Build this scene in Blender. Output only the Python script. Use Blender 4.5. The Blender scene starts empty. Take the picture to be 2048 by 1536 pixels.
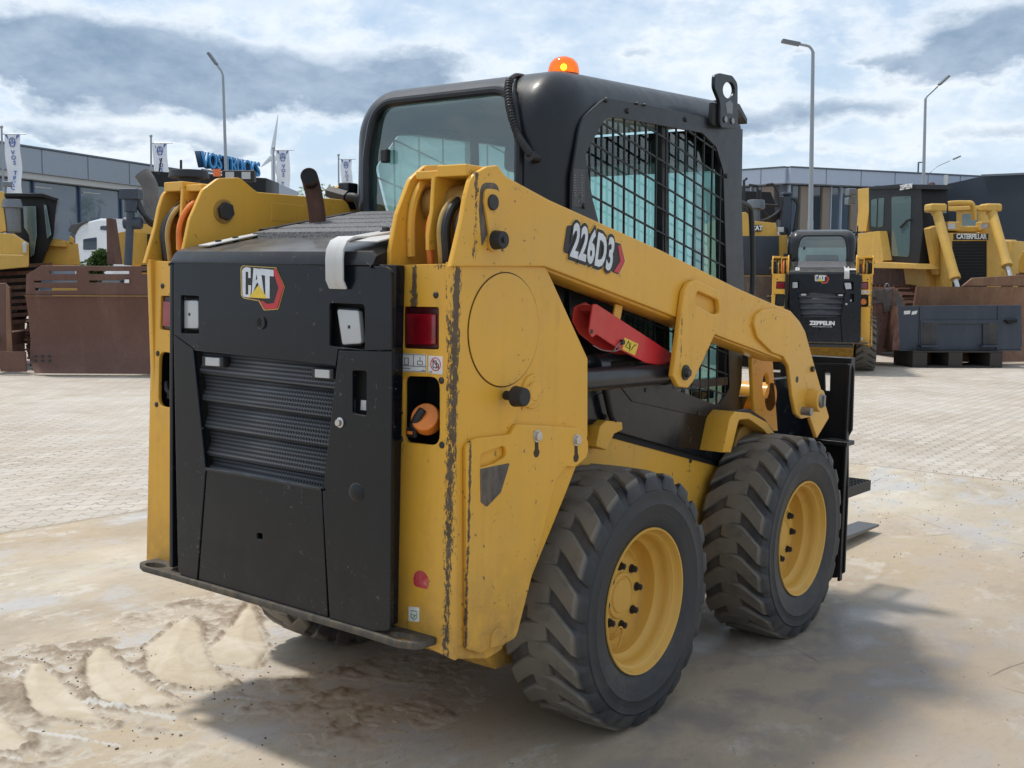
import bpy, bmesh, math, random
from mathutils import Vector, Matrix, noise
R = math.radians
sc = bpy.context.scene
COL = sc.collection
rnd = random.Random(7)

# ------------------------------------------------------------------ camera, light, sky, exposure
F = 2212.4                                   # focal length in photo pixels (photo is 2048 wide)
YAW = 0.6543
CM = Vector((-2.7903, -2.3142, 1.2817))      # camera in the frame of the loader (x ahead, y left, z up)
def cam_axes(yaw, pitch, roll):
    fw = Vector((math.cos(yaw), math.sin(yaw), 0)); rt = Vector((math.sin(yaw), -math.cos(yaw), 0)); up = Vector((0, 0, 1))
    f = fw*math.cos(pitch) - up*math.sin(pitch); u = up*math.cos(pitch) + fw*math.sin(pitch)
    return (rt*math.cos(roll) + u*math.sin(roll), -rt*math.sin(roll) + u*math.cos(roll), f)
def axmat(a):
    return Matrix((a[0], a[1], -a[2])).transposed()
AM = cam_axes(YAW, 0.0846, 0.0279)           # as seen from the loader, which leans a little on the sloping slab
AW = cam_axes(YAW, 0.0924, 0.0050)           # true level
RT = axmat(AW) @ axmat(AM).inverted()
PIV = Vector((0.57, -0.6, 0))
MW = Matrix.Translation(PIV) @ RT.to_4x4() @ Matrix.Translation(-PIV)    # loader frame -> world
CW = MW @ CM
cam_data = bpy.data.cameras.new('camera'); cam = bpy.data.objects.new('camera', cam_data); COL.objects.link(cam)
cam_data.sensor_width = 36; cam_data.lens = F*36/2048; cam_data.clip_start = 0.05; cam_data.clip_end = 5000
cam.matrix_world = Matrix.Translation(CW) @ axmat(AW).to_4x4()
sc.camera = cam

sc.view_settings.view_transform = 'Standard'; sc.view_settings.look = 'None'
sc.view_settings.exposure = 0.46; sc.view_settings.gamma = 1
SUN_EL = R(67); SUN_D = Vector((0.02, -0.43, -1.0)).normalized()
sd = bpy.data.lights.new('sun', 'SUN'); sd.energy = 2.2; sd.angle = R(6); sd.color = (1, .955, .88)
so = bpy.data.objects.new('sun', sd); COL.objects.link(so)
so.rotation_euler = SUN_D.to_track_quat('-Z', 'Y').to_euler()

def newmat(name):
    m = bpy.data.materials.new(name); m.use_nodes = True
    nt = m.node_tree; nt.nodes.clear()
    return m, G(nt)
class G:
    """small helper round a node tree"""
    def __init__(s, nt): s.nt = nt
    def n(s, typ, **kw):
        nd = s.nt.nodes.new(typ)
        for k, v in kw.items():
            if k.startswith('_'): setattr(nd, k[1:], v)
            else:
                key = int(k[1:]) if k[0] == 'i' and k[1:].isdigit() else k.replace('__', ' ')
                s.set(nd.inputs[key], v)
        return nd
    def set(s, sock, v):
        if isinstance(v, bpy.types.NodeSocket): s.nt.links.new(v, sock)
        elif isinstance(v, bpy.types.Node): s.nt.links.new(v.outputs[0], sock)
        else:
            if sock.type == 'RGBA' and hasattr(v, '__len__') and len(v) == 3: v = (*v, 1)
            sock.default_value = v
    def math(s, op, a, b=0.0, c=0.0, clamp=False):
        nd = s.nt.nodes.new('ShaderNodeMath'); nd.operation = op; nd.use_clamp = clamp
        s.set(nd.inputs[0], a); s.set(nd.inputs[1], b); s.set(nd.inputs[2], c); return nd.outputs[0]
    def mix(s, f, a, b, mode='MIX'):
        nd = s.nt.nodes.new('ShaderNodeMix'); nd.data_type = 'RGBA'; nd.blend_type = mode
        s.set(nd.inputs[0], f); s.set(nd.inputs[6], a); s.set(nd.inputs[7], b); return nd.outputs[2]
    def noise(s, vec, scale, detail=4, rough=.55, dist=0):
        nd = s.n('ShaderNodeTexNoise', Scale=scale, Detail=detail, Roughness=rough, Distortion=dist)
        s.set(nd.inputs['Vector'], vec); return nd.outputs['Fac']
    def mapr(s, v, a, b, c=0.0, d=1.0):
        nd = s.nt.nodes.new('ShaderNodeMapRange'); nd.clamp = True
        s.set(nd.inputs[0], v)
        for i, x in enumerate((a, b, c, d)): nd.inputs[i+1].default_value = x
        return nd.outputs[0]
    def mapping(s, vec, scale=(1, 1, 1), rot=(0, 0, 0), loc=(0, 0, 0)):
        nd = s.nt.nodes.new('ShaderNodeMapping'); s.set(nd.inputs[0], vec)
        nd.inputs['Scale'].default_value = scale; nd.inputs['Rotation'].default_value = rot; nd.inputs['Location'].default_value = loc
        return nd.outputs[0]
    def obj(s): return s.n('ShaderNodeTexCoord').outputs['Object']
    def xyz(s, v):
        nd = s.n('ShaderNodeSeparateXYZ'); s.set(nd.inputs[0], v); return nd.outputs
    def out(s, sh, disp=None):
        o = s.n('ShaderNodeOutputMaterial'); s.nt.links.new(sh if isinstance(sh, bpy.types.NodeSocket) else sh.outputs[0], o.inputs[0])
    def bump(s, h, strength=.3, dist=.01):
        nd = s.n('ShaderNodeBump', Strength=strength, Distance=dist); s.set(nd.inputs['Height'], h); return nd.outputs[0]
    def bsdf(s, color, rough=.5, metal=0.0, normal=None, **kw):
        nd = s.n('ShaderNodeBsdfPrincipled'); s.set(nd.inputs['Base Color'], color); s.set(nd.inputs['Roughness'], rough); s.set(nd.inputs['Metallic'], metal)
        if normal is not None: s.set(nd.inputs['Normal'], normal)
        for k, v in kw.items(): s.set(nd.inputs[k.replace('__', ' ')], v)
        return nd

# sky: physical sky with broken cloud laid over it
world = bpy.data.worlds.new('World'); sc.world = world; world.use_nodes = True
wn = world.node_tree; wn.nodes.clear(); g = G(wn)
sky = g.n('ShaderNodeTexSky', _sky_type='NISHITA', _sun_disc=False, _sun_elevation=SUN_EL, _sun_rotation=math.atan2(-SUN_D.x, -SUN_D.y) , _air_density=1.0, _dust_density=2.0)
tc = g.n('ShaderNodeTexCoord').outputs['Generated']
x, y, z = g.xyz(tc)[:3]
az = g.math('SUBTRACT', g.math('ARCTAN2', y, x), YAW)      # positive to the left of the view
el = g.math('ARCSINE', z)
zc = g.math('ADD', g.math('MAXIMUM', z, 0.0), 0.10)
comb = g.n('ShaderNodeCombineXYZ'); g.set(comb.inputs[0], g.math('DIVIDE', x, zc)); g.set(comb.inputs[1], g.math('DIVIDE', y, zc))
c2 = g.n('ShaderNodeCombineXYZ'); g.set(c2.inputs[0], az); g.set(c2.inputs[1], g.math('MULTIPLY', el, 1.9))
wa = g.noise(c2.outputs[0], 7, 9, .60, .15)
c3 = g.n('ShaderNodeCombineXYZ'); g.set(c3.inputs[0], az); g.set(c3.inputs[1], g.math('MULTIPLY', el, 1.9)); c3.inputs[2].default_value = 4.3
wb = g.noise(c3.outputs[0], 9, 9, .62, .15)
wc = g.noise(c3.outputs[0], 24, 8, .62, .1)
azw = g.math('ADD', az, g.math('MULTIPLY', g.math('SUBTRACT', wa, .5), .15))
elw = g.math('ADD', el, g.math('MULTIPLY', g.math('SUBTRACT', wb, .5), .07))
def px_az(px): return -math.atan((px-1024)/F)
def px_el(py): return math.atan((562-py)/F)
dark = None
for (px, py, sx, sy, a) in SKY_DARK if 'SKY_DARK' in globals() else (
        (230, 160, 300, 62, 1.15), (60, 150, 180, 60, .8), (520, 200, 140, 48, .9), (790, 200, 160, 60, .85), (860, 140, 80, 30, .5),
        (120, 290, 260, 22, .45), (1540, 255, 130, 40, .6), (1700, 230, 120, 22, .45), (1990, 120, 130, 52, 1.3), (1850, 150, 60, 22, .6), (1730, 140, 50, 12, .45),
        (1570, 128, 26, 10, .45), (1560, 30, 60, 20, .2), (1960, 290, 160, 22, .4), (1600, 320, 150, 14, .3), (420, 300, 120, 16, .35), (1250, 110, 50, 14, .35)):
    d1 = g.math('DIVIDE', g.math('SUBTRACT', azw, px_az(px)), sx/F); d2 = g.math('DIVIDE', g.math('SUBTRACT', elw, px_el(py)), sy/F)
    q = g.math('ADD', g.math('MULTIPLY', d1, d1), g.math('MULTIPLY', d2, d2))
    e = g.math('MULTIPLY', g.math('EXPONENT', g.math('MULTIPLY', q, -1.0)), a)
    dark = e if dark is None else g.math('ADD', dark, e)
puff = g.math('ADD', g.math('MULTIPLY', g.math('SUBTRACT', wb, .5), 1.1), g.math('MULTIPLY', g.math('SUBTRACT', wc, .5), 1.0))
dk = g.mapr(g.math('ADD', dark, puff), .24, .72)
rim = g.math('MULTIPLY', g.mapr(g.math('ADD', dark, puff), .02, .30), g.math('SUBTRACT', 1.0, dk))
skyc = g.mix(1.0, sky.outputs[0], (.115, .115, .115), 'MULTIPLY')
haze = g.mapr(el, 0.0, .35, .8, .3)
skyc = g.mix(haze, skyc, (.52, .66, .82))
cover = g.mapr(g.math('ADD', wa, g.math('MULTIPLY', g.math('SUBTRACT', wc, .5), .4)), .34, .60)
c = g.mix(g.math('MULTIPLY', cover, .9), skyc, g.mix(g.mapr(wb, .35, .65), (.56, .67, .79), (.74, .80, .86)))
c = g.mix(g.math('MULTIPLY', rim, .6), c, (.80, .84, .88))
shade = g.mapr(g.math('ADD', g.math('MULTIPLY', wa, .6), g.math('MULTIPLY', wc, .5)), .42, .68)
c = g.mix(g.math('MULTIPLY', dk, .92), c, g.mix(shade, (.19, .275, .39), (.35, .44, .56)))
bg = g.n('ShaderNodeBackground', Color=c, Strength=0.90)
wo = g.n('ShaderNodeOutputWorld'); wn.links.new(bg.outputs[0], wo.inputs[0])

# ------------------------------------------------------------------ pixel -> place helpers (px of the 2048 photo)
def _ray(ax, px, py): return ax[2]*F + ax[0]*(px-1024) - ax[1]*(py-768)
def S(px, py, v):                 # on the loader plane y = -v
    d = _ray(AM, px, py); t = (-v-CM.y)/d.y; return CM + d*t
def B(px, py, u):                 # on the loader plane x = u
    d = _ray(AM, px, py); t = (u-CM.x)/d.x; return CM + d*t
def T(px, py, z):                 # on the loader plane z
    d = _ray(AM, px, py); t = (z-CM.z)/d.z; return CM + d*t
WN = RT @ Vector((0, 0, 1))
def hgt(x, y):                    # height of the ground: level, gently sloping round the loader
    d = math.hypot(x-0.3, y-0.0); w = min(max((d-2.0)/6.0, 0), 1); w = 1 - w*w*(3-2*w)
    return -(WN.x*(x-PIV.x)+WN.y*(y-PIV.y))/WN.z*w
def Wd(px, py, D):                # world point at depth D along the view
    d = _ray(AW, px, py); return CW + d*(D/F)
def Wg(px, py):                   # world point on the ground
    d = _ray(AW, px, py); t = -CW.z/d.z
    for _ in range(12):
        p = CW+d*t; t = (hgt(p.x, p.y)-CW.z)/d.z
    return CW + d*t

# ------------------------------------------------------------------ object helpers
def link(o, parent=None, kind=None):
    COL.objects.link(o)
    if parent is not None: o.parent = parent
    if kind: o['kind'] = kind
    return o
def empty(name, label, cat, mw=None, group=None):
    o = bpy.data.objects.new(name, None); COL.objects.link(o); o.empty_display_size = .2
    if mw is not None: o.matrix_world = mw
    o['label'] = label; o['category'] = cat
    if group: o['group'] = group
    return o
def tag(o, label, cat, group=None):
    o['label'] = label; o['category'] = cat
    if group: o['group'] = group
    return o
def fin(name, bm, mat, parent=None, bev=0.0, smooth=35, seg=2):
    me = bpy.data.meshes.new(name)
    if bev == 0.0: bmesh.ops.recalc_face_normals(bm, faces=bm.faces)
    else: bmesh.ops.recalc_face_normals(bm, faces=bm.faces)
    bm.to_mesh(me); bm.free()
    for m in (mat if isinstance(mat, (list, tuple)) else [mat]): me.materials.append(m)
    return finm(name, me, None, parent, bev, smooth, seg)
def finm(name, me, mat, parent=None, bev=0.0, smooth=35, seg=2):
    if mat is not None:
        me.materials.clear(); me.materials.append(mat)
    if smooth:
        for p in me.polygons: p.use_smooth = True
        me.set_sharp_from_angle(angle=R(smooth))
    o = bpy.data.objects.new(name, me); link(o, parent)
    if bev:
        md = o.modifiers.new('bevel', 'BEVEL'); md.width = bev; md.segments = seg; md.limit_method = 'ANGLE'; md.angle_limit = R(35); md.harden_normals = True
    return o
def box(bm, a, b, mi=0):
    a, b = Vector(a), Vector(b)
    vs = [bm.verts.new((x, y, z)) for x in (a.x, b.x) for y in (a.y, b.y) for z in (a.z, b.z)]
    for f in ((0, 1, 3, 2), (4, 6, 7, 5), (0, 4, 5, 1), (2, 3, 7, 6), (0, 2, 6, 4), (1, 5, 7, 3)):
        fc = bm.faces.new([vs[i] for i in f]); fc.material_index = mi
    return vs
def obox(bm, c, ax, ay, az, mi=0):          # box with centre and three half-axis vectors
    c = Vector(c); vs = [bm.verts.new(c+ax*i+ay*j+az*k) for i in (-1, 1) for j in (-1, 1) for k in (-1, 1)]
    for f in ((0, 1, 3, 2), (4, 6, 7, 5), (0, 4, 5, 1), (2, 3, 7, 6), (0, 2, 6, 4), (1, 5, 7, 3)):
        fc = bm.faces.new([vs[i] for i in f]); fc.material_index = mi
def beam(bm, p, q, w, h, upv=Vector((0, 0, 1)), mi=0):
    p, q = Vector(p), Vector(q); d = (q-p); L = d.length; d.normalize()
    s = d.cross(upv); s = s.normalized() if s.length > 1e-4 else Vector((1, 0, 0)); u = s.cross(d)
    obox(bm, (p+q)/2, d*L/2, s*w/2, u*h/2, mi)
def cyl(bm, p, q, r1, r2=None, n=24, cap=True, mi=0):
    p, q = Vector(p), Vector(q); r2 = r1 if r2 is None else r2; d = (q-p).normalized()
    s = d.orthogonal().normalized(); t = d.cross(s)
    A = [bm.verts.new(p+(s*math.cos(2*math.pi*i/n)+t*math.sin(2*math.pi*i/n))*r1) for i in range(n)]
    Bv = [bm.verts.new(q+(s*math.cos(2*math.pi*i/n)+t*math.sin(2*math.pi*i/n))*r2) for i in range(n)]
    for i in range(n):
        j = (i+1) % n; f = bm.faces.new((A[i], A[j], Bv[j], Bv[i])); f.material_index = mi
    if cap:
        f = bm.faces.new(A[::-1]); f.material_index = mi; f = bm.faces.new(Bv); f.material_index = mi
def tube(bm, pts, r, n=10, closed=False, mi=0, cap=True):
    pts = [Vector(p) for p in pts]; rings = []; N = len(pts); prev = None
    for i, p in enumerate(pts):
        a = pts[(i-1) % N] if (closed or i > 0) else p; b = pts[(i+1) % N] if (closed or i < N-1) else p
        d = (b-a).normalized()
        s = d.orthogonal().normalized() if prev is None else (prev - d*prev.dot(d)).normalized()
        prev = s; t = d.cross(s); rr_ = r[i] if hasattr(r, '__len__') else r
        rings.append([bm.verts.new(p+(s*math.cos(2*math.pi*k/n)+t*math.sin(2*math.pi*k/n))*rr_) for k in range(n)])
    for i in range(N if closed else N-1):
        a, b = rings[i], rings[(i+1) % N]
        for k in range(n):
            f = bm.faces.new((a[k], a[(k+1) % n], b[(k+1) % n], b[k])); f.material_index = mi
    if cap and not closed: bm.faces.new(rings[0][::-1]); bm.faces.new(rings[-1])
def smoothpath(pts, n=8, closed=False):
    pts = [Vector(p) for p in pts]; out = []; N = len(pts)
    for i in range(N if closed else N-1):
        p0 = pts[(i-1) % N] if (closed or i > 0) else pts[i]; p1 = pts[i]; p2 = pts[(i+1) % N]
        p3 = pts[(i+2) % N] if (closed or i < N-2) else p2
        for k in range(n):
            t = k/n
            out.append(.5*((2*p1)+(p2-p0)*t+(2*p0-5*p1+4*p2-p3)*t*t+(3*p1-p0-3*p2+p3)*t**3))
    if not closed: out.append(pts[-1])
    return out
def lathe(bm, prof, axis='y', n=48, mi=0, c=(0, 0, 0)):   # prof: list of (r, w); closed along itself if last==first
    c = Vector(c); rings = []
    for r, w in prof:
        ring = []
        for i in range(n):
            a = 2*math.pi*i/n; ca, sa = math.cos(a)*r, math.sin(a)*r
            v = {'y': (ca, w, sa), 'x': (w, ca, sa), 'z': (ca, sa, w)}[axis]
            ring.append(bm.verts.new(c+Vector(v)))
        rings.append(ring)
    for a, b in zip(rings, rings[1:]):
        for i in range(n):
            j = (i+1) % n; f = bm.faces.new((a[i], a[j], b[j], b[i])); f.material_index = mi
    return rings
def rnd_poly(pts, r, n=5):                    # round the corners of a 2-D polygon; r may be a list
    out = []; N = len(pts)
    for i in range(N):
        p = Vector(pts[i][:2]); a = Vector(pts[i-1][:2]); b = Vector(pts[(i+1) % N][:2])
        ri = pts[i][2] if len(pts[i]) > 2 else r
        da, db = (a-p), (b-p); la, lb = da.length, db.length
        if ri <= 0 or la < 1e-6 or lb < 1e-6: out.append(p); continue
        da /= la; db /= lb; ang = math.acos(max(-1, min(1, da.dot(db))))
        if ang > R(175): out.append(p); continue
        t = min(ri/math.tan(ang/2), la*.48, lb*.48); s, e = p+da*t, p+db*t
        for k in range(n+1):
            q = k/n; out.append(s*(1-q)**2+p*2*q*(1-q)+e*q*q)
    return out
def plate_mesh(loops, th, bev=0.0):           # flat plate with holes, local xy, extruded +-th/2 in z
    cu = bpy.data.curves.new('c', 'CURVE'); cu.dimensions = '2D'; cu.fill_mode = 'BOTH'
    cu.extrude = max(th/2-bev, 1e-5); cu.bevel_depth = bev; cu.bevel_resolution = 1; cu.offset = -bev
    for lp in loops:
        sp = cu.splines.new('POLY'); sp.points.add(len(lp)-1)
        for i, p in enumerate(lp): sp.points[i].co = (p[0], p[1], 0, 1)
        sp.use_cyclic_u = True
    o = bpy.data.objects.new('c', cu); me = bpy.data.meshes.new_from_object(o)
    bpy.data.objects.remove(o); bpy.data.curves.remove(cu)
    return me
MS = Matrix(((1, 0, 0, 0), (0, 0, -1, 0), (0, 1, 0, 0), (0, 0, 0, 1)))    # side: (u, z) with normal towards -y
MB = Matrix(((0, 0, -1, 0), (-1, 0, 0, 0), (0, 1, 0, 0), (0, 0, 0, 1)))   # back: (v, z) with normal towards -x
MT = Matrix.Identity(4)                                                    # top: (x, y)
def splate(name, loops, v, th, mat, parent, bev=.002, r=0, mirror=False, px=True, smooth=35):
    """plate whose outer face lies at y=-v; loops in photo pixels (on that plane) or (u,z)"""
    L = []
    for lp in loops:
        q = []
        for p in lp:
            if px: P = S(p[0], p[1], v); q.append((P.x, P.z, *p[2:]))
            else: q.append(p)
        L.append(rnd_poly(q, r))
    me = plate_mesh(L, th, bev); me.transform(Matrix.Translation((0, -(v-th/2), 0)) @ MS)
    if mirror: mir(me)
    return finm(name, me, mat, parent, smooth=smooth)
def mir(me):
    me.transform(Matrix.Scale(-1, 4, (0, 1, 0))); me.flip_normals()
def bplate(name, loops, u, th, mat, parent, bev=.002, r=0, px=True, mirror=False, front=False):
    """plate whose rear face lies at x=u; loops in pixels or (v,z)"""
    L = []
    for lp in loops:
        q = []
        for p in lp:
            if px: P = B(p[0], p[1], u); q.append((-P.y, P.z, *p[2:]))
            else: q.append(p)
        L.append(rnd_poly(q, r))
    me = plate_mesh(L, th, bev); me.transform(Matrix.Translation((u-th/2 if front else u+th/2, 0, 0)) @ MB)
    if mirror: mir(me)
    return finm(name, me, mat, parent)
def rrect(cx, cy, w, h, r): return [(cx-w/2, cy-h/2, r), (cx+w/2, cy-h/2, r), (cx+w/2, cy+h/2, r), (cx-w/2, cy+h/2, r)]
def text_mesh(s, size, ext=.001, off=0.0, sx=1.0, shear=0.0, spacing=1.0, align='CENTER'):
    cu = bpy.data.curves.new('t', 'FONT'); cu.body = s; cu.size = size; cu.extrude = ext; cu.offset = off; cu.shear = shear
    cu.align_x = align; cu.align_y = 'CENTER'; cu.space_character = spacing; cu.resolution_u = 3
    o = bpy.data.objects.new('t', cu); me = bpy.data.meshes.new_from_object(o); bpy.data.objects.remove(o); bpy.data.curves.remove(cu)
    me.transform(Matrix.Scale(sx, 4, (1, 0, 0)))
    return me
def merge(meshes, name):
    bm = bmesh.new()
    for m in meshes: bm.from_mesh(m)
    me = bpy.data.meshes.new(name); bm.to_mesh(me); bm.free(); return me

# ------------------------------------------------------------------ materials
def paint(name, col, rough=.38, var=.06, dirt=.25, dirtcol=(.16, .12, .08), chips=0.0, chipcol=(.03, .028, .026), coat=.3, wear=None, dust=0.0, low=None, spec=.30):
    m, g = newmat(name); P = g.obj(); px_, py_, pz_ = g.xyz(P)[:3]
    big = g.noise(P, 3.1, 5); fine = g.noise(P, 26, 6, .65)
    c = g.mix(g.mapr(big, .3, .7), tuple(v*(1-var) for v in col), tuple(min(1, v*(1+var)) for v in col))
    if col[0] > .5: film = g.math('MULTIPLY', g.mapr(g.noise(P, 1.4, 7, .65), .42, .68), .30); c = g.mix(film, c, (.44, .31, .13))
    streak = g.noise(g.mapping(P, (22, 22, 1.3)), 1.0, 5, .6)
    d = g.math('MULTIPLY', g.mapr(streak, .52, .8), g.mapr(fine, .35, .65)); d = g.math('MULTIPLY', d, dirt)
    c = g.mix(d, c, dirtcol)
    ro = g.math('ADD', rough, g.math('MULTIPLY', g.mapr(fine, .3, .8), .18))
    if low:                                        # splashed dirt near the bottom edge
        lo = g.math('MULTIPLY', g.mapr(pz_, low[0], low[1], 1, 0), g.mapr(g.noise(P, 14, 6, .7), .3, .62)); lo = g.math('MULTIPLY', lo, low[2])
        c = g.mix(lo, c, dirtcol); ro = g.math('ADD', ro, g.math('MULTIPLY', lo, .3))
    h = g.math('MULTIPLY', fine, .15)
    cm = None
    if chips:
        cn = g.noise(P, 42, 5, .7); pl = g.noise(P, 2.6, 3)
        cm = g.math('MULTIPLY', g.mapr(cn, .70-chips*.1, .72-chips*.1), g.mapr(pl, .45, .6))
    if wear:
        wn_ = g.noise(g.mapping(P, (1, 1, .45)), 130, 6, .8); wn2 = g.noise(g.mapping(P, (1, 1, .35)), 11, 6, .75)
        for w in wear:   # (axis1, centre, half, axis2, c2, h2, zlo, zhi, amount)
            ax1, c1, h1, ax2, cc2, h2, z0, z1, amt = w
            A = {'x': px_, 'y': py_, 'z': pz_}
            da = g.math('DIVIDE', g.math('ABSOLUTE', g.math('SUBTRACT', A[ax1], c1)), h1)
            db = g.math('DIVIDE', g.math('ABSOLUTE', g.math('SUBTRACT', A[ax2], cc2)), h2)
            dz = g.mapr(g.math('ABSOLUTE', g.math('SUBTRACT', pz_, (z0+z1)/2)), (z1-z0)/2-.03, (z1-z0)/2, 0, 1)
            dd = g.math('ADD', g.math('MAXIMUM', da, db), dz)
            k = g.math('SUBTRACT', g.math('ADD', g.math('MULTIPLY', wn_, 1.25), g.math('MULTIPLY', wn2, .75)), g.math('MULTIPLY', dd, .32))
            k = g.mapr(k, 1.02-amt, 1.05-amt)
            cm = k if cm is None else g.math('MAXIMUM', cm, k)
    if cm is not None:
        c = g.mix(g.math('MULTIPLY', cm, .92), c, g.mix(g.mapr(fine, .4, .6), chipcol, tuple(v*2.2 for v in chipcol))); ro = g.math('ADD', ro, g.math('MULTIPLY', cm, .3))
        h = g.math('SUBTRACT', h, g.math('MULTIPLY', cm, .6))
    if dust:
        nm = g.n('ShaderNodeNewGeometry').outputs['Normal']; nz = g.xyz(nm)[2]
        dm = g.math('MULTIPLY', g.mapr(nz, .35, .95), g.mapr(g.noise(P, 9, 6, .7), .25, .7)); dm = g.math('MULTIPLY', dm, dust)
        c = g.mix(dm, c, (.33, .29, .23)); ro = g.math('ADD', ro, g.math('MULTIPLY', dm, .4))
    b = g.bsdf(c, ro, 0.0, g.bump(h, .25, .002)); b.inputs['Coat Weight'].default_value = coat*.45; b.inputs['Coat Roughness'].default_value = .15; b.inputs['Specular IOR Level'].default_value = spec
    g.out(b); return m
def plain(name, col, rough=.5, metal=0.0, **kw):
    m, g = newmat(name); P = g.obj(); f = g.noise(P, 30, 5, .6)
    c = g.mix(g.mapr(f, .3, .7), tuple(v*.86 for v in col), tuple(min(1, v*1.1) for v in col))
    b = g.bsdf(c, g.math('ADD', rough, g.math('MULTIPLY', g.math('SUBTRACT', f, .5), .2)), metal, g.bump(f, .15, .002))
    for k, v in kw.items(): b.inputs[k.replace('__', ' ')].default_value = v if not (hasattr(v, '__len__') and len(v) == 3) else (*v, 1)
    g.out(b); return m
YEL = (.73, .385, .042)
M = {}
M['yellow'] = paint('yellow_paint', YEL, .36, .05, .30, (.20, .13, .06), chips=.6, low=(.30, .62, .75),
    wear=[('x', -.790, .018, 'y', -.604, .020, .36, 1.36, .18), ('x', -.737, .007, 'y', -.62, .012, .36, 1.0, .24), ('x', -.62, .10, 'y', -.615, .02, 1.36, 1.56, -.05),
          ('y', -.475, .014, 'x', -.794, .02, 1.20, 1.36, .20), ('y', -.56, .10, 'x', -.794, .02, 1.31, 1.36, .05)])
M['yellow_arm'] = paint('yellow_arm_paint', YEL, .34, .04, .22, (.20, .13, .06), chips=.7,
    wear=[('x', -.735, .012, 'y', -.61, .02, 1.33, 1.60, .16), ('x', -.665, .012, 'y', -.61, .02, 1.40, 1.52, .05), ('x', .26, .012, 'y', -.63, .02, 1.03, 1.25, .10)])
M['yellow_clean'] = paint('yellow_rim_paint', (.66, .37, .06), .42, .05, .55, (.24, .17, .09), chips=.1)
M['yellow_far'] = paint('yellow_machine_paint', (.60, .36, .065), .45, .08, .5, (.17, .12, .07), chips=.6, dust=.3)
M['black'] = paint('black_panel_paint', (.0050, .0075, .0115), .13, .15, .16, (.030, .031, .034), chips=.55, chipcol=(.05, .055, .06), coat=.2, low=(.42, .75, .30), dust=.3, spec=.30,
    wear=[('x', -.867, .02, 'y', .29, .10, 1.06, 1.20, -0.07), ('x', -.867, .02, 'y', .33, .05, 1.20, 1.30, -0.10), ('x', -.867, .02, 'y', -.17, .06, 1.04, 1.14, -0.09), ('x', -.867, .02, 'y', -.36, .03, 1.22, 1.33, -0.04), ('x', -.867, .02, 'y', .08, .22, 1.06, 1.10, -0.10)])
M['blackcab'] = paint('black_cab_paint', (.010, .0125, .0165), .30, .12, .25, (.05, .05, .05), coat=.4, dust=.12)
M['blackfar'] = paint('black_machine_paint', (.008, .009, .011), .45, .12, .25, (.04, .04, .04), coat=.1)
M['rubber'] = plain('black_rubber', (.014, .014, .015), .55)
M['matte'] = plain('dark_recess', (.006, .006, .007), .8)
M['steel'] = plain('worn_steel', (.28, .27, .26), .42, .8)
M['darksteel'] = plain('dark_bolt_steel', (.045, .043, .042), .5, .5)
M['chrome'] = plain('zinc_bolt', (.55, .55, .53), .3, .9)
M['red'] = paint('red_brace_paint', (.60, .022, .030), .35, .08, .15, (.1, .02, .02), chips=.1)
M['orange'] = plain('orange_hose', (.75, .20, .035), .5)
M['hose'] = plain('black_hose', (.012, .012, .013), .5)
M['tanhose'] = plain('tan_hose', (.42, .27, .08), .55)
M['white'] = plain('white_plastic', (.70, .71, .70), .35)
M['strap'] = paint('white_strap', (.55, .55, .54), .5, .1, .5, (.2, .2, .2), chips=.6, chipcol=(.15, .15, .15))
M['decal'] = plain('white_decal', (.72, .72, .70), .45)
M['inkred'] = plain('red_ink', (.55, .02, .04), .5)
M['inkblack'] = plain('black_ink', (.012, .012, .013), .5)
M['silver'] = plain('silver_ink', (.62, .65, .68), .35)
M['gold'] = plain('gold_ink', (.70, .45, .10), .4)
M['cdred'] = plain('emblem_red', (.50, .02, .03), .35)
M['green'] = plain('green_ink', (.05, .25, .08), .5)
M['cylblack'] = paint('cylinder_black', (.022, .023, .026), .26, .1, .3, (.1, .09, .08), coat=.4)
def glassmat(name, tint, gl=.08, ro=.02, alpha=1.0):
    m, g = newmat(name)
    tr = g.n('ShaderNodeBsdfTransparent', Color=tint); gs = g.n('ShaderNodeBsdfGlossy', Color=(.9, .95, .95), Roughness=ro)
    lw = g.n('ShaderNodeLayerWeight', Blend=.5); f = g.math('ADD', g.math('MULTIPLY', g.math('POWER', lw.outputs['Facing'], 4.0), .8), gl+.02, clamp=True)
    df = g.n('ShaderNodeBsdfTranslucent', Color=(tint[0]*.85, tint[1]*.85, tint[2]*.85))
    mx0 = g.n('ShaderNodeMixShader'); g.set(mx0.inputs[0], 1-alpha); g.nt.links.new(tr.outputs[0], mx0.inputs[1]); g.nt.links.new(df.outputs[0], mx0.inputs[2])
    mx = g.n('ShaderNodeMixShader'); g.set(mx.inputs[0], f); g.nt.links.new(mx0.outputs[0], mx.inputs[1]); g.nt.links.new(gs.outputs[0], mx.inputs[2])
    g.out(mx); return m
M['glass'] = glassmat('cab_glass', (.62, .86, .84), .06)
M['farglass'] = glassmat('hazy_cab_glass', (.50, .74, .72), .05, alpha=.42)
M['blacksheet'] = paint('black_sheet_paint', (.009, .010, .012), .34, .12, .2, (.04, .04, .04), coat=.1)
M['rearglass'] = glassmat('rear_glass', (.60, .78, .76), .12, alpha=.70)
M['darkglass'] = glassmat('dark_glass', (.10, .16, .17), .12, alpha=.8)
def redlens():
    m, g = newmat('red_lens'); P = g.obj(); w = g.n('ShaderNodeTexWave', Scale=60.0); g.set(w.inputs['Vector'], P)
    c = g.mix(g.mapr(g.noise(P, 9, 2), .4, .6), (.14, .004, .008), (.30, .006, .014))
    b = g.bsdf(c, .12, 0, g.bump(w.outputs['Fac'], .12, .002)); b.inputs['Coat Weight'].default_value = .6; g.out(b); return m
M['redlens'] = redlens()
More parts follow.
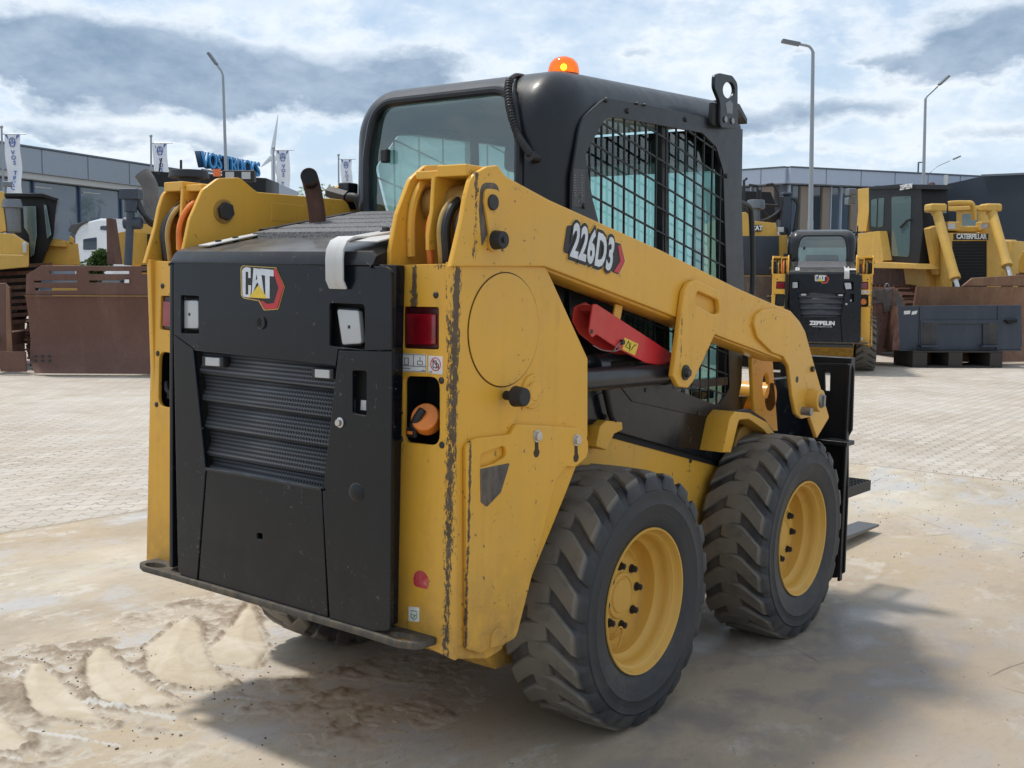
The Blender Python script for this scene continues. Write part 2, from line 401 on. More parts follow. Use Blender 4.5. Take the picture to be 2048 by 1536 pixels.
def lamp_lens():
    m, g = newmat('headlight_lens'); P = g.obj(); w = g.n('ShaderNodeTexWave', Scale=90.0); g.set(w.inputs['Vector'], P)
    b = g.bsdf((.42, .43, .43), .14, 0, g.bump(w.outputs['Fac'], .2, .002)); b.inputs['Coat Weight'].default_value = 1; g.out(b); return m
M['lamplens'] = lamp_lens()
def tyremat():
    m, g = newmat('tyre_rubber'); P = g.obj(); x, y, z = g.xyz(P)[:3]
    r = g.math('SQRT', g.math('ADD', g.math('MULTIPLY', x, x), g.math('MULTIPLY', z, z)))
    n = g.noise(P, 14, 6, .65); n2 = g.noise(P, 90, 4, .6)
    top = g.math('MULTIPLY', g.mapr(r, .372, .380), g.mapr(n, .05, .5))
    c = g.mix(g.mapr(n, .3, .7), (.019, .021, .025), (.030, .032, .036))
    c = g.mix(g.math('MULTIPLY', top, .95), c, (.165, .145, .115))
    c = g.mix(g.math('MULTIPLY', g.mapr(g.noise(P, 5, 4), .5, .75), g.mapr(r, .34, .37, 0, .5)), c, (.17, .125, .085))
    ridge = g.math('SINE', g.math('MULTIPLY', r, 420.0))
    h = g.math('ADD', g.math('MULTIPLY', n2, .5), g.math('MULTIPLY', g.math('MULTIPLY', ridge, g.mapr(r, .25, .26)), g.mapr(r, .33, .34, .12, 0)))
    c = g.mix(g.math('MULTIPLY', g.mapr(g.noise(P, 3.3, 6, .7), .45, .62), g.mapr(z, .0, -.36, .10, .45)), c, (.15, .125, .095))
    b = g.bsdf(c, g.mapr(n, .3, .7, .5, .72), 0, g.bump(h, .35, .002)); g.out(b); return m
M['tyre'] = tyremat()
def meshmat():
    """perforated sheet: hexagon-like holes as shader pattern over a louvre"""
    m, g = newmat('perforated_steel'); P = g.obj(); x, y, z = g.xyz(P)[:3]
    v = g.n('ShaderNodeTexVoronoi', _feature='DISTANCE_TO_EDGE', Scale=1.0, Randomness=0.0)
    cb = g.n('ShaderNodeCombineXYZ'); k = 1/.0105
    row = g.math('MULTIPLY', z, k); col = g.math('MULTIPLY', y, k)
    g.set(cb.inputs[1], row); g.set(cb.inputs[0], g.math('ADD', col, g.math('MULTIPLY', g.math('MODULO', g.math('FLOOR', g.math('ADD', row, 2000.0)), 2.0), .5)))
    v2 = g.n('ShaderNodeTexVoronoi', _feature='F1', _voronoi_dimensions='2D', Scale=1.0, Randomness=0.0); g.set(v2.inputs['Vector'], cb.outputs[0])
    hole = g.mapr(v2.outputs['Distance'], .36, .40, 1, 0)
    c = g.mix(hole, (.095, .105, .122), (.0025, .0025, .003))
    b = g.bsdf(c, g.mapr(hole, 0, 1, .38, .9), 0, g.bump(hole, -.5, .002)); g.out(b); return m
M['perf'] = meshmat()
def grit():
    m, g = newmat('grip_tape_black'); P = g.obj(); n = g.noise(P, 260, 3, .7)
    c = g.mix(g.mapr(n, .42, .62), (.02, .02, .022), (.24, .24, .25)); g.out(g.bsdf(c, .6, 0, g.bump(n, .8, .003))); return m
M['grit'] = grit()
def rusty(name, a, b_, c_=None, sc_=4.0, rough=.75, streak=True):
    m, g = newmat(name); P = g.obj(); n = g.noise(P, sc_, 7, .65); s = g.noise(g.mapping(P, (1, 1, .12)), sc_*3, 5, .6); f = g.noise(P, sc_*12, 5, .7)
    c = g.mix(g.mapr(n, .3, .7), a, b_); c = g.mix(g.mapr(s, .5, .75, 0, .6), c, c_ or tuple(v*1.6 for v in b_)); c = g.mix(g.mapr(f, .45, .8, 0, .35), c, tuple(v*.5 for v in a))
    g.out(g.bsdf(c, rough, .1, g.bump(f, .3, .004))); return m
M['pipe'] = rusty('rusted_exhaust', (.045, .02, .014), (.12, .05, .032), (.05, .04, .035), 9)
#PART2
# ------------------------------------------------------------------ ground
def fbm(x, y, s, o=4): return noise.fractal(Vector((x*s, y*s, 3.7)), .6, 2.1, o)
def ground_sheet(name, mat, xs, ys, dz=0.0, inside=None, kind='structure'):
    bm = bmesh.new(); grid = [[bm.verts.new((x, y, hgt(x, y)+dz)) for y in ys] for x in xs]
    for i in range(len(xs)-1):
        for j in range(len(ys)-1): bm.faces.new((grid[i][j], grid[i+1][j], grid[i+1][j+1], grid[i][j+1]))
    me = bpy.data.meshes.new(name); bm.to_mesh(me); bm.free(); me.materials.append(mat)
    for p in me.polygons: p.use_smooth = True
    o = bpy.data.objects.new(name, me); COL.objects.link(o); o['kind'] = kind; return o
def lin(a, b, n): return [a+(b-a)*i/n for i in range(n+1)]
SLX, SLY = 5.40, 3.02          # far edges of the concrete slab
def pavermat():
    m, g = newmat('concrete_pavers'); P = g.obj(); x, y, z = g.xyz(P)[:3]
    zig = g.math('PINGPONG', g.math('MULTIPLY', x, 1.0), .055); zig = g.math('MULTIPLY', zig, .75)
    cb = g.n('ShaderNodeCombineXYZ'); g.set(cb.inputs[0], g.math('ADD', x, g.math('MULTIPLY', g.math('PINGPONG', y, .055), .4))); g.set(cb.inputs[1], g.math('ADD', y, zig))
    br = g.n('ShaderNodeTexBrick', _offset=.5, Scale=1.0, Mortar__Size=.0075, Mortar__Smooth=.2, Brick__Width=.22, Row__Height=.11, Bias=0.0)
    g.set(br.inputs['Vector'], cb.outputs[0]); g.set(br.inputs['Color1'], (.37, .322, .262)); g.set(br.inputs['Color2'], (.49, .44, .375)); g.set(br.inputs['Mortar'], (.20, .155, .11))
    big = g.noise(P, .35, 6, .6); mid = g.noise(P, 2.2, 5, .6); fine = g.noise(P, 60, 4, .7)
    c = g.mix(g.mapr(big, .35, .65, 0, .55), br.outputs['Color'], (.58, .54, .48)); c = g.mix(g.mapr(mid, .45, .65, 0, .6), c, (.39, .32, .24)); c = g.mix(g.mapr(g.noise(P, .8, 7, .7), .55, .66, 0, .5), c, (.30, .25, .20)); c = g.mix(g.mapr(g.noise(P, .9, 5), .5, .7, 0, .35), c, (.52, .49, .45))
    c = g.mix(g.mapr(fine, .5, .8, 0, .5), c, (.24, .19, .14))
    h = g.math('SUBTRACT', g.math('MULTIPLY', fine, .25), br.outputs['Fac'])
    g.out(g.bsdf(c, .8, 0, g.bump(h, .6, .006))); return m
def slabmat():
    m, g = newmat('stained_concrete'); P = g.obj(); x, y, z = g.xyz(P)[:3]
    wv = g.n('ShaderNodeVectorMath', _operation='ADD'); g.set(wv.inputs[0], P)
    nz = g.n('ShaderNodeTexNoise', Scale=1.3, Detail=4.0); g.set(nz.inputs['Vector'], P); sc3 = g.n('ShaderNodeVectorMath', _operation='SCALE'); g.set(sc3.inputs[0], nz.outputs['Color']); sc3.inputs[3].default_value = .16; g.set(wv.inputs[1], sc3.outputs[0])
    W = wv.outputs[0]; S_ = g.mapping(W, (1.0, 1.5, 1), (0, 0, R(-50)))
    a = g.noise(S_, .8, 8, .62); b = g.noise(S_, 1.9, 8, .66); d = g.noise(W, .5, 6, .58); e = g.noise(P, 8, 7, .7); f = g.noise(P, 150, 3, .7); hfa = g.noise(g.mapping(P, (1, 2.2, 1), (0, 0, R(-50))), 14, 7, .72)
    c = g.mix(g.mapr(a, .36, .62), (.33, .272, .200), (.54, .475, .37))
    c = g.mix(g.mapr(b, .48, .58, 0, .75), c, (.43, .425, .42))
    c = g.mix(g.mapr(d, .47, .62, 0, .7), c, (.42, .315, .195))
    c = g.mix(g.mapr(g.noise(S_, 1.3, 9, .72), .55, .64, 0, .45), c, (.34, .25, .165))
    c = g.mix(g.mapr(g.noise(S_, 2.7, 9, .72), .56, .62, 0, .45), c, (.60, .565, .51))
    c = g.mix(g.mapr(hfa, .54, .70, 0, .55), c, (.27, .22, .165)); c = g.mix(g.mapr(e, .58, .76, 0, .5), c, (.29, .24, .18))
    c = g.mix(g.mapr(f, .60, .74, 0, .5), c, (.20, .165, .13)); c = g.mix(g.mapr(f, .40, .26, 0, .35), c, (.62, .59, .54))
    # patchy dark grey film around the right wheels, browner tone further right
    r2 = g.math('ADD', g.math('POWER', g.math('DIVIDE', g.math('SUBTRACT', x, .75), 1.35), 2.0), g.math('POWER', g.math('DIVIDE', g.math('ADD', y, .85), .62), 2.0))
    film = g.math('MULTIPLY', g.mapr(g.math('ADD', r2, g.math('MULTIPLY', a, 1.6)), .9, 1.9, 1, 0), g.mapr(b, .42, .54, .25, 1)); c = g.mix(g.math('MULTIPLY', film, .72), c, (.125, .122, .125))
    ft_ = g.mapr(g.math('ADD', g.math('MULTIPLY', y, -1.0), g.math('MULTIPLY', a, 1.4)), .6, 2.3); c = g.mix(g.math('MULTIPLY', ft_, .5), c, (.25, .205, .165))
    eg = g.math('MINIMUM', g.math('SUBTRACT', 5.400, x), g.math('SUBTRACT', 3.020, y)); eg = g.math('ADD', eg, g.math('MULTIPLY', g.math('SUBTRACT', e, .5), .10)); c = g.mix(g.mapr(eg, .0, .05, .75, 0), c, (.20, .155, .11))
    # long crack and a few slab joints
    ck = g.n('ShaderNodeTexVoronoi', _feature='DISTANCE_TO_EDGE', Scale=.42); g.set(ck.inputs['Vector'], g.mapping(W, (1, 1, 1), (0, 0, 0), (.3, .1, 0)))
    crack = g.mapr(ck.outputs['Distance'], .0006, .002, 1, 0); crack = g.math('MULTIPLY', crack, g.mapr(g.noise(P, 1.7, 3), .52, .60)); c = g.mix(g.math('MULTIPLY', crack, .55), c, (.07, .06, .05))
    ro = g.math('SUBTRACT', .80, g.math('MULTIPLY', g.mapr(b, .48, .68), .38)); ro = g.math('SUBTRACT', ro, g.math('MULTIPLY', film, .2))
    h = g.math('ADD', g.math('MULTIPLY', e, .22), g.math('ADD', g.math('MULTIPLY', hfa, .28), g.math('MULTIPLY', f, .30))); h = g.math('SUBTRACT', h, g.math('MULTIPLY', crack, .6))
    g.out(g.bsdf(c, ro, 0, g.bump(h, .45, .006))); return m
M['paver'] = pavermat(); M['slab'] = slabmat()
xs = [-60, -20] + lin(-8, 14, 44) + [18, 30, 60, 120, 300, 1500]; ys = [-900, -300, -100, -30, -16] + lin(-10, 14, 48) + [20, 40, 90, 250, 900]
ground_sheet('ground', M['paver'], xs, ys)
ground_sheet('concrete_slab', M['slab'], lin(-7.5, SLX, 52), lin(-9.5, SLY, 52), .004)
# loose dirt with tyre-lug prints at the left rear of the loader
prints = [[(63, 1330), (51, 1358), (53, 1393), (70, 1425), (100, 1437), (164, 1449), (231, 1457), (188, 1428), (152, 1396), (117, 1364), (79, 1331)],
          [(196, 1296), (176, 1323), (170, 1355), (182, 1384), (202, 1402), (264, 1419), (360, 1413), (308, 1381), (264, 1349), (229, 1317)],
          [(378, 1232), (337, 1261), (293, 1299), (293, 1343), (316, 1364), (396, 1381), (469, 1372), (425, 1340), (410, 1305), (396, 1258)],
          [(498, 1211), (457, 1264), (416, 1302), (434, 1331), (513, 1340), (536, 1305), (519, 1264)], [(0, 1431), (35, 1466), (59, 1493), (29, 1507), (-40, 1505), (-40, 1440)]]
PR = []
for p in prints:
    q = [Wg(*a) for a in p]; PR.append([Vector((a.x, a.y)) for a in q])
CR = [[Vector((q.x, q.y)) for q in (Wg(*a) for a in c_)] for c_ in ([(70, 1345), (78, 1395), (120, 1428), (228, 1455)], [(200, 1308), (198, 1360), (232, 1396), (350, 1410)], [(376, 1245), (350, 1300), (366, 1350), (462, 1369)], [(-30, 1440), (40, 1480)], [(495, 1230), (480, 1290), (515, 1325)])]
WL = [tuple(Vector((q.x, q.y)) for q in (Wg(*a), Wg(*b))) for a, b in (((55, 1463), (240, 1494)), ((165, 1408), (352, 1440)), ((320, 1383), (520, 1404)), ((440, 1336), (522, 1346)), ((-20, 1512), (60, 1526)))]
def pdist(pt, poly):
    ins = False; dm = 9; n = len(poly)
    for i in range(n):
        a, b = poly[i], poly[(i+1) % n]
        if (a.y > pt.y) != (b.y > pt.y) and pt.x < (b.x-a.x)*(pt.y-a.y)/(b.y-a.y)+a.x: ins = not ins
        e = b-a; t = max(0, min(1, (pt-a).dot(e)/e.length_squared)); dm = min(dm, (pt-a-e*t).length)
    return dm if ins else -dm
def dirt_patch():
    step = .0085; x0, x1, y0, y1 = -1.9, .1, -.95, 1.45; nx, ny = int((x1-x0)/step), int((y1-y0)/step)
    A = [Wg(*a) for a in ((-60, 1318), (60, 1285), (180, 1262), (300, 1215), (390, 1195), (510, 1185), (580, 1260), (640, 1310), (900, 1290), (1050, 1330), (900, 1440), (640, 1560), (300, 1640), (-60, 1700))]; area = [Vector((a.x, a.y)) for a in A]
    verts = []; faces = []; keep = {}; cols = []
    for i in range(nx+1):
        for j in range(ny+1):
            x, y = x0+i*step, y0+j*step; pt = Vector((x, y)); da = pdist(pt, area) + .10*fbm(x, y, 3.0)
            if da < -.02: continue
            e = max(0, min(1, (da+.02)/.14))
            n1 = fbm(x, y, 9, 5); n2 = fbm(x+7, y, 30, 3); thick = max(0, min(1, .35+.9*fbm(x, y, 2.2, 4)))
            h = e*thick*(.009+.014*n1+.011*n2); w = 1.0; dpr = max(pdist(pt, q) for q in PR) + .01*n1
            rim = math.exp(-((dpr+.012)/.009)**2)*.010*e*(.5+1.2*n2)
            if dpr > 0:
                cd = min(min((pt-a_-(b_-a_)*max(0, min(1, (pt-a_).dot(b_-a_)/(b_-a_).length_squared))).length for a_, b_ in zip(c_, c_[1:])) for c_ in CR)
                sm = min(1, dpr/.012); h = .002+sm*(.003+.008*math.exp(-cd/.03)+.0015*n2); w = 1-sm
            else: h += rim
            dirt = max(0, min(1, (h-.0015)/.006)) if dpr <= 0 else w*.8
            wl = min((pt-a_-(b_-a_)*max(0, min(1, (pt-a_).dot(b_-a_)/(b_-a_).length_squared))).length for a_, b_ in WL); wl = 1.0 if wl < .005+.008*n1 else 0.0
            if wl: h = max(h, .004)
            keep[(i, j)] = len(verts); verts.append((x, y, hgt(x, y)+.003+max(h, -.001))); cols.append((dirt*(1-wl), wl, 1.0 if dpr > 0 else 0.0, 1))
    for (i, j) in keep:
        k = [(i, j), (i+1, j), (i+1, j+1), (i, j+1)]
        if all(q in keep for q in k): faces.append([keep[q] for q in k])
    me = bpy.data.meshes.new('loose_dirt'); me.from_pydata(verts, [], faces)
    ca = me.color_attributes.new('soil', 'FLOAT_COLOR', 'POINT')
    for i, c in enumerate(cols): ca.data[i].color = c
    for p in me.polygons: p.use_smooth = True
    m, g = newmat('sandy_dirt'); at = g.n('ShaderNodeAttribute', _attribute_name='soil'); r_, gg, b_ = g.nt.nodes.new('ShaderNodeSeparateColor'), None, None
    g.nt.links.new(at.outputs['Color'], r_.inputs[0]); P = g.obj(); n = g.noise(P, 22, 6, .7); f = g.noise(P, 160, 4, .7); s = g.noise(g.mapping(P, (1, 1, 1)), 5, 5, .6, 1)
    soil = g.mix(g.mapr(n, .3, .7), (.20, .155, .11), (.34, .27, .195)); base = g.mix(g.mapr(s, .35, .65), (.40, .345, .265), (.52, .465, .385)); c = g.mix(r_.outputs[0], base, soil)
    pr = g.mix(g.mapr(s, .4, .7), (.46, .385, .275), (.57, .51, .41)); c = g.mix(g.math('MULTIPLY', r_.outputs[2], g.math('SUBTRACT', 1.0, r_.outputs[0])), c, pr); c = g.mix(r_.outputs[1], c, (.50, .48, .44)); c = g.mix(g.mapr(f, .6, .8, 0, .5), c, (.14, .11, .08))
    g.out(g.bsdf(c, .85, 0, g.bump(g.math('ADD', g.math('MULTIPLY', n, .6), g.math('MULTIPLY', f, .4)), .6, .006))); me.materials.append(m)
    o = bpy.data.objects.new('loose_dirt', me); COL.objects.link(o); o['kind'] = 'stuff'; tag(o, 'loose sandy dirt with pressed tyre prints on the concrete', 'dirt')
dirt_patch()
# scattered grit, pebbles and chips: one uncountable mass
def grit_mass():
    bm = bmesh.new(); r = random.Random(11)
    def peb(x, y, s, mi):
        z = hgt(x, y)+.004; n = 6; k = [r.uniform(.6, 1.3) for _ in range(n)]; a0 = r.random()*6
        lo = [bm.verts.new((x+math.cos(a0+i*math.pi/3)*s*k[i], y+math.sin(a0+i*math.pi/3)*s*k[i]*.8, z)) for i in range(n)]
        hi = [bm.verts.new((x+math.cos(a0+i*math.pi/3)*s*k[i]*.6, y+math.sin(a0+i*math.pi/3)*s*k[i]*.5, z+s*r.uniform(.5, 1.1))) for i in range(n)]
        for i in range(n): f = bm.faces.new((lo[i], lo[(i+1) % n], hi[(i+1) % n], hi[i])); f.material_index = mi
        f = bm.faces.new(hi); f.material_index = mi
    for _ in range(420):
        px, py = r.gauss(220, 200), 1300+abs(r.gauss(0, 90)); 
        if py > 1600: continue
        p = Wg(px, py); peb(p.x, p.y, r.choice((.0012, .0015, .002, .003, .004, .006)), r.choice((0, 1, 1)))
    for _ in range(380):
        px, py = r.uniform(0, 2048), r.uniform(1000, 1560); p = Wg(px, py); peb(p.x, p.y, r.choice((.001, .0015, .002, .003)), r.choice((0, 1, 1, 2)))
    for _ in range(260):
        px, py = r.uniform(1690, 2048), r.gauss(955, 14) if r.random() < .5 else r.uniform(950, 1120); p = Wg(px, py); peb(p.x, p.y, r.choice((.002, .003, .005)), r.choice((0, 1)))
    me = bpy.data.meshes.new('grit'); bm.to_mesh(me); bm.free()
    for m in (plain('dark_grit', (.10, .08, .06), .9), plain('tan_grit', (.26, .21, .15), .9), plain('pale_grit', (.5, .46, .4), .9)): me.materials.append(m)
    o = bpy.data.objects.new('grit', me); COL.objects.link(o); o['kind'] = 'stuff'; tag(o, 'scattered grit and small stones on the concrete slab', 'grit')
grit_mass()
# ------------------------------------------------------------------ the loader
def build_loader():
    root = empty('skid_steer_loader', 'large yellow and black skid steer loader in the foreground with a lit orange beacon', 'skid steer loader', MW)
    def fb(name, bm, mat, bev=0.0, smooth=35, parent=None, seg=2): return fin(name, bm, M[mat] if isinstance(mat, str) else mat, parent or root, bev, smooth, seg)
    # ---- chassis
    bm = bmesh.new()
    bmesh.ops.delete(bm, geom=[], context='VERTS')
    prof = [(-.78, .40), (-.52, .36), (-.36, .20), (1.12, .20), (1.30, .36), (1.30, .70), (-.20, .87), (-.78, .87)]
    me = plate_mesh([rnd_poly(prof, .01)], .84, .004); me.transform(MS)
    ch = finm('chassis', me, M['yellow'], root)
    for v in (1, -1):
        bm = bmesh.new(); hp = S(1380, 921, .42); hp.y = -.4215*v
        cyl(bm, hp, hp+Vector((0, -.003*v, 0)), .009, n=16)
        for u in (0, 1.152): cyl(bm, (u, -.40*v, .375), (u, -.53*v, .375), .10, .10, 32)
        fb('axle_housing', bm, 'darksteel', .004, parent=ch)
    # hidden black box added in the engine space to block light
    bm = bmesh.new(); box(bm, (-.775, -.40, .42), (-.16, .40, 1.33)); fb('hood_light_block', bm, 'matte')
    # black lower side of the cab (sloping panel)
    for mirror in (False, True):
        splate('cab_skirt', [[(1170, 798), (1225, 776), (1318, 766), (1400, 812), (1452, 838), (1475, 792), (1497, 792), (1478, 838), (1446, 925), (1170, 845)]], .437, .02, M['black'], root, .003, mirror=mirror)
        splate('skirt_recess', [[(1165, 838), (1446, 918), (1440, 934), (1165, 860)]], .424, .01, M['matte'], root, .001, mirror=mirror)
        bm = bmesh.new()
        for (px, py) in ((1290, 780), (1395, 826), (1429, 833), (1208, 833)):
            p = S(px, py, .437); cyl(bm, p, p+Vector((0, -.006, 0)), .008, n=6)
        o = fb('skirt_bolt', bm, 'darksteel', 0)
        if mirror: mir(o.data)
    # ---- towers (mirrored pair)
    for sgn, mirror in ((1, False), (-1, True)):
        tw = splate('side_tower', [[(905, 1318, .0), (903, 524), (1092, 533), (1176, 717), (1176, 872), (1133, 985), (1004, 1300, .02), (975, 1318, .02)]], .606, .02, M['yellow'], root, .004, mirror=mirror)
        # round knock-out plug
        c = S(1012, 660, .611); bm = bmesh.new()
        cyl(bm, (c.x, -.606, c.z), (c.x, -.6095, c.z), .142, n=72)
        o = fb('round_plug', bm, 'yellow', .0015, parent=tw)
        if mirror: mir(o.data)
        bm = bmesh.new(); n = 72
        tube(bm, [(c.x+.1435*math.cos(i*2*math.pi/n), -.6065, c.z+.1435*math.sin(i*2*math.pi/n)) for i in range(n)], .0012, 6, True)
        o = fb('plug_gap', bm, 'matte', 0, parent=tw)
        if mirror: mir(o.data)
        # access plate low on the tower
        ap = splate('tower_plate', [[(932, 891, .02), (951, 877, .02), (1021, 869, .01), (1033, 848, .02), (1119, 853, .004), (1158, 856, .03), (1177, 880, .03), (1177, 912, .04), (1150, 936, .06), (1133, 932, .03), (1113, 960, .02), (1033, 1276, .03), (1008, 1289, .02), (960, 1307, .02), (933, 1298, .012)],
                                     [(961, 909, .02), (1010, 891, .016), (1014, 912, .016), (990, 927, .01), (960, 936, .01)]], .618, .012, M['yellow'], tw, .003, mirror=mirror)
        for (px, py) in ((1073, 882), (1152, 890)):
            bm = bmesh.new(); q = S(px+1, py-10, .618)
            cyl(bm, (q.x, -.612, q.z), (q.x, -.628, q.z), .013, n=6); cyl(bm, (q.x, -.61, q.z), (q.x, -.6205, q.z), .017, n=20)
            o = fb('plate_bolt', bm, 'chrome', .001, parent=ap)
            if mirror: mir(o.data)
        for (px, py) in ((1073, 894), (1152, 904)):
            a = S(px, py-10, .618); b = S(px, py+10, .618); kh = [(a.x-.007, a.z), (a.x-.007, a.z+.004, .006), (a.x+.007, a.z+.004, .006), (a.x+.007, a.z), (b.x+.008, b.z+.008), (b.x+.014, b.z, .01), (b.x+.008, b.z-.014, .012), (b.x-.008, b.z-.014, .012), (b.x-.014, b.z, .01), (b.x-.008, b.z+.008)]
            splate('keyhole_shade', [kh], .6187, .001, M['holeshade'], ap, 0, px=False, mirror=mirror)  # thin plate, its dark colour paints the shade inside the hole
        splate('scuff_plate', [[(961, 938, .004), (1020, 926, .004), (1002, 985, .006), (974, 1014, .01), (962, 1004, .006)]], .6195, .003, M['scuff'], ap, .0005, mirror=mirror)
        splate('weld_lug', [[(983, 1298, .002), (984, 1268, .03), (1000, 1252, .03), (1016, 1262, .03), (1010, 1290, .004)]], .624, .01, M['yellow'], ap, .003, mirror=mirror)
        # rear panel with tail light opening and lower pocket
        bplate('rear_panel', [[(783, 530), (906, 527), (908, 1321), (787, 1262)],
                              [(806, 613, .006), (877, 614.5, .006), (877, 699, .006), (806, 696.5, .006)],
                              [(808, 752, .02), (879, 754, .03), (879, 892, .03), (808, 884, .02)]], -.794, .012, M['yellow'], tw, .002, mirror=mirror)
        a = B(800, 700, -.79); yy = (-.42*sgn, -.60*sgn)
        bm = bmesh.new()
        box(bm, (-.775, min(yy), 1.09), (-.77, max(yy), 1.26)); box(bm, (-.70, min(yy), .86), (-.66, max(yy), 1.10)); box(bm, (-.778, min(yy), 1.08), (-.66, max(yy), 1.085)); box(bm, (-.778, min(yy), .865), (-.66, max(yy), .87))
        box(bm, (-.78, -.44*sgn, .86), (-.66, -.415*sgn, 1.1)); box(bm, (-.78, -.60*sgn, .86), (-.66, -.585*sgn, 1.1))
        fb('pocket', bm, 'pocketblack', .0, parent=tw)
        tl = bplate('tail_light', [[(806.5, 613.5, .006), (876.5, 615, .006), (876.5, 698.5, .006), (806.5, 696, .006)]], -.787, .02, M['redhousing'], tw, .003, mirror=mirror)
        bplate('lens', [[(812, 627, .004), (871, 628, .004), (871, 690, .004), (812, 689, .004)]], -.794, .012, M['redlens'], tl, .003, mirror=mirror)
        for (px, py) in ((803.5, 586), (872, 590), (801, 755), (883, 761), (802, 878), (884, 890)):
            p = B(px, py, -.794); bm = bmesh.new()
            bmesh.ops.create_uvsphere(bm, u_segments=14, v_segments=8, radius=.0085); bmesh.ops.scale(bm, vec=(.6, 1, 1), verts=bm.verts); bmesh.ops.translate(bm, vec=(-.794, p.y*sgn, p.z), verts=bm.verts)
            fb('bolt', bm, 'darksteel', 0, parent=tw)
        # inner tower plate and yoke above the deck
        ip = splate('inner_tower_plate', [[(-.82, 1.20), (-.822, 1.37, .02), (-.80, 1.46, .03), (-.755, 1.55, .04), (-.70, 1.588, .04), (-.62, 1.598, .04), (-.555, 1.560, .03)] + ([(-.18, 1.566, .04), (-.135, 1.50, .04), (-.135, 1.20)] if mirror else [(-.50, 1.50, .04), (-.48, 1.20)])], .42, .014, M['yellow_arm'], tw, .003, px=False, mirror=mirror)
        bm = bmesh.new(); zz0 = 1.53; a_ = (-.50, -.36); box(bm, (-.50, -.405*sgn, 1.475), (-.36, -.418*sgn, 1.535))
        if mirror: fb('cover_pad', bm, 'yellow_arm', .004, parent=ip)
        # ribbed doubler on the inner plate
        bm = bmesh.new(); pts = [S(px, py, .43) for px, py in ((823, 513), (822, 455), (828, 405), (843, 370), (868, 352))]
        tube(bm, smoothpath(pts, 6), .011, 8); o = fb('plate_rib', bm, 'yellow_arm', 0, parent=ip)
        if mirror: mir(o.data)
        # ---- lift arm
        arm = splate('lift_arm', [[(903, 533), (925, 440), (933, 392, .05), (944, 350, .05), (975, 333, .03), (996, 330, .01), (1012, 352, .03), (1100, 400), (1322, 500), (1475, 576, .1), (1545, 607, .05), (1582, 622, .04), (1600, 643, .03), (1611, 663, .05), (1628, 726), (1659, 835, .01), (1634, 877, .01), (1619, 832, .02), (1604, 838, .03), (1592, 828, .03), (1585, 792, .03), (1578, 735, .03), (1568, 722, .03), (1510, 699), (1440, 673, .1), (1362, 638), (1090, 533, .0)]], .614, .016, M['yellow_arm'], root, .004, mirror=mirror)
        splate('arm_beam', [[(985, 345, .02), (1010, 353, .03), (1100, 401), (1322, 501), (1475, 577, .1), (1543, 612, .03), (1575, 728, .02), (1508, 705, .03), (1435, 678, .1), (1359, 646), (1097, 545), (985, 540, .02)]], .599, .095, M['yellow_arm'], arm, .010, mirror=mirror)
        lug = splate('cylinder_lug', [[(1346, 752), (1369, 583, .02), (1378, 566, .02), (1393, 559, .02), (1441, 583, .02), (1444, 640, .05), (1386, 764, .03), (1376, 776, .02), (1358, 774, .02)],
                                      [(1394, 581, .016), (1437, 600, .02), (1440, 627, .012), (1425, 628, .012), (1391, 609, .012)]], .634, .018, M['yellow_arm'], arm, .004, mirror=mirror)
        splate('inner_lug', [[(1346, 752), (1362, 630), (1441, 650), (1386, 764, .03), (1376, 776, .02), (1358, 774, .02)]], .50, .018, M['yellow_arm'], lug, .004, mirror=mirror)
        c = S(1370, 745, .634); bm = bmesh.new(); cyl(bm, (c.x, -.634, c.z), (c.x, -.640, c.z), .024, n=28); cyl(bm, (c.x, -.64, c.z), (c.x, -.652, c.z), .016, .012, 24); cyl(bm, (c.x, -.45, c.z), (c.x, -.633, c.z), .02, n=20)
        o = fb('lug_pin', bm, 'darksteel', .001, parent=lug)
        if mirror: mir(o.data)
        fp = splate('arm_end_plate', [[(1508, 648, .04), (1513, 630, .03), (1527, 619, .03), (1548, 617), (1582, 630, .03), (1601, 650, .03), (1628, 728), (1658, 835, .008), (1634, 875, .008), (1620, 834, .02), (1604, 838, .03), (1593, 828, .03), (1585, 792, .03), (1578, 733, .03), (1567, 713, .03), (1545, 705, .03), (1516, 676, .04)]], .626, .014, M['yellow_arm'], arm, .004, mirror=mirror)
        c = S(1622, 800, .63); bm = bmesh.new(); cyl(bm, (c.x, -.62, c.z), (c.x, -.672, c.z), .046, .043, 36); o = fb('pivot_boss', bm, 'yellow_arm', .004, parent=arm)
        if mirror: mir(o.data)
        bm = bmesh.new(); cyl(bm, (c.x, -.67, c.z), (c.x, -.680, c.z), .028, .026, 24); box(bm, (c.x-.008, -.687, c.z-.022), (c.x+.008, -.678, c.z+.022)); 
        o = fb('pivot_pin', bm, 'steel', .001, parent=arm)
        if mirror: mir(o.data)
        bm = bmesh.new(); d = S(1606, 822, .63); cyl(bm, (d.x, -.62, d.z), (d.x, -.665, d.z), .016, n=18)
        o = fb('locking_pin', bm, 'steel', .001, parent=arm)
        if mirror: mir(o.data)
        bm = bmesh.new()
        for (px, py, r_) in ((1623, 738, .011),): 
            p = S(px, py, .626); cyl(bm, (p.x, -.626, p.z), (p.x, -.636, p.z), r_, n=16)
        p = S(1594, 759, .626); cyl(bm, (p.x, -.6262, p.z), (p.x, -.6268, p.z), .013, n=20)
        o = fb('end_bolt', bm, 'darksteel', .001, parent=arm)
        if mirror: mir(o.data)
        # inner end plate with a long slot
        splate('inner_end_plate', [[(1503, 712), (1546, 722), (1549, 770), (1556, 862), (1514, 862), (1507, 800)], [(1532+6.5*math.cos(i*math.pi/10), 771+25*math.sin(i*math.pi/10)) for i in range(20)]], .47, .016, M['yellow_arm'], arm, .003, mirror=mirror)
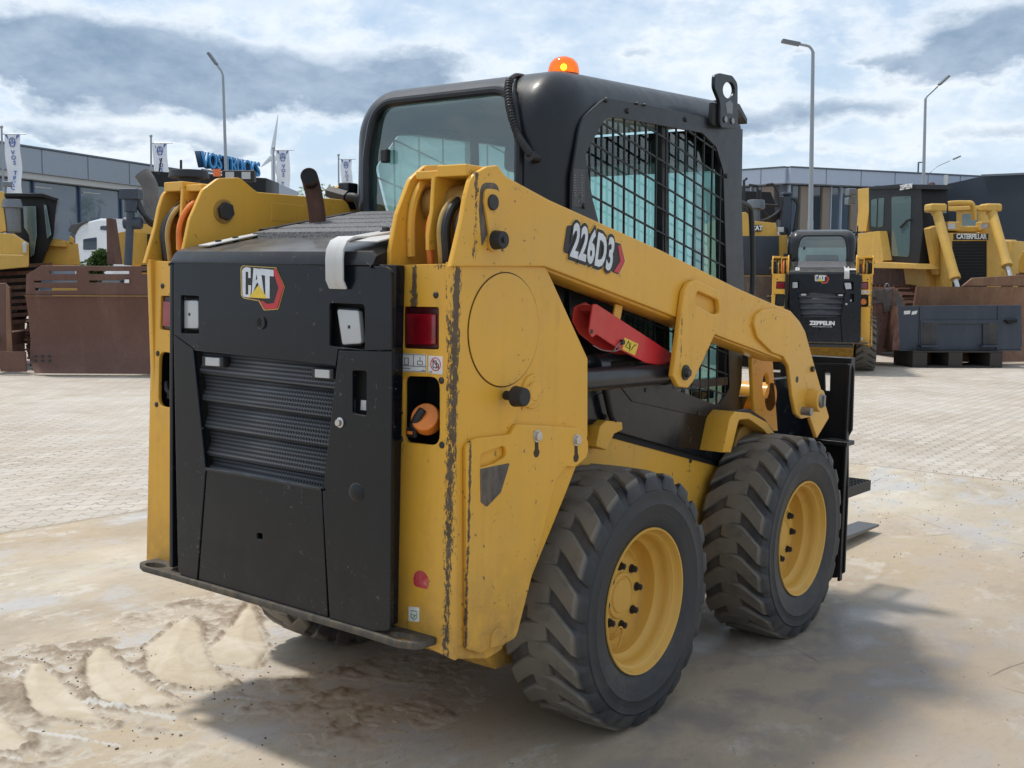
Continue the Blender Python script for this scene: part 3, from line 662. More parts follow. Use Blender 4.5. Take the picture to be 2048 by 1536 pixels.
        # links, handle hose and knob at the rear pivot
        p0, p1 = S(980, 405, .614), S(985, 480, .614)
        lk = [(p0.x-.030, p0.z, .0), (p0.x-.028, p0.z+.032, .028), (p0.x+.028, p0.z+.032, .028), (p0.x+.028, p0.z, 0), (p1.x+.020, p1.z+.01, .0), (p1.x+.018, p1.z-.028, .02), (p1.x-.018, p1.z-.028, .02), (p1.x-.020, p1.z+.01, .0)]
        ln = splate('pivot_link', [lk], .622, .008, M['yellow_arm'], arm, .002, px=False, mirror=mirror)
        bm = bmesh.new(); cyl(bm, (p0.x, -.622, p0.z), (p0.x, -.628, p0.z), .020, .018, 28); o = fb('pivot_cap', bm, 'darksteel', .001, parent=ln)
        if mirror: mir(o.data)
        bm = bmesh.new(); cyl(bm, (p1.x, -.622, p1.z), (p1.x, -.650, p1.z), .024, .021, 28); cyl(bm, (p1.x, -.65, p1.z), (p1.x, -.655, p1.z), .008, n=6); o = fb('pivot_knob', bm, 'rubber', .002, parent=ln)
        if mirror: mir(o.data)
        splate('worn_patch', [[(x_, z_, r_) for x_, z_, r_ in ((p0.x-.042, p0.z-.02, .01), (p0.x-.038, p0.z+.045, .03), (p0.x+.034, p0.z+.050, .03), (p0.x+.036, p0.z-.01, .005), (p0.x-.028, p0.z-.11, .004))]], .6148, .002, M['scuff'], ln, .0005, px=False, mirror=mirror)
        # cross bar and mid plate between the tower plates
        zt = S(985, 332, .614).z
        bm = bmesh.new(); box(bm, (-.755, -.597*sgn, zt-.030), (-.650, -.505*sgn, zt-.002)); zt2 = zt-.012; box(bm, (-.745, -.427*sgn, zt2-.02), (-.66, -.503*sgn, zt2)); o = fb('tower_cross_bar', bm, 'yellow_arm', .003, parent=tw)
        me_ = splate('mid_plate', [[(858, 500), (858, 470), (866, 420), (870, 352), (960, 352), (960, 500)]], .505, .012, M['yellow_arm'], tw, .002, mirror=mirror)
        # hoses looping between the plates
        zc = p0.z-.02; uc = p0.x-.02
        for k, (v_, rr_, mt, rad, ph) in enumerate(((.548, .155, 'hose', .012, 0), (.534, .160, 'tanhose', .008, .1), (.578, .140, 'hose', .013, .2), (.490, .150, 'orange', .0085, .0)) + (((.470, .166, 'orange', .0085, .2), (.447, .142, 'hose', .011, .1)) if mirror else ())):
            q_ = rr_-(.055 if mirror else .07); pts = [(uc+.015-q_*math.sin(a)*.95, -v_*sgn, zc-.055+q_*math.cos(a)) for a in [ph-.3+i*1.9/12 for i in range(13)]]; pts += [(uc+.02-q_*.90, -v_*sgn, zc-.13), (uc+.03-q_*.85, -v_*sgn, 1.32)]
            bm = bmesh.new(); tube(bm, pts, rad, 10); fb('hydraulic_hose', bm, mt, 0, parent=arm)
        bm = bmesh.new(); cyl(bm, (p0.x, -.43*sgn, p0.z), (p0.x, -.60*sgn, p0.z), .045, n=28); cyl(bm, (p0.x, -.40*sgn, p0.z), (p0.x, -.415*sgn, p0.z), .036, n=24); fb('pivot_shaft', bm, 'scuffyellow', .002, parent=arm)
        bm = bmesh.new(); cyl(bm, (p0.x, -.385*sgn, p0.z), (p0.x, -.40*sgn, p0.z), .028, n=6); fb('pivot_nut', bm, 'darksteel', .002, parent=arm)
        # boss with black knob low on the tower
        c = S(1065, 783, .61); bm = bmesh.new(); cyl(bm, (c.x, -.60, c.z), (c.x, -.613, c.z), .045, n=36); cyl(bm, (c.x, -.613, c.z), (c.x, -.622, c.z), .028, .024, 30); beam(bm, (c.x-.05, -.610, c.z-.015), (c.x, -.610, c.z-.005), .02, .05)
        o = fb('tower_boss', bm, 'yellow', .003, parent=tw)
        if mirror: mir(o.data)
        kb = S(1035, 793, .65); bm = bmesh.new(); cyl(bm, (kb.x, -.61, kb.z), (kb.x, -.672, kb.z), .012, n=16); cyl(bm, (kb.x, -.64, kb.z), (kb.x, -.675, kb.z), .027, .023, 28); o = fb('black_knob', bm, 'rubber', .003, parent=tw)
        if mirror: mir(o.data)
        # ---- hydraulics under the arm
        a, b = S(1150, 762, .56), S(1336, 745, .56); bm = bmesh.new(); cyl(bm, (a.x, -.56*sgn, a.z), (b.x, -.56*sgn, b.z), .034, n=28); e = S(1368, 744, .56); cyl(bm, (b.x-.03, -.56*sgn, b.z), (b.x+.02, -.56*sgn, b.z), .039, n=28); cyl(bm, (b.x, -.56*sgn, b.z), (e.x, -.56*sgn, e.z), .022, n=20)
        lc = fb('lift_cylinder', bm, 'cylblack', .002)
        a, b = S(1140, 728, .50), S(1300, 710, .50); bm = bmesh.new(); cyl(bm, (a.x, -.50*sgn, a.z), (b.x, -.50*sgn, b.z), .020, n=20); cyl(bm, (a.x+.10, -.51*sgn, a.z-.01), (a.x+.15, -.51*sgn, a.z-.01), .036, n=24); fb('hydraulic_tube', bm, 'cylblack', .002)
        # red safety brace (channel)
        rb = splate('safety_brace', [[(1178, 664, .01), (1186, 608, .01), (1194, 608, .01), (1347, 708, .01), (1338, 737, .008), (1326, 731, .02), (1292, 726, .02), (1239, 699), (1193, 669, .01), (1184, 676, .01)]], .575, .006, M['red'], root, .002, mirror=mirror)
        splate('brace_web', [[(1190, 611), (1347, 709), (1343, 718), (1187, 622)]], .569, .05, M['red'], rb, .002, mirror=mirror)
        splate('brace_flange', [[(1146, 643, .01), (1150, 613, .02), (1172, 604, .01), (1330, 700, .01), (1320, 728, .02), (1200, 700), (1160, 668, .01)]], .515, .006, M['red'], rb, .002, mirror=mirror)
        bm = bmesh.new(); p = S(1183, 663, .575); cyl(bm, (p.x, -.5755, p.z), (p.x, -.5762, p.z), .007, n=16); p = S(1242, 684, .575); cyl(bm, (p.x, -.575, p.z), (p.x, -.585, p.z), .008, n=12)
        o = fb('brace_pin', bm, 'darksteel', 0, parent=rb)
        if mirror: mir(o.data)
        if not mirror:
            lb = splate('warning_label', [[(1249, 675, .003), (1277, 688, .003), (1270, 711, .003), (1245, 699, .003)]], .5762, .001, M['labelyellow'], rb, 0)
            bm = bmesh.new()
            for tri in (((1251, 693), (1260, 698), (1257.5, 682)), ): tube(bm, [S(*q, .577) for q in tri], .0012, 6, True)
            tube(bm, [S(*q, .577) for q in ((1263, 700), (1265, 695), (1270, 690), (1273, 690))], .0012, 6); tube(bm, [S(*q, .577) for q in ((1262, 685), (1259.5, 703))], .0008, 6)
            fb('label_print', bm, 'inkblack', 0, parent=lb)
            bm = bmesh.new(); tube(bm, smoothpath([S(*q, .58) for q in ((1243, 684), (1236, 690), (1228, 702), (1240, 698), (1236, 690))], 5), .0015, 6); tube(bm, smoothpath([S(*q, .57) for q in ((1186, 691), (1205, 700), (1225, 702), (1230, 698))], 5), .0015, 6); fb('brace_cable', bm, 'steel', 0, parent=rb)
            splate('hanger_strap', [[(1224, 648), (1232, 608), (1246, 612), (1238, 655)]], .56, .006, M['yellow_arm'], root, .001)
        # yellow latch bracket and front frame arch
        splate('latch_bracket', [[(1192, 893), (1200, 853, .01), (1213, 841, .01), (1245, 844, .008), (1246, 860, .008), (1229, 868), (1213, 901, .006)]], .47, .05, M['yellow'], root, .004, mirror=mirror)
        splate('front_arch', [[(1446, 905), (1460, 836, .02), (1471, 823, .02), (1500, 826, .03), (1535, 845, .03), (1549, 866), (1538, 872), (1526, 858, .03), (1498, 838, .03), (1478, 840, .02), (1462, 905)]], .53, .11, M['yellow'], root, .003, mirror=mirror)
        splate('front_arch_inner', [[(1466, 905), (1480, 858, .03), (1500, 846, .04), (1530, 858, .04), (1552, 885), (1552, 905)]], .47, .03, M['scuffyellow'], root, .004, mirror=mirror)
        splate('arch_rubber', [[(1462, 823), (1500, 818, .01), (1530, 838), (1548, 862), (1540, 868), (1498, 832), (1464, 832)]], .512, .02, M['rubber'], root, .002, mirror=mirror)
        bm = bmesh.new(); tube(bm, [S(1210, 775, .46), S(1222, 828, .46), S(1228, 842, .46)], .012, 12); o = fb('gas_strut', bm, 'hose', 0)
        if mirror: mir(o.data)
    c = S(1556, 795, .5); bm = bmesh.new(); cyl(bm, (c.x, -.47, c.z), (c.x, .47, c.z), .056, n=36); fb('arm_cross_tube', bm, 'yellow_arm', 0)
    # model number on the right arm
    mats = []
    tm = []
    A, Bq = S(1128, 478, .614), S(1238, 520, .614)
    ang = math.atan2((Bq-A).z, (Bq-A).x); cx = S(1188, 499, .614)
    def arm_text(s, size, off, ext, v, mat, name, parent, sx, dx=0, dz=0, spacing=1.0):
        me = text_mesh(s, size, ext, off, sx, spacing=spacing); me.transform(Matrix.Translation((cx.x+dx, -v, cx.z+dz)) @ Matrix.Rotation(-ang, 4, 'Y') @ MS)
        return finm(name, me, M[mat], parent, smooth=0)
    dec = splate('model_decal', [[(1124, 505, .01), (1133, 449, .012), (1151, 448, .01), (1165, 460, .006), (1243, 486, .006), (1252, 523, .004), (1238, 551, .004), (1226, 547, .006), (1205, 533), (1180, 530, .006), (1150, 515)]], .6152, .0012, M['gold'], root, 0)
    splate('decal_ground', [[(1126, 504, .01), (1134, 451, .012), (1150, 450, .01), (1165, 462, .006), (1242, 488, .006), (1250, 523, .004), (1237, 549, .004), (1227, 545, .006), (1206, 531), (1180, 528, .006), (1150, 513)]], .6162, .0012, M['inkblack'], dec, 0)
    splate('decal_red', [[(1236, 491, .0), (1242, 490, .002), (1249, 523, .002), (1237, 547, .002), (1228, 543, .0), (1241, 522, .0)]], .6172, .0012, M['cdred'], dec, 0)
    arm_text('226D3', .124, .0175, .0004, .6152, 'gold', 'decal_edge', dec, .60, dx=-.010, spacing=1.06)
    arm_text('226D3', .124, .0135, .0004, .6172, 'inkblack', 'decal_outline', dec, .60, dx=-.010, spacing=1.06)
    arm_text('226D3', .124, .0042, .0004, .6184, 'silver', 'decal_number', dec, .60, dx=-.010, spacing=1.06)
    # ---- wheels
    def tyre_mesh():
        bm = bmesh.new()
        prof = [(.208, -.108), (.222, -.121), (.25, -.130), (.285, -.1365), (.292, -.139), (.298, -.1365), (.322, -.1375), (.330, -.1385), (.334, -.134), (.347, -.131), (.362, -.121), (.371, -.10), (.374, -.06), (.374, 0)]
        prof = prof + [(r_, -w) for r_, w in prof[-2::-1]]
        lathe(bm, prof, n=96)
        NL = 22; dth = 2*math.pi/NL
        def P(w, r_, th): return Vector((math.sin(th)*r_*-1, w, math.cos(th)*r_))
        for side in (1, -1):
            for k in range(NL):
                t0 = k*dth + (0 if side > 0 else dth/2)
                st = [(.1360, .342, .336, .265, .074), (.133, .357, .342, .262, .080), (.127, .3735, .355, .245, .084), (.114, .3835, .365, .215, .086), (.056, .3865, .365, .085, .084), (.038, .3865, .365, .056, .082), (-.022, .3865, .365, .026, .074), (-.032, .385, .365, .026, .066)]
                rings = []
                for (w, rt, rb, th, hw) in st:
                    w_ = w*side; c = t0+th
                    rings.append([bm.verts.new(P(w_, rb, c-hw-.025)), bm.verts.new(P(w_, rt-.003, c-hw)), bm.verts.new(P(w_, rt, c-hw+.012)), bm.verts.new(P(w_, rt, c)), bm.verts.new(P(w_, rt, c+hw-.012)), bm.verts.new(P(w_, rt-.003, c+hw)), bm.verts.new(P(w_, rb, c+hw+.025))])
                for a, b in zip(rings, rings[1:]):
                    for i in range(6): bm.faces.new((a[i], a[i+1], b[i+1], b[i]))
                bm.faces.new(rings[0]); 
                e = rings[-1]; bot = [bm.verts.new(P((st[-1][0]-.008)*side, .355, t0+.03+q)) for q in (-.08, .08)]
                bm.faces.new((e[0], e[1], e[2], e[3], e[4], e[5], e[6], bot[1], bot[0]))
        bmesh.ops.recalc_face_normals(bm, faces=bm.faces)
        me = bpy.data.meshes.new('tyre'); bm.to_mesh(me); bm.free(); me.materials.append(M['tyre'])
        for p in me.polygons: p.use_smooth = True
        me.set_sharp_from_angle(angle=R(32)); return me
    bm = bmesh.new()
    lathe(bm, [(.196, -.10), (.214, -.112), (.2185, -.121), (.2165, -.125), (.212, -.124), (.207, -.114), (.204, -.106), (.197, -.100), (.191, -.090), (.189, -.076), (.188, -.066), (.180, -.056), (.171, -.050), (.168, -.030), (.166, -.014), (.158, -.004), (.146, -.004), (.134, -.016), (.118, -.028), (.110, -.031), (.072, -.031), (.068, -.037), (.060, -.0385), (.057, -.0345), (.053, -.0345), (.050, -.039), (.0, -.040)], n=80)
    lathe(bm, [(.205, -.10), (.20, .10), (.217, .12)], n=64)
    rim_me = None
    tyre_me = tyre_me_r = tyre_mesh(); 
    wheels = []
    for u in (0, 1.152):
        for sgn in (1, -1):
            w = bpy.data.objects.new('wheel', None); w.empty_display_size = .1; link(w, root); w.location = (u, -.5735*sgn, .379)
            w.rotation_euler = (0, .1*(u+sgn), 0 if sgn > 0 else math.pi)
            t = bpy.data.objects.new('tyre', tyre_me); link(t, w); t.scale = (.992, .985, .992)
            if rim_me is None:
                rim = fin('rim', bm, M['yellow_clean'], w); rim_me = rim.data
            else: rim = bpy.data.objects.new('rim', rim_me); link(rim, w)
            for k in range(8):
                a = k*math.pi/4+.2; c = Vector((math.cos(a)*.092, 0, math.sin(a)*.092))
                if u == 0 and sgn == 1 and k == 0:
                    b2 = bmesh.new(); cyl(b2, (0, .017, 0), (0, .010, 0), .017, n=20); cyl(b2, (0, .010, 0), (0, -.006, 0), .0135, n=6); cyl(b2, (0, -.006, 0), (0, -.010, 0), .007, n=12)
                    nut = fin('wheel_nut', b2, M['darksteel'], w, .001); nut_me = nut.data
                else: nut = bpy.data.objects.new('wheel_nut', nut_me); link(nut, w)
                nut.location = c+Vector((0, -.044, 0)); nut.scale = (.8, .8, .8)
            wheels.append(w)
    b2 = bmesh.new(); c0 = Vector((-.02, -.62, .205)); tube(b2, smoothpath([c0+Vector(q) for q in ((-.02, 0, .06), (-.012, -.01, .085), (.008, -.01, .08), (.014, -.005, .05), (.01, 0, .02))], 5), .003, 8); o = fin('valve_stem', b2, M['yellow_clean'], wheels[0]); o.parent = wheels[0]
    o.data.transform(Matrix.Translation(-wheels[0].location))
    # ---- rear door
    U = -.867
    dtop = bplate('rear_door', [[(347, 521, .01), (783, 533, .03), (783, 700, .0), (729.5, 701), (676, 699), (671, 732), (389, 701), (387, 696), (347, 667)],
                   [(362, 590, .006), (397, 592, .004), (397, 668, .004), (362, 667, .006)],
                   [(659, 606, .008), (729, 609, .01), (729.5, 700, .008), (659, 692, .006)]], U, .012, M['black'], root, .002)
    def fr(name, loops, u, th, mat, par, bev=.002): return bplate(name, loops, u, th, M[mat], par, bev)
    fr('left_post', [[(347, 669), (386, 698), (411, 938), (393, 1165), (356, 1146, .02)]], U, .012, 'black', dtop)
    fr('right_post', [[(677, 701), (783, 703), (780, 1262, .02), (742, 1263), (659.5, 1247), (645, 985)], [(705, 741, .006), (733, 742, .006), (733, 832, .006), (705, 827, .006)]], U, .012, 'black', dtop)
    fr('lower_panel', [[(413, 939), (643, 981), (656, 1246), (396, 1166)], [(519-5, 1066, .004), (524, 1067, .004), (524, 1079, .004), (514, 1078, .004)]], U+.003, .012, 'black', dtop, .003)
    bm = bmesh.new(); p, q = B(412, 938, U-.004), B(644, 980, U-.004); tube(bm, [p, q], .0045, 8); fb('panel_lip', bm, 'black', 0, parent=dtop)
    # side returns of the door and the black flank down to the bumper
    for sgn in (1, -1):
        bm = bmesh.new(); yo, yi = -.452*sgn, -.43*sgn
        pr = [(-.855, -.425*sgn), (-.83, -.447*sgn), (-.797, -.447*sgn), (-.797, -.41*sgn), (-.855, -.41*sgn)]
        lo = [bm.verts.new((x_, y_, .44)) for x_, y_ in pr]; hi = [bm.verts.new((x_, y_, 1.335)) for x_, y_ in pr]
        for i in range(5): bm.faces.new((lo[i], lo[(i+1) % 5], hi[(i+1) % 5], hi[i]))
        bm.faces.new(lo[::-1]); bm.faces.new(hi)
        fb('door_flank', bm, 'black', .004, parent=dtop)
    bm = bmesh.new(); box(bm, (-.80, -.40, .44), (-.79, .40, 1.33)); 
    for (z0, z1, v0, v1) in ((1.08, 1.33, -.41, .42),): pass
    fb('door_back', bm, 'matte', 0, parent=dtop)
    # louvres of perforated sheet
    def gz(t):  # left/right edge of the grille opening at fraction t from top
        l = Vector((389, 701)).lerp(Vector((411, 936)), t); r_ = Vector((671, 732)).lerp(Vector((643, 980)), t); return B(*l, U), B(*r_, U)
    NLV = 4
    gb = None
    for k in range(NLV+1):
        t0 = -.02 + k*.235; t1 = t0+.235
        l0, r0 = gz(t0); l1, r1 = gz(min(t1, 1.02)); bm = bmesh.new()
        dep = .034
        l0 = l0+Vector((dep, .01, 0)); r0 = r0+Vector((dep, -.01, 0))
        lm, rm = l0.lerp(l1, .42)+Vector((0, 0, 0)), r0.lerp(r1, .42); lm.x = rm.x = U+dep*.95
        ln, rn = l0.lerp(l1, .80), r0.lerp(r1, .80); ln.x = rn.x = U+.012
        lq, rq = l1+Vector((dep, .01, 0)), r1+Vector((dep, -.01, 0))
        pts = [(l0, r0), (lm, rm), (ln, rn), (ln.lerp(lq, .12)+Vector((-.0, 0, -.004)), rn.lerp(rq, .12)+Vector((0, 0, -.004))), (lq, rq)]
        rows = []
        for a, b in pts: rows.append([bm.verts.new(a), bm.verts.new(b)])
        for a, b in zip(rows, rows[1:]): bm.faces.new((a[0], a[1], b[1], b[0]))
        lv = fb('louvre', bm, 'perf', 0, smooth=20, parent=dtop)
        md = lv.modifiers.new('thick', 'SOLIDIFY'); md.thickness = .002
    # small grille lamps
    for q in (((410, 714), (438, 716), (438, 733), (410, 731)), ((629, 738), (658, 740), (658, 757), (629, 755))):
        gl = fr('grille_lamp', [[(q[0][0]-6, q[0][1]-2, .003), (q[1][0]+8, q[1][1]-2, .003), (q[2][0]+8, q[2][1]+2, .003), (q[3][0]-6, q[3][1]+2, .003)]], U+.006, .025, 'rubber', dtop)
        fr('lamp_lens', [[(*p, .003) for p in q]], U+.002, .01, 'lamplens', gl)
    # headlamps in their recesses
    for rc, lp in ((((659, 606), (729, 609), (729.5, 700), (659, 692)), ((673, 618), (717, 621), (723, 687), (684, 690))), (((362, 590), (397, 592), (397, 668), (362, 667)), ((361, 600), (396, 601), (396.5, 657), (366, 657)))):
        hl = fr('headlamp', [[(p[0]+dx*1.5, p[1]+dy*1.5, .01) for p, dx, dy in zip(lp, (-1, 1, 1, -1), (-3, -3, 3, 3))]], U+.020, .025, 'rubber', dtop, .003)
        fr('headlamp_lens', [[(*p, .008) for p in lp]], U+.012, .016, 'lamplens', hl, .003)
        c = B(sum(p[0] for p in lp)/4-1, sum(p[1] for p in lp)/4, U+.012); bm = bmesh.new(); box(bm, c+Vector((-.0008, -.004, -.004)), c+Vector((.004, .004, .004))); fb('lamp_chip', bm, 'inkblack', 0, parent=hl)
        fr('lamp_recess', [[(*p, .006) for p in rc]], U+.035, .006, 'matte', dtop, .001)
    cc = B(523.6, 646, U); bm = bmesh.new(); lathe(bm, [(.0, .002), (.006, .002), (.0075, -.002), (.013, -.002), (.0145, -.005), (.0165, -.005), (.0175, .0), (.0175, .004)], 'x', 32, c=(U, cc.y, cc.z)); fb('camera_port', bm, 'rubber', 0, parent=dtop)
    bm = bmesh.new(); c = B(681, 845, U); lathe(bm, [(.0, -.012), (.008, -.012), (.009, -.009), (.009, -.004), (.013, -.003), (.013, .001)], 'x', 24, c=(U, c.y, c.z)); fb('door_lock', bm, 'chrome', 0, parent=dtop)
    c = B(713, 985, U); bm = bmesh.new(); bmesh.ops.create_uvsphere(bm, u_segments=24, v_segments=14, radius=.030); bmesh.ops.scale(bm, vec=(.18, .9, .8), verts=bm.verts); bmesh.ops.translate(bm, vec=(U, c.y, c.z), verts=bm.verts); fb('door_dent', bm, 'black', 0, 60, parent=dtop)
    fr('slot_back', [[(704, 739), (735, 740), (735, 834), (704, 829)]], U+.03, .004, 'matte', dtop, 0)
    fr('slot_tag', [[(722, 800), (732, 801), (732, 821), (721, 820)]], U+.026, .002, 'decal', dtop, 0)
    # ---- emblem: lettering on a gold-edged badge with a red hexagon
    E = U-.0005
    bd = bplate('door_emblem', [[(481, 535, .008), (486, 531, .006), (552, 535, .006), (569, 574, .006), (556, 619, .008), (528, 621, .008), (517, 602), (487, 597, .008), (482, 590, .006)]], E-.001, .002, M['gold'], dtop, 0)
    bplate('emblem_ground', [[(482.5, 536, .008), (487, 532.5, .006), (551, 536.5, .006), (567.5, 574, .006), (555, 617.5, .008), (529, 619.5, .008), (518, 600.5), (488, 595.5, .008), (483.5, 589, .006)]], E-.002, .0015, M['inkblack'], bd, 0)
    bplate('emblem_red', [[(547, 538), (552, 538), (567, 574), (554, 617), (529, 618.5), (520, 602), (526, 602), (534, 608), (548, 606), (557, 576), (547, 545)]], E-.0028, .0015, M['cdred'], bd, 0)
    bplate('emblem_letter', [[(501, 536), (501, 556), (496.5, 556), (496.5, 544), (491, 543), (491, 589), (496.5, 589), (496.5, 570), (502, 571), (501, 588), (498, 595), (488, 594), (485, 590), (484, 541), (487, 536), (493, 534)]], E-.0030, .0015, M['silver'], bd, 0)
    bplate('emblem_letter', [[(507, 536), (521, 538), (528, 590), (519, 572), (514, 564), (503, 591)], [(513, 547), (515, 558), (511, 561)]], E-.0030, .0015, M['silver'], bd, 0)
    bplate('emblem_letter', [[(521, 537), (547, 540), (547, 553), (539, 552), (539, 597), (531, 596), (530, 551), (523, 550)]], E-.0030, .0015, M['silver'], bd, 0)
    bplate('emblem_triangle', [[(517, 570), (534, 597), (497, 595)]], E-.0038, .0015, M['labelyellow'], bd, 0)
    # ---- hood
    zr, zf = 1.348, 1.512
    bm = bmesh.new(); uu = [-.872, -.856, -.83, -.70, -.20]; zz = [1.338, 1.366, 1.376, 1.405, 1.510]; vv = (-.405, -.39, 0, .39, .405)
    hood = None
    top = [[bm.verts.new((a, -v, z_-(.012 if abs(v) > .4 else 0))) for v in vv] for a, z_ in zip(uu, zz)]
    bot = [[bm.verts.new((a, -v, 1.332)) for v in vv] for a in uu]
    for i in range(4):
        for j in range(4): bm.faces.new((top[i][j], top[i][j+1], top[i+1][j+1], top[i+1][j]))
        bm.faces.new((bot[i][0], top[i][0], top[i+1][0], bot[i+1][0])); bm.faces.new((bot[i][4], bot[i+1][4], top[i+1][4], top[i][4]))
    for j in range(4): bm.faces.new((bot[0][j], bot[0][j+1], top[0][j+1], top[0][j])); bm.faces.new((bot[4][j], top[4][j], top[4][j+1], bot[4][j+1]))
    for i in range(4):
        for j in range(4): bm.faces.new((bot[i][j], bot[i+1][j], bot[i+1][j+1], bot[i][j+1]))
    hood = fb('hood', bm, 'hoodblack', .004, 30)
    def hz(u): 
        for (a, za), (b, zb) in zip(zip(uu, zz), zip(uu[1:], zz[1:])):
            if a <= u <= b: return za+(zb-za)*(u-a)/(b-a)
        return zz[-1]
    for k in range(5):
        u0 = -.66+k*.092; bm = bmesh.new()
        v8 = [(u0, hz(u0)-.002), (u0+.004, hz(u0)+.016), (u0+.074, hz(u0+.074)+.016), (u0+.076, hz(u0+.084)-.002)]
        a = [bm.verts.new((q[0], .30, q[1])) for q in v8]; b = [bm.verts.new((q[0], -.30, q[1])) for q in v8]
        for i in range(3): bm.faces.new((a[i], a[i+1], b[i+1], b[i]))
        bm.faces.new(a); bm.faces.new(b[::-1]); bm.faces.new((a[0], b[0], b[3], a[3])); fb('tread_strip', bm, 'grit', 0, parent=hood)
    for sgn in (1, -1):
        bm = bmesh.new(); beam(bm, (-.60, -.325*sgn, hz(-.6)+.012), (-.23, -.325*sgn, hz(-.23)+.012), .035, .012); fb('hood_rail', bm, 'blackcab', .002, parent=hood)
    # white hinge straps
    bm = bmesh.new()
    def strap(v0, w, pts, th=.006):
        a = [[bm.verts.new((p[0], -(v0+s*w/2), p[1])) for s in (-1, 1)] for p in pts]
        nrm = []
        for i, p in enumerate(pts):
            q0 = Vector(pts[max(i-1, 0)]); q1 = Vector(pts[min(i+1, len(pts)-1)]); d = (q1-q0).normalized(); nrm.append(Vector((-d.y, d.x)))
        b = [[bm.verts.new((p[0]+n_.x*th, -(v0+s*w/2), p[1]+n_.y*th)) for s in (-1, 1)] for p, n_ in zip(pts, nrm)]
        for i in range(len(pts)-1):
            bm.faces.new((a[i][0], a[i+1][0], a[i+1][1], a[i][1])); bm.faces.new((b[i][0], b[i][1], b[i+1][1], b[i+1][0]))
            for s in (0, 1): bm.faces.new((a[i][s], b[i][s], b[i+1][s], a[i+1][s]))
        bm.faces.new((a[0][0], a[0][1], b[0][1], b[0][0])); bm.faces.new((a[-1][0], b[-1][0], b[-1][1], a[-1][1]))
    vs_ = -B(671, 540, -.885).y; z_b = B(670, 576, -.88).z
    strap(vs_, .062, [(-.872, z_b), (-.884, z_b+.02), (-.886, 1.345), (-.884, 1.368), (-.872, 1.388), (-.85, 1.398), (-.80, 1.402), (-.62, 1.435)])
    st = fb('hinge_strap', bm, 'strap', .002, 50, parent=hood)
    bm = bmesh.new()
    for u_ in (-.71, -.66):
        cyl(bm, (u_, -vs_, hz(u_)+.02), (u_, -vs_, hz(u_)+.032), .012, n=6); cyl(bm, (u_, -vs_, hz(u_)+.016), (u_, -vs_, hz(u_)+.023), .016, n=16)
    fb('strap_bolt', bm, 'darksteel', .001, parent=st)
    bm = bmesh.new(); strap(.355, .10, [(-.85, 1.388), (-.80, 1.400), (-.72, 1.412)], .004); fb('hood_flap', bm, 'strap', .001, 50, parent=hood)
    bm = bmesh.new(); strap(-.30, .05, [(-.83, 1.381), (-.70, 1.411), (-.62, 1.428)], .004); st2 = fb('hinge_strap', bm, 'strap', .001, 50, parent=hood)
    bm = bmesh.new()
    for u_ in (-.78, -.72): cyl(bm, (u_, .30, hz(u_)), (u_, .30, hz(u_)+.014), .010, n=6)
    fb('strap_bolt', bm, 'darksteel', .001, parent=st2)
    # ---- bumper plate
    zb = .43
    rp = [(-.80, -.576, .01), (-.86, -.572, .03), (-.880, -.52, .05), (-.876, -.40), (-.876, .40), (-.880, .52, .05), (-.86, .572, .03), (-.80, .576, .01), (-.70, .50), (-.70, -.50)]
    def ell(cx_, cy_, a, b, n=24): return [(cx_+a*math.cos(i*2*math.pi/n), cy_+b*math.sin(i*2*math.pi/n)) for i in range(n)]
    me = plate_mesh([rnd_poly(rp, .01), ell(-.845, .505, .024, .040), ell(-.845, -.505, .024, .040)], .018, .003); me.transform(Matrix.Translation((0, 0, zb-.008)))
    finm('rear_bumper', me, M['bumper'], root)
    # ---- cab shell
    bm = bmesh.new(); bmesh.ops.create_cube(bm, size=2); bmesh.ops.subdivide_edges(bm, edges=bm.edges, cuts=27, use_grid_fill=True)
    U0, U1, V, Z0, Z1 = -.178, .99, .436, .95, 1.948; ru, rv, rz = .19, .115, .19
    def warp(a): return math.copysign(abs(a)**.55, a) if abs(a) > 1e-9 else 0
    for v in bm.verts:
        a = Vector((warp(v.co.x), warp(v.co.y), warp(v.co.z)))
        p = Vector(((U0+U1)/2+a.x*(U1-U0)/2, a.y*V, (Z0+Z1)/2+a.z*(Z1-Z0)/2))
        q = Vector((max(p.x, U0+ru), max(-V+rv, min(V-rv, p.y)), min(p.z, Z1-rz)))
        d = Vector(((p.x-q.x)/ru, (p.y-q.y)/rv, (p.z-q.z)/rz)); L = d.length
        if L > 1e-6:
            m_ = max(abs(d.x), abs(d.y), abs(d.z)); d = d/L*min(1, m_) if m_ < 1 else d/L
            p = q+Vector((d.x*ru, d.y*rv, d.z*rz))
        if p.z > 1.6: p.z += .06*max(0, p.x)*min(1, (p.z-1.6)/.25)
        if p.z < 1.86 and p.x < .1: p.x += .0
        v.co = p
    bmesh.ops.delete(bm, geom=[f for f in bm.faces if all(v.co.x > U1-.001 for v in f.verts) or all(v.co.z < Z0+.001 for v in f.verts)], context='FACES')
    bmesh.ops.remove_doubles(bm, verts=bm.verts, dist=.0004); bmesh.ops.recalc_face_normals(bm, faces=bm.faces)
    me = bpy.data.meshes.new('cab'); bm.to_mesh(me); bm.free(); shell = bpy.data.objects.new('cab', me); COL.objects.link(shell); me.materials.append(M['blackcab'])
    sm = shell.modifiers.new('s', 'SOLIDIFY'); sm.thickness = .028; sm.offset = -1
    cutters = []
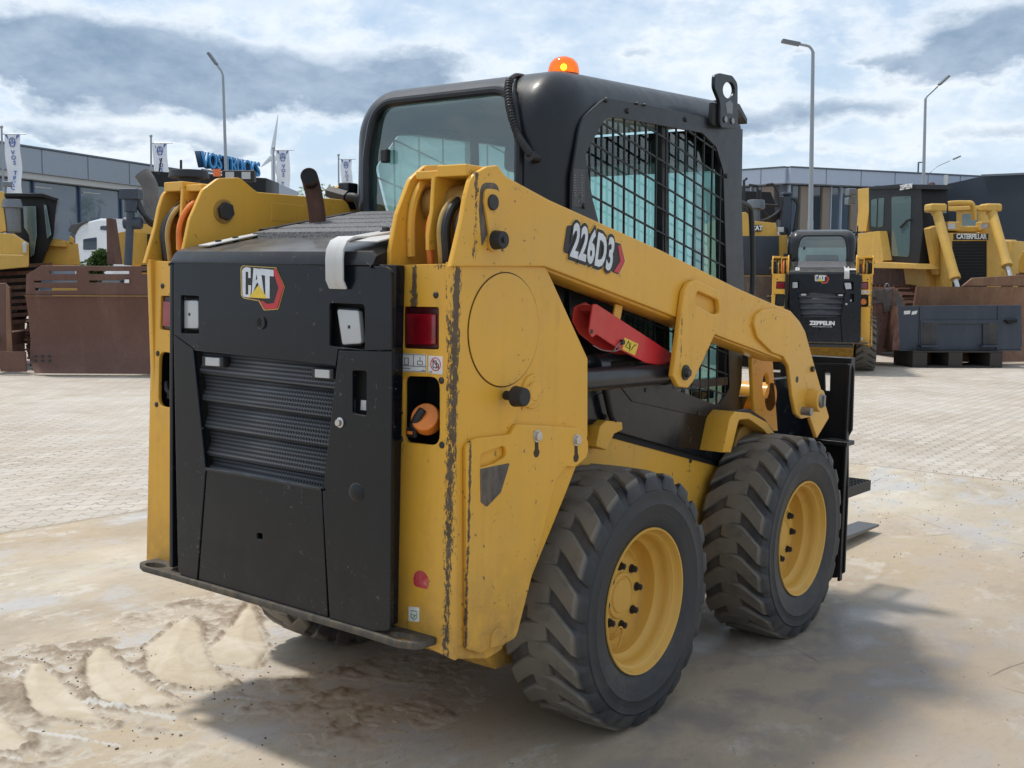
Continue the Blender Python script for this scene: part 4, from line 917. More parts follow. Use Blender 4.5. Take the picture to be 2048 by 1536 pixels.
    def cut(me_):
        b_ = bmesh.new(); b_.from_mesh(me_); bmesh.ops.remove_doubles(b_, verts=b_.verts, dist=1e-5); bmesh.ops.recalc_face_normals(b_, faces=b_.faces); b_.to_mesh(me_); b_.free()
        o = bpy.data.objects.new('cut', me_); COL.objects.link(o); cutters.append(o)
        md = shell.modifiers.new('b', 'BOOLEAN'); md.operation = 'DIFFERENCE'; md.object = o; md.solver = 'EXACT'
    rw = [(-.305, 1.485, .09), (.305, 1.485, .09), (.300, 1.70, .2), (.268, 1.862, .12), (-.268, 1.862, .12), (-.300, 1.70, .2)]
    m1 = plate_mesh([rnd_poly(rw, 0)], .30, 0); m1.transform(Matrix.Translation((-.2, 0, 0)) @ MB); cut(m1)
    so_ = [(-.045, 1.40, .02), (-.045, 1.76, .14), (.10, 1.845, .14), (.97, 1.868, .02), (1.0, .98, .02), (.3, .98, .02)]
    m1 = plate_mesh([rnd_poly(so_, 0)], 1.2, 0); m1.transform(MS); cut(m1)
    bpy.context.view_layer.update(); dg = bpy.context.evaluated_depsgraph_get()
    me2 = bpy.data.meshes.new_from_object(shell.evaluated_get(dg)); shell.modifiers.clear()
    for o in cutters: bpy.data.objects.remove(o)
    bpy.data.objects.remove(shell)
    cab = finm('cab', me2, M['blackcab'], root, smooth=30)
    def sheet(name, pts, mtx, mat, mirror=False):
        b_ = bmesh.new(); b_.faces.new([b_.verts.new((p[0], p[1], 0)) for p in pts]); m_ = bpy.data.meshes.new(name); b_.to_mesh(m_); b_.free(); m_.transform(mtx)
        if mirror: mir(m_)
        return finm(name, m_, mat, cab, smooth=0)
    # rear glass, its seal and latch
    rg = sheet('rear_window', rnd_poly([(a*1.03, b+(.0 if b < 1.6 else .008), r_) for a, b, r_ in rw], 0), Matrix.Translation((-.163, 0, 0)) @ MB, M['rearglass'])
    bm = bmesh.new(); pts = rnd_poly([(a*1.045, b+(-.008 if b < 1.6 else .012), r_*1.02) for a, b, r_ in rw], 0, 8)
    def rear_x(v, z_): return U0+.002+ max(0, abs(v)-.32)**2*2.0 + max(0, z_-1.78)**2*1.2
    tube(bm, [(rear_x(p[0], p[1])-.002, -p[0], p[1]) for p in pts], .0155, 10, True); fb('window_seal', bm, 'blackcab', 0, parent=rg)
    c = B(771, 312, -.18); bm = bmesh.new(); box(bm, c+Vector((-.012, -.014, -.022)), c+Vector((.012, .014, .022))); fb('window_latch', bm, 'rubber', .006, parent=rg)
    # side frames with cut-out and woven guard
    win = [(-.020, 1.69, .03), (.085, 1.812, .04), (.17, 1.822, .02), (.70, 1.845, .03), (.81, 1.808, .03), (.872, 1.73, .03), (1.0, .935, .02), (.915, .876, .02), (.55, .962, .02), (.27, 1.13, .02), (.03, 1.56, .04)]
    outer = [(-.075, 1.20, .02), (-.085, 1.62, .1), (-.05, 1.79, .1), (.08, 1.872, .12), (.35, 1.888, .3), (.995, 1.912, .01), (1.03, 1.64, .2), (1.085, 1.32, .1), (1.10, .95, .02), (1.04, .80, .02), (.30, .93, .02)]
    p1, p2 = S(1183, 280, .43), S(1285, 342, .43); dslope = Vector((p2.x-p1.x, 0, p2.z-p1.z)).normalized()
    winp = [Vector((p[0], p[1])) for p in rnd_poly(win, 0)]
    def clip(o_, d_):                   # segments of a line inside the window polygon
        ts = []
        n_ = len(winp)
        for i in range(n_):
            a, b = winp[i], winp[(i+1) % n_]; e = b-a; den = d_.x*e.y-d_.y*e.x
            if abs(den) < 1e-9: continue
            w_ = a-o_; t = (w_.x*e.y-w_.y*e.x)/den; s = (w_.x*d_.y-w_.y*d_.x)/den
            if 0 <= s < 1: ts.append(t)
        ts.sort(); return [(ts[i], ts[i+1]) for i in range(0, len(ts)-1, 2)]
    for sgn, mirror in ((1, False), (-1, True)):
        sf = splate('side_frame', [outer, win], .440, .010, M['blackcab'], cab, .002, px=False, mirror=mirror)
        bm = bmesh.new(); ys = -.434*sgn; gw = .004 if mirror else .0062
        vd = Vector((.055, -1)).normalized()
        for k in range(0, 17, 2 if mirror else 1):
            o_ = Vector((-.06+k*.0655, 1.8))
            for a, b in clip(o_, vd):
                p, q = o_+vd*a, o_+vd*b; beam(bm, (p.x, ys, p.y), (q.x, ys, q.y), .005, gw, Vector((0, 1, 0)))
        dd = Vector((dslope.x, dslope.z))
        for k in range(0, 17, 2 if mirror else 1):
            o_ = Vector((.2, 2.08-k*.0775))
            for a, b in clip(o_, dd):
                p, q = o_+dd*a, o_+dd*b; beam(bm, (p.x, ys, p.y), (q.x, ys, q.y), .005, gw, Vector((0, 1, 0)))
        fb('window_guard', bm, 'rubber', 0, 0, parent=sf)
        bm = bmesh.new(); 
        for (px, py) in ((1212, 200), (1255, 222), (1371, 239), (1273, 207), (1288, 210), (1452, 352), (1167, 412), (1420, 660)):
            p = S(px, py, .44); rr_ = .009 if px not in (1273, 1288) else .005; cyl(bm, (p.x, -.440*sgn, p.z), (p.x, -.447*sgn, p.z), rr_, rr_*.8, 14)
        fb('frame_bolt', bm, 'darksteel', 0, parent=sf)
        sw = sheet('side_window', rnd_poly([(a+(-.02 if a < .4 else .02), b, r_) for a, b, r_ in win], 0), Matrix.Translation((0, -.402, 0)) @ MS, M['farglass' if mirror else 'glass'], mirror)
        bm = bmesh.new(); beam(bm, (.47, -.41*sgn, 1.86), (.55, -.41*sgn, .98), .028, .045, Vector((1, 0, 0))); beam(bm, (.90, -.41*sgn, 1.80), (1.0, -.41*sgn, .95), .03, .035, Vector((1, 0, 0))); fb('window_bar', bm, 'rubber', .002, parent=sw)
    # front screen frame, floor, seat and controls
    bm = bmesh.new()
    for sgn in (1, -1): beam(bm, (1.0, -.41*sgn, 1.90), (1.10, -.41*sgn, .40), .05, .05)
    beam(bm, (.985, -.42, 1.87), (.985, .42, 1.87), .05, .06); beam(bm, (1.09, -.42, .42), (1.09, .42, .42), .05, .06); fb('door_frame', bm, 'blackcab', .004, parent=cab)
    sheet('front_screen', [(-.39, .45), (.39, .45), (.39, 1.84), (-.39, 1.84)], Matrix.Translation((1.04, 0, 0)) @ Matrix.Rotation(R(-4), 4, 'Y') @ Matrix.Translation((.08, 0, 0)) @ MB, M['farglass'])
    bm = bmesh.new(); box(bm, (-.13, -.40, .90), (.95, .40, .93)); fb('cab_floor', bm, 'matte', 0, parent=cab)
    bm = bmesh.new(); box(bm, (.02, -.22, .93), (.48, .22, 1.18)); beam(bm, (.06, 0, 1.16), (-.06, 0, 1.60), .42, .12, Vector((1, 0, 0))); box(bm, (.10, -.36, 1.10), (.60, -.26, 1.28)); box(bm, (.10, .26, 1.10), (.60, .36, 1.28)); cyl(bm, (.56, -.31, 1.25), (.60, -.31, 1.42), .02); cyl(bm, (.56, .31, 1.25), (.60, .31, 1.42), .02)
    fb('seat', bm, 'seat', .03, parent=cab)
    bm = bmesh.new(); box(bm, (.62, -.38, 1.74), (.95, .38, 1.84)); fb('head_console', bm, 'rubber', .02, parent=cab)
    # roof ridge and visor
    bm = bmesh.new(); beam(bm, (.03, -.27, 1.944), (.98, -.27, 2.003), .035, .016); beam(bm, (.03, .27, 1.944), (.98, .27, 2.003), .035, .016); fb('roof_rib', bm, 'blackcab', .006, parent=cab)
    bm = bmesh.new(); a = [bm.verts.new((x_, y_, z_)) for y_ in (.40, -.40) for x_, z_ in ((.96, 2.005), (1.06, 2.0), (1.13, 1.955), (1.13, 1.935), (1.05, 1.975), (.96, 1.975))]
    for i in range(6): bm.faces.new((a[i], a[(i+1) % 6], a[6+(i+1) % 6], a[6+i]))
    bm.faces.new(a[:6][::-1]); bm.faces.new(a[6:]); fb('roof_visor', bm, 'blackcab', .003, parent=cab)
    # lifting eyes
    for mirror in (False, True):
        le = splate('lifting_eye', [[(1440, 255, .02), (1441, 205, .05), (1429, 175, .03), (1430, 150, .02), (1441, 146, .02), (1465, 151, .03), (1476, 166, .03), (1476, 200, .04), (1476, 256, .01), (1462, 257, .01)],
                                    [(1458+11.5*math.cos(i*math.pi/12), 180+16.5*math.sin(i*math.pi/12)) for i in range(24)]], .472, .014, M['blackcab'], cab, .003, mirror=mirror)
        splate('eye_block', [[(1428, 205), (1475, 212), (1475, 256, .01), (1425, 250, .01)]], .458, .02, M['rubber'], le, .003, mirror=mirror)
        bm = bmesh.new()
        for (px, py) in ((1450, 239), (1464, 242)): p = S(px, py, .472); cyl(bm, (p.x, -.472, p.z), (p.x, -.477, p.z), .011, n=18)
        o = fb('eye_bolt', bm, 'steel', .001, parent=le)
        if mirror: mir(o.data)
    splate('eye_sticker', [[(1451, 206), (1461, 200), (1466, 208), (1465, 228), (1454, 226)]], .4728, .001, M['stickergrey'], le, 0)
    # sticker on the frame corner
    splate('frame_sticker', [[(1147, 337), (1170, 339), (1170, 416), (1144, 412)]], .4408, .001, M['stickerdark'], sf, 0)
    bm = bmesh.new(); rr = random.Random(3)
    for k in range(9):
        y0 = 350+k*5
        for x0 in (1148, 1162): beam(bm, S(x0, y0, .4415), S(x0+rr.uniform(3, 5), y0+1, .4415), .0006, .0018)
    tube(bm, [S(*q, .4415) for q in ((1155, 378), (1150, 390), (1148, 410), (1162, 412), (1164, 392), (1155, 378))], .0009, 5); tube(bm, [S(*q, .4415) for q in ((1152, 392), (1158, 385), (1163, 398), (1154, 405))], .0012, 5)
    fb('sticker_print', bm, 'stickergrey', 0, parent=sf)
    # grab handle at the door
    bm = bmesh.new(); tube(bm, smoothpath([S(*q, .40) for q in ((1470, 402), (1488, 408), (1499, 416), (1503, 440), (1505, 520), (1504, 585), (1498, 600), (1480, 602))], 6), .011, 10); fb('grab_handle', bm, 'rubber', 0, parent=cab)
    # hinge at the left rear corner of the cab
    bm = bmesh.new(); c = Vector((-.12, .46, 1.60)); box(bm, c+Vector((-.02, -.02, -.06)), c+Vector((.03, .03, .03))); cyl(bm, c+Vector((0, .01, -.1)), c+Vector((0, .01, -.03)), .018); fb('cab_mount', bm, 'blackcab', .006, parent=cab)
    # ---- beacon with coiled cable
    bc = T(1127, 150, 1.925); bc = Vector((.05, -S(1127, 150, .3).y*0-.305, 0)); q = B(1127, 149, .05); q = B(1127, 151, .08); bc = Vector((.08, q.y, 1.944))
    bm = bmesh.new(); cyl(bm, bc+Vector((0, 0, -.012)), bc+Vector((0, 0, .012)), .052, .050, 36); bs = fb('beacon', bm, 'rubber', .002)
    bm = bmesh.new(); lathe(bm, [(.047, .0), (.049, .006), (.048, .018), (.043, .034), (.032, .046), (.017, .053), (.0, .055)], 'z', 36, c=bc+Vector((0, 0, .011))); fb('beacon_dome', bm, 'dome', 0, 60, parent=bs)
    bm = bmesh.new(); bmesh.ops.create_uvsphere(bm, u_segments=16, v_segments=10, radius=.010); bmesh.ops.translate(bm, vec=bc+Vector((0, 0, .034)), verts=bm.verts); fb('beacon_lamp', bm, 'lamp_on', 0, 60, parent=bs)
    pth = smoothpath([B(*q, x_) for q, x_ in (((1046, 153), -.05), ((1030, 152), -.10), ((1018, 165), -.16), ((1017, 200), -.19), ((1024, 235), -.20), ((1035, 268), -.20), ((1048, 290), -.20), ((1058, 305), -.195), ((1062, 313), -.19))], 14)
    N = len(pth); pts = []
    tot = 0; prev = pth[0]
    for i, p in enumerate(pth):
        for k in range(6):
            t = i+k/6
            if t >= N-1: break
            pp = pth[i].lerp(pth[i+1], k/6); d = (pth[min(i+1, N-1)]-pth[max(i-1, 0)]).normalized(); s = d.orthogonal().normalized(); s = Vector((0, 1, 0)).cross(d).normalized(); w_ = d.cross(s)
            f = t/(N-1); coil = 0 if f < .22 or f > .93 else .0085; ph = t*2.9
            pts.append(pp+(s*math.cos(ph)+w_*math.sin(ph))*coil)
    bm = bmesh.new(); tube(bm, pts, .0042, 6); tube(bm, pth[:int(N*.25)], .008, 8); tube(bm, pth[int(N*.2):], .006, 8); c = pth[-1]; cyl(bm, c+Vector((-.01, 0, 0)), c+Vector((.03, 0, 0)), .016)
    fb('coiled_cable', bm, 'hose', 0, 60, parent=bs)
    # ---- exhaust
    bm = bmesh.new(); e0 = Vector((-.43, .28, 1.40)); e1 = Vector((-.43, .29, 1.545)); e2 = Vector((-.455, .295, 1.60)); e3 = Vector((-.50, .30, 1.635))
    ep = [B(636, 470, -.44), B(634, 430, -.44), B(628, 390, -.445), B(622, 365, -.46), B(618, 352, -.50)]
    tube(bm, smoothpath(ep, 6), .026, 20, cap=False)
    o = fb('exhaust_pipe', bm, 'pipe', 0, 60); md = o.modifiers.new('t', 'SOLIDIFY'); md.thickness = .003
    bm = bmesh.new(); tube(bm, [ep[3]+(ep[4]-ep[3])*.2, ep[4]], .0245, 20); fb('exhaust_bore', bm, 'matte', 0, parent=o)
    # hydraulic fitting behind the left arm
    bm = bmesh.new(); c = B(688, 385, -.12); cyl(bm, c+Vector((-.03, .04, 0)), c+Vector((-.03, -.05, -.02)), .022, n=6); tube(bm, smoothpath([c+Vector((-.03, -.05, -.02)), c+Vector((-.02, -.09, -.03)), c+Vector((0, -.10, -.10))], 6), .016, 12)
    fb('hydraulic_fitting', bm, 'rubber', 0)
    c = B(684, 388, -.11); bm = bmesh.new(); cyl(bm, c+Vector((0, .02, 0)), c+Vector((0, .0, 0)), .03, n=28); cyl(bm, c+Vector((.03, .0, -.06)), c+Vector((.03, -.02, -.06)), .045, n=28); fb('fitting_flange', bm, 'yellow_arm', .003)
    # ---- decals on the rear panel
    D = -.7945
    for q, ink in ((((801, 706), (853, 709), (853, 745), (801, 743)), 0), (((857, 711), (885, 713), (885, 749), (857, 746)), 1), (((817, 1213), (838, 1215), (838, 1244), (817, 1242)), 2)):
        d = bplate('decal', [[(*p, .003) for p in q]], D-.0005, .001, M['decal'], root, 0); bm = bmesh.new()
        if ink == 0:
            tube(bm, [B(*p, D-.0012) for p in ((802.5, 707.5), (851.5, 710.5), (851.5, 743.5), (802.5, 741.5))], .0006, 5, True)
            for a, b in (((803, 731), (852, 733.5)), ((827, 709.5), (827, 732)), ((809, 716), (809, 729)), ((809, 716), (817, 716.5)), ((817, 716.5), (817, 729)), ((809, 729), (817, 729.5)), ((835, 722), (845, 722.5)), ((835, 722), (835, 729)), ((845, 722.5), (845, 730)), ((835, 729), (845, 730)), ((840, 714), (840, 722)), ((804, 736), (820, 737)), ((843, 741), (850, 741.5))):
                tube(bm, [B(*a, D-.0012), B(*b, D-.0012)], .0007, 5)
            fb('decal_print', bm, 'inkblack', 0, parent=d)
        elif ink == 1:
            c = B(871, 728.5, D-.0012); tube(bm, [c+Vector((0, math.cos(t)*.0155, math.sin(t)*.0155)) for t in [i*math.pi/12 for i in range(24)]], .0011, 6, True); tube(bm, [c+Vector((0, .0105, .0105)), c+Vector((0, -.0105, -.0105))], .0011, 6)
            fb('decal_print', bm, 'inkred', 0, parent=d); bm = bmesh.new()
            for a, b in (((866, 722), (866, 735)), ((866, 722), (872, 722)), ((872, 722), (873, 735)), ((866, 735), (873, 736)), ((874, 726), (877, 730)), ((877, 730), (876, 736)), ((859, 744), (864, 744))): tube(bm, [B(*a, D-.0014), B(*b, D-.0014)], .0010, 5)
            fb('decal_print', bm, 'inkblack', 0, parent=d)
        else:
            for a, b in (((821, 1221), (834, 1223)), ((823, 1226), (822, 1234)), ((822, 1234), (828, 1240)), ((828, 1240), (834, 1235)), ((834, 1235), (833, 1226)), ((825, 1229), (831, 1231)), ((831, 1231), (826, 1236))): tube(bm, [B(*a, D-.0012), B(*b, D-.0012)], .0010, 5)
            fb('decal_print', bm, 'green', 0, parent=d)
    c = B(842, 1162, D); bm = bmesh.new(); n = 20
    pts = [(-.001, math.cos(i*2*math.pi/n)*.026, max(-.017, math.sin(i*2*math.pi/n)*.026)) for i in range(n)]
    a = [bm.verts.new(Vector((D+.001, c.y, c.z))+Vector((0, p[1], p[2]))) for p in pts]; b = [bm.verts.new(Vector((D-.0004, c.y, c.z))+Vector((0, p[1], p[2]))) for p in pts]
    for i in range(n): bm.faces.new((a[i], a[(i+1) % n], b[(i+1) % n], b[i]))
    bm.faces.new(b[::-1]); fb('red_sticker', bm, 'stickerred', 0)
    c = B(788, 1152, D); bm = bmesh.new(); cyl(bm, (D+.002, c.y, c.z), (D-.006, c.y, c.z), .010, n=18); fb('rubber_plug', bm, 'rubber', .001)
    # ---- orange strap roll with buckle in the right pocket
    c = B(853, 838, -.775); bm = bmesh.new(); d = Vector((-.6, -.25, .35)).normalized(); cyl(bm, c+d*.018, c-d*.018, .036, .038, 36)
    stp = fb('strap_roll', bm, 'orangepl', .005)
    bm = bmesh.new(); tube(bm, [c+d*.02+Vector((0, .004, .016)), c+d*.024+Vector((-.004, .014, -.004)), c+d*.01+Vector((-.012, .028, -.024))], [.011, .012, .013], 8); box(bm, c+Vector((-.028, .012, -.046)), c+Vector((-.016, .042, -.022))); fb('buckle', bm, 'rubber', .003, parent=stp)
    bm = bmesh.new(); box(bm, c+Vector((-.032, .020, -.038)), c+Vector((-.027, .034, -.030))); fb('buckle_button', bm, 'orangepl', .001, parent=stp)
    c = B(338, 778, -.77); bm = bmesh.new(); tube(bm, [c+Vector((0, .012, .02)), c+Vector((-.01, -.004, 0)), c+Vector((0, -.02, -.02))], .008, 8); box(bm, c+Vector((-.005, -.02, -.03)), c+Vector((.01, .005, -.01))); fb('pocket_latch', bm, 'rubber', .002)
    # ---- fork carriage on the front
    cf = bplate('fork_carriage', [[(1560, 727), (1704, 727, .01), (1708, 738, .01), (1704, 860), (1696, 874), (1696, 979), (1689, 1145, .01), (1672, 1156), (1500, 1156), (1500, 900), (1560, 870)], [(1649, 743), (1660, 743), (1659, 782), (1650, 781)]], 1.79, .014, M['blacksheet'], root, .003)
    bm = bmesh.new()
    q0, q1 = B(1705, 728, 1.79), B(1696, 1000, 1.79)
    beam(bm, (1.775, q0.y+.006, q0.z), (1.775, q1.y+.012, q1.z-.35), .012, .03, Vector((1, 0, 0))); fb('carriage_edge', bm, 'blacksheet', .003, parent=cf)
    bm = bmesh.new(); z_ = B(1670, 878, 1.76).z; box(bm, (1.70, -.64, z_-.02), (1.79, .61, z_)); fb('carriage_ledge', bm, 'blacksheet', .004, parent=cf)
    bm = bmesh.new(); beam(bm, (1.83, -.60, 1.0), (1.83, .61, 1.0), .05, .07); fb('carriage_rail', bm, 'blacksheet', .004, parent=cf)
    bm = bmesh.new(); box(bm, (1.45, -.42, .22), (1.79, -.38, .95)); box(bm, (1.45, .38, .22), (1.79, .42, .95)); box(bm, (1.40, -.40, .50), (1.50, .40, .86)); fb('quick_coupler', bm, 'black', .006)
    for v0, z0 in ((.22, .05), (-.22, .05)):
        bm = bmesh.new(); e = T(1757, 1062, .05)
        pr = [(1.82, .95), (1.86, .95), (1.86, .09), (3.22, .055), (3.22, .042), (1.82, .045)]
        a = [bm.verts.new((x_, -(v0+.06), z_)) for x_, z_ in pr]; b = [bm.verts.new((x_, -(v0-.06), z_)) for x_, z_ in pr]
        for i in range(6): bm.faces.new((a[i], a[(i+1) % 6], b[(i+1) % 6], b[i]))
        bm.faces.new(a); bm.faces.new(b[::-1]); fb('fork_tine', bm, 'forksteel', .004, parent=cf)
    u0, u1 = 1.81, 2.12; zs = .47
    bm = bmesh.new(); y0, y1 = -.60, -.46
    for (a, b) in (((u0, y0), (u1, y0)), ((u0, y1), (u1, y1)), ((u0, y0), (u0, y1)), ((u1, y0), (u1, y1))): beam(bm, (*a, zs-.02), (*b, zs-.02), .006, .045)
    for i in range(9): beam(bm, (u0, y0+(y1-y0)*(i+.5)/9, zs), (u1, y0+(y1-y0)*(i+.5)/9, zs), .004, .008)
    for i in range(8): beam(bm, (u0+(u1-u0)*(i+.5)/8, y0, zs+.002), (u0+(u1-u0)*(i+.5)/8, y1, zs+.002), .006, .010)
    fb('step_grating', bm, 'rubber', 0, 0, parent=cf)
    return root
M['holeshade'] = plain('painted_hole_shade', (.045, .028, .010), .7)
M['scuff'] = rusty('scuffed_bare_metal', (.05, .042, .036), (.13, .11, .095), (.28, .2, .09), 22, .55)
M['scuffyellow'] = rusty('worn_yellow', (.30, .17, .04), (.45, .26, .06), (.2, .12, .04), 12, .55)
M['pocketblack'] = plain('pocket_black', (.008, .010, .012), .4)
M['redhousing'] = plain('dark_red_housing', (.05, .006, .008), .25)
M['labelyellow'] = plain('label_yellow', (.75, .52, .04), .4)
M['hoodblack'] = paint('hood_black_paint', (.014, .0155, .018), .26, .12, .3, (.08, .08, .08), chips=.45, chipcol=(.12, .12, .12), coat=.4, dust=.30)
M['bumper'] = rusty('scuffed_bumper', (.045, .040, .034), (.10, .085, .068), (.20, .15, .08), 16, .7)
M['seat'] = plain('seat_vinyl', (.02, .02, .022), .6)
M['stickergrey'] = plain('grey_ink', (.20, .21, .22), .6)
M['stickerdark'] = plain('dark_sticker', (.030, .032, .036), .4)
M['stickerred'] = paint('faded_red_sticker', (.50, .03, .04), .55, .1, .6, (.5, .35, .3), chips=1.2, chipcol=(.45, .2, .15))
M['orangepl'] = plain('orange_plastic', (.78, .22, .03), .4)
M['forksteel'] = plain('fork_steel', (.10, .10, .105), .38, .4)
def domemat():
    m, g = newmat('amber_dome'); tr = g.n('ShaderNodeBsdfTransparent', Color=(1, .35, .03)); gl = g.n('ShaderNodeBsdfGlossy', Color=(1, 1, 1), Roughness=.05)
    tl = g.n('ShaderNodeBsdfTranslucent', Color=(.95, .22, .01)); df = g.n('ShaderNodeBsdfDiffuse', Color=(.85, .15, .01)); em = g.n('ShaderNodeEmission', Color=(1, .22, .01), Strength=.35)
    a = g.n('ShaderNodeMixShader', Fac=.5); g.nt.links.new(tl.outputs[0], a.inputs[1]); g.nt.links.new(df.outputs[0], a.inputs[2])
    b = g.n('ShaderNodeMixShader', Fac=.5); g.nt.links.new(a.outputs[0], b.inputs[1]); g.nt.links.new(tr.outputs[0], b.inputs[2])
    ad = g.n('ShaderNodeAddShader'); g.nt.links.new(b.outputs[0], ad.inputs[0]); g.nt.links.new(em.outputs[0], ad.inputs[1])
    c = g.n('ShaderNodeMixShader'); fr = g.n('ShaderNodeFresnel', IOR=1.45); g.nt.links.new(fr.outputs[0], c.inputs[0]); g.nt.links.new(ad.outputs[0], c.inputs[1]); g.nt.links.new(gl.outputs[0], c.inputs[2]); g.out(c); return m
M['dome'] = domemat()
m_, g_ = newmat('beacon_lamp_on'); g_.out(g_.n('ShaderNodeEmission', Color=(1, .75, .25), Strength=14.0)); M['lamp_on'] = m_
LOADER = build_loader()
#PART3
# ------------------------------------------------------------------ background: each thing in its own frame
VF = Vector((math.cos(YAW), math.sin(YAW), 0)); VR = Vector((math.sin(YAW), -math.cos(YAW), 0))
def use_frame(m):
    """let S, B, T work in the frame of another machine"""
    global AM, CM
    inv = m.inverted(); CM = inv @ CW; r3 = inv.to_3x3(); AM = tuple(r3 @ a for a in AW)
def frame(px, py, D, heading, gz=0.0):
    p = Wd(px, py, D); return Matrix.Translation((p.x, p.y, gz)) @ Matrix.Rotation(heading, 4, 'Z')
def F2(name, bm, mat, par, bev=0.0, smooth=35): return fin(name, bm, M[mat] if isinstance(mat, str) else mat, par, bev, smooth)
M['trackbrown'] = rusty('rusty_track_steel', (.075, .032, .022), (.15, .075, .05), (.22, .14, .10), 5)
M['blade'] = rusty('brown_blade_steel', (.105, .046, .032), (.15, .072, .050), (.19, .11, .08), 1.2, .6)
M['bladeor'] = rusty('orange_rust_steel', (.17, .080, .042), (.26, .14, .08), (.30, .19, .11), 3, .7)
M['bluegrey'] = rusty('blue_grey_bucket_paint', (.030, .040, .058), (.042, .054, .074), (.06, .07, .085), 2.2, .5)
M['greymetal'] = plain('grey_metal', (.16, .18, .20), .5, .3)
M['dkglass'] = plain('dark_window_glass', (.035, .050, .062), .08, 0, Coat__Weight=1.0)
M['fascia'] = plain('grey_metal_fascia', (.27, .31, .37), .5, .2)
M['fasciadk'] = plain('dark_fascia', (.10, .12, .15), .6)
M['officewhite'] = plain('pale_blue_grey_cladding', (.40, .46, .56), .5)
M['wood'] = plain('slatted_wood_panel', (.24, .20, .165), .7)
M['navy'] = plain('dark_navy_cladding', (.012, .020, .032), .5)
M['mullion'] = plain('mullion_blue', (.03, .055, .12), .5)
M['paneglass'] = plain('blue_grey_glazing', (.085, .115, .155), .12, 0, Coat__Weight=1.0)
M['soffit'] = plain('pale_soffit', (.45, .47, .48), .6)
M['signblue'] = plain('sign_blue', (.02, .22, .50), .4)
M['signdark'] = plain('sign_side_dark', (.01, .04, .10), .5)
M['flagcloth'] = plain('white_flag_cloth', (.72, .75, .80), .8)
M['flagink'] = plain('flag_blue', (.06, .12, .38), .7)
M['post'] = plain('galvanised_post', (.30, .32, .34), .45, .4)
M['turb'] = plain('turbine_white', (.55, .60, .66), .5)
M['truckwhite'] = plain('truck_white_paint', (.70, .73, .76), .3)
M['wbeacon'] = plain('orange_beacon_off', (.8, .16, .03), .3)
def leafmat(name, a, b):
    m, g = newmat(name); oi = g.n('ShaderNodeNewGeometry').outputs['Random Per Island']; c = g.mix(oi, a, b)
    d = g.n('ShaderNodeBsdfDiffuse'); g.set(d.inputs[0], c); t = g.n('ShaderNodeBsdfTranslucent'); g.set(t.inputs[0], c)
    mx = g.n('ShaderNodeMixShader', Fac=.35); g.nt.links.new(d.outputs[0], mx.inputs[1]); g.nt.links.new(t.outputs[0], mx.inputs[2]); g.out(mx); return m
M['leaf'] = leafmat('fresh_leaves', (.16, .24, .055), (.30, .36, .12)); M['shrub'] = leafmat('shrub_leaves', (.035, .07, .02), (.09, .14, .05))
M['bark'] = plain('bark', (.12, .09, .07), .9)
def P3(a): return Wd(*a)
def facade(bm, pts, off, mi=0):      # polygon of (px,py,D) points pushed back by a vector
    a = [bm.verts.new(P3(p)) for p in pts]; b = [bm.verts.new(P3(p)+off) for p in pts]; n = len(pts)
    f = bm.faces.new(a); f.material_index = mi; f = bm.faces.new(b[::-1]); f.material_index = mi
    for i in range(n): f = bm.faces.new((a[i], b[i], b[(i+1) % n], a[(i+1) % n])); f.material_index = mi

# ---- small skid steer seen from behind: copy of the loader and its parts
def copy_loader():
    ax = (lambda p: p)(Wg(1637, 738)); H = YAW-R(14.9)
    s = 1.09
    mw = Matrix.Translation((ax.x, ax.y, 0)) @ Matrix.Rotation(H, 4, 'Z') @ Matrix.Diagonal((s, s*1.07, s, 1))
    root = empty('skid_steer_loader', 'small skid steer seen square from behind with white lettering low on its black rear door', 'skid steer loader', mw)
    skip = {'beacon', 'model_decal', 'exhaust_pipe', 'fork_carriage', 'quick_coupler', 'hydraulic_fitting', 'fitting_flange', 'red_sticker', 'strap_roll', 'pocket_latch', 'rubber_plug'}
    def cp(o, par):
        if o.name.split('.')[0] in skip: return None
        c = o.copy(); COL.objects.link(c); c.parent = par
        for ch in CH.get(o.name, []): cp(ch, c)
        return c
    CH = {}
    for o in bpy.data.objects:
        if o.parent: CH.setdefault(o.parent.name, []).append(o)
    for ch in CH[LOADER.name]: cp(ch, root)
    bm = bmesh.new(); cyl(bm, (-.86, -.28, .72), (-.875, -.28, .72), .001)
    bm.free()
    me = text_mesh('ZEPPELIN', .072, .001, .004, 1.0); me.transform(Matrix.Translation((-.868, -.02, .68)) @ MB); finm('dealer_lettering', me, M['decal'], root, smooth=0)
    me = text_mesh('www.zeppelin-cat.de', .022, .001, .0, 1.3); me.transform(Matrix.Translation((-.868, -.02, .635)) @ MB); finm('web_address', me, M['decal'], root, smooth=0)
    bm = bmesh.new(); cyl(bm, (-.70, -.505, .97), (-.76, -.505, .97), .05, .04, 24); F2('orange_cap', bm, 'orangepl', root, .004)
    bm = bmesh.new(); box(bm, (-.87, -.40, .36), (-.60, .40, .40)); F2('rear_guard', bm, 'darksteel', root, .004)
copy_loader()

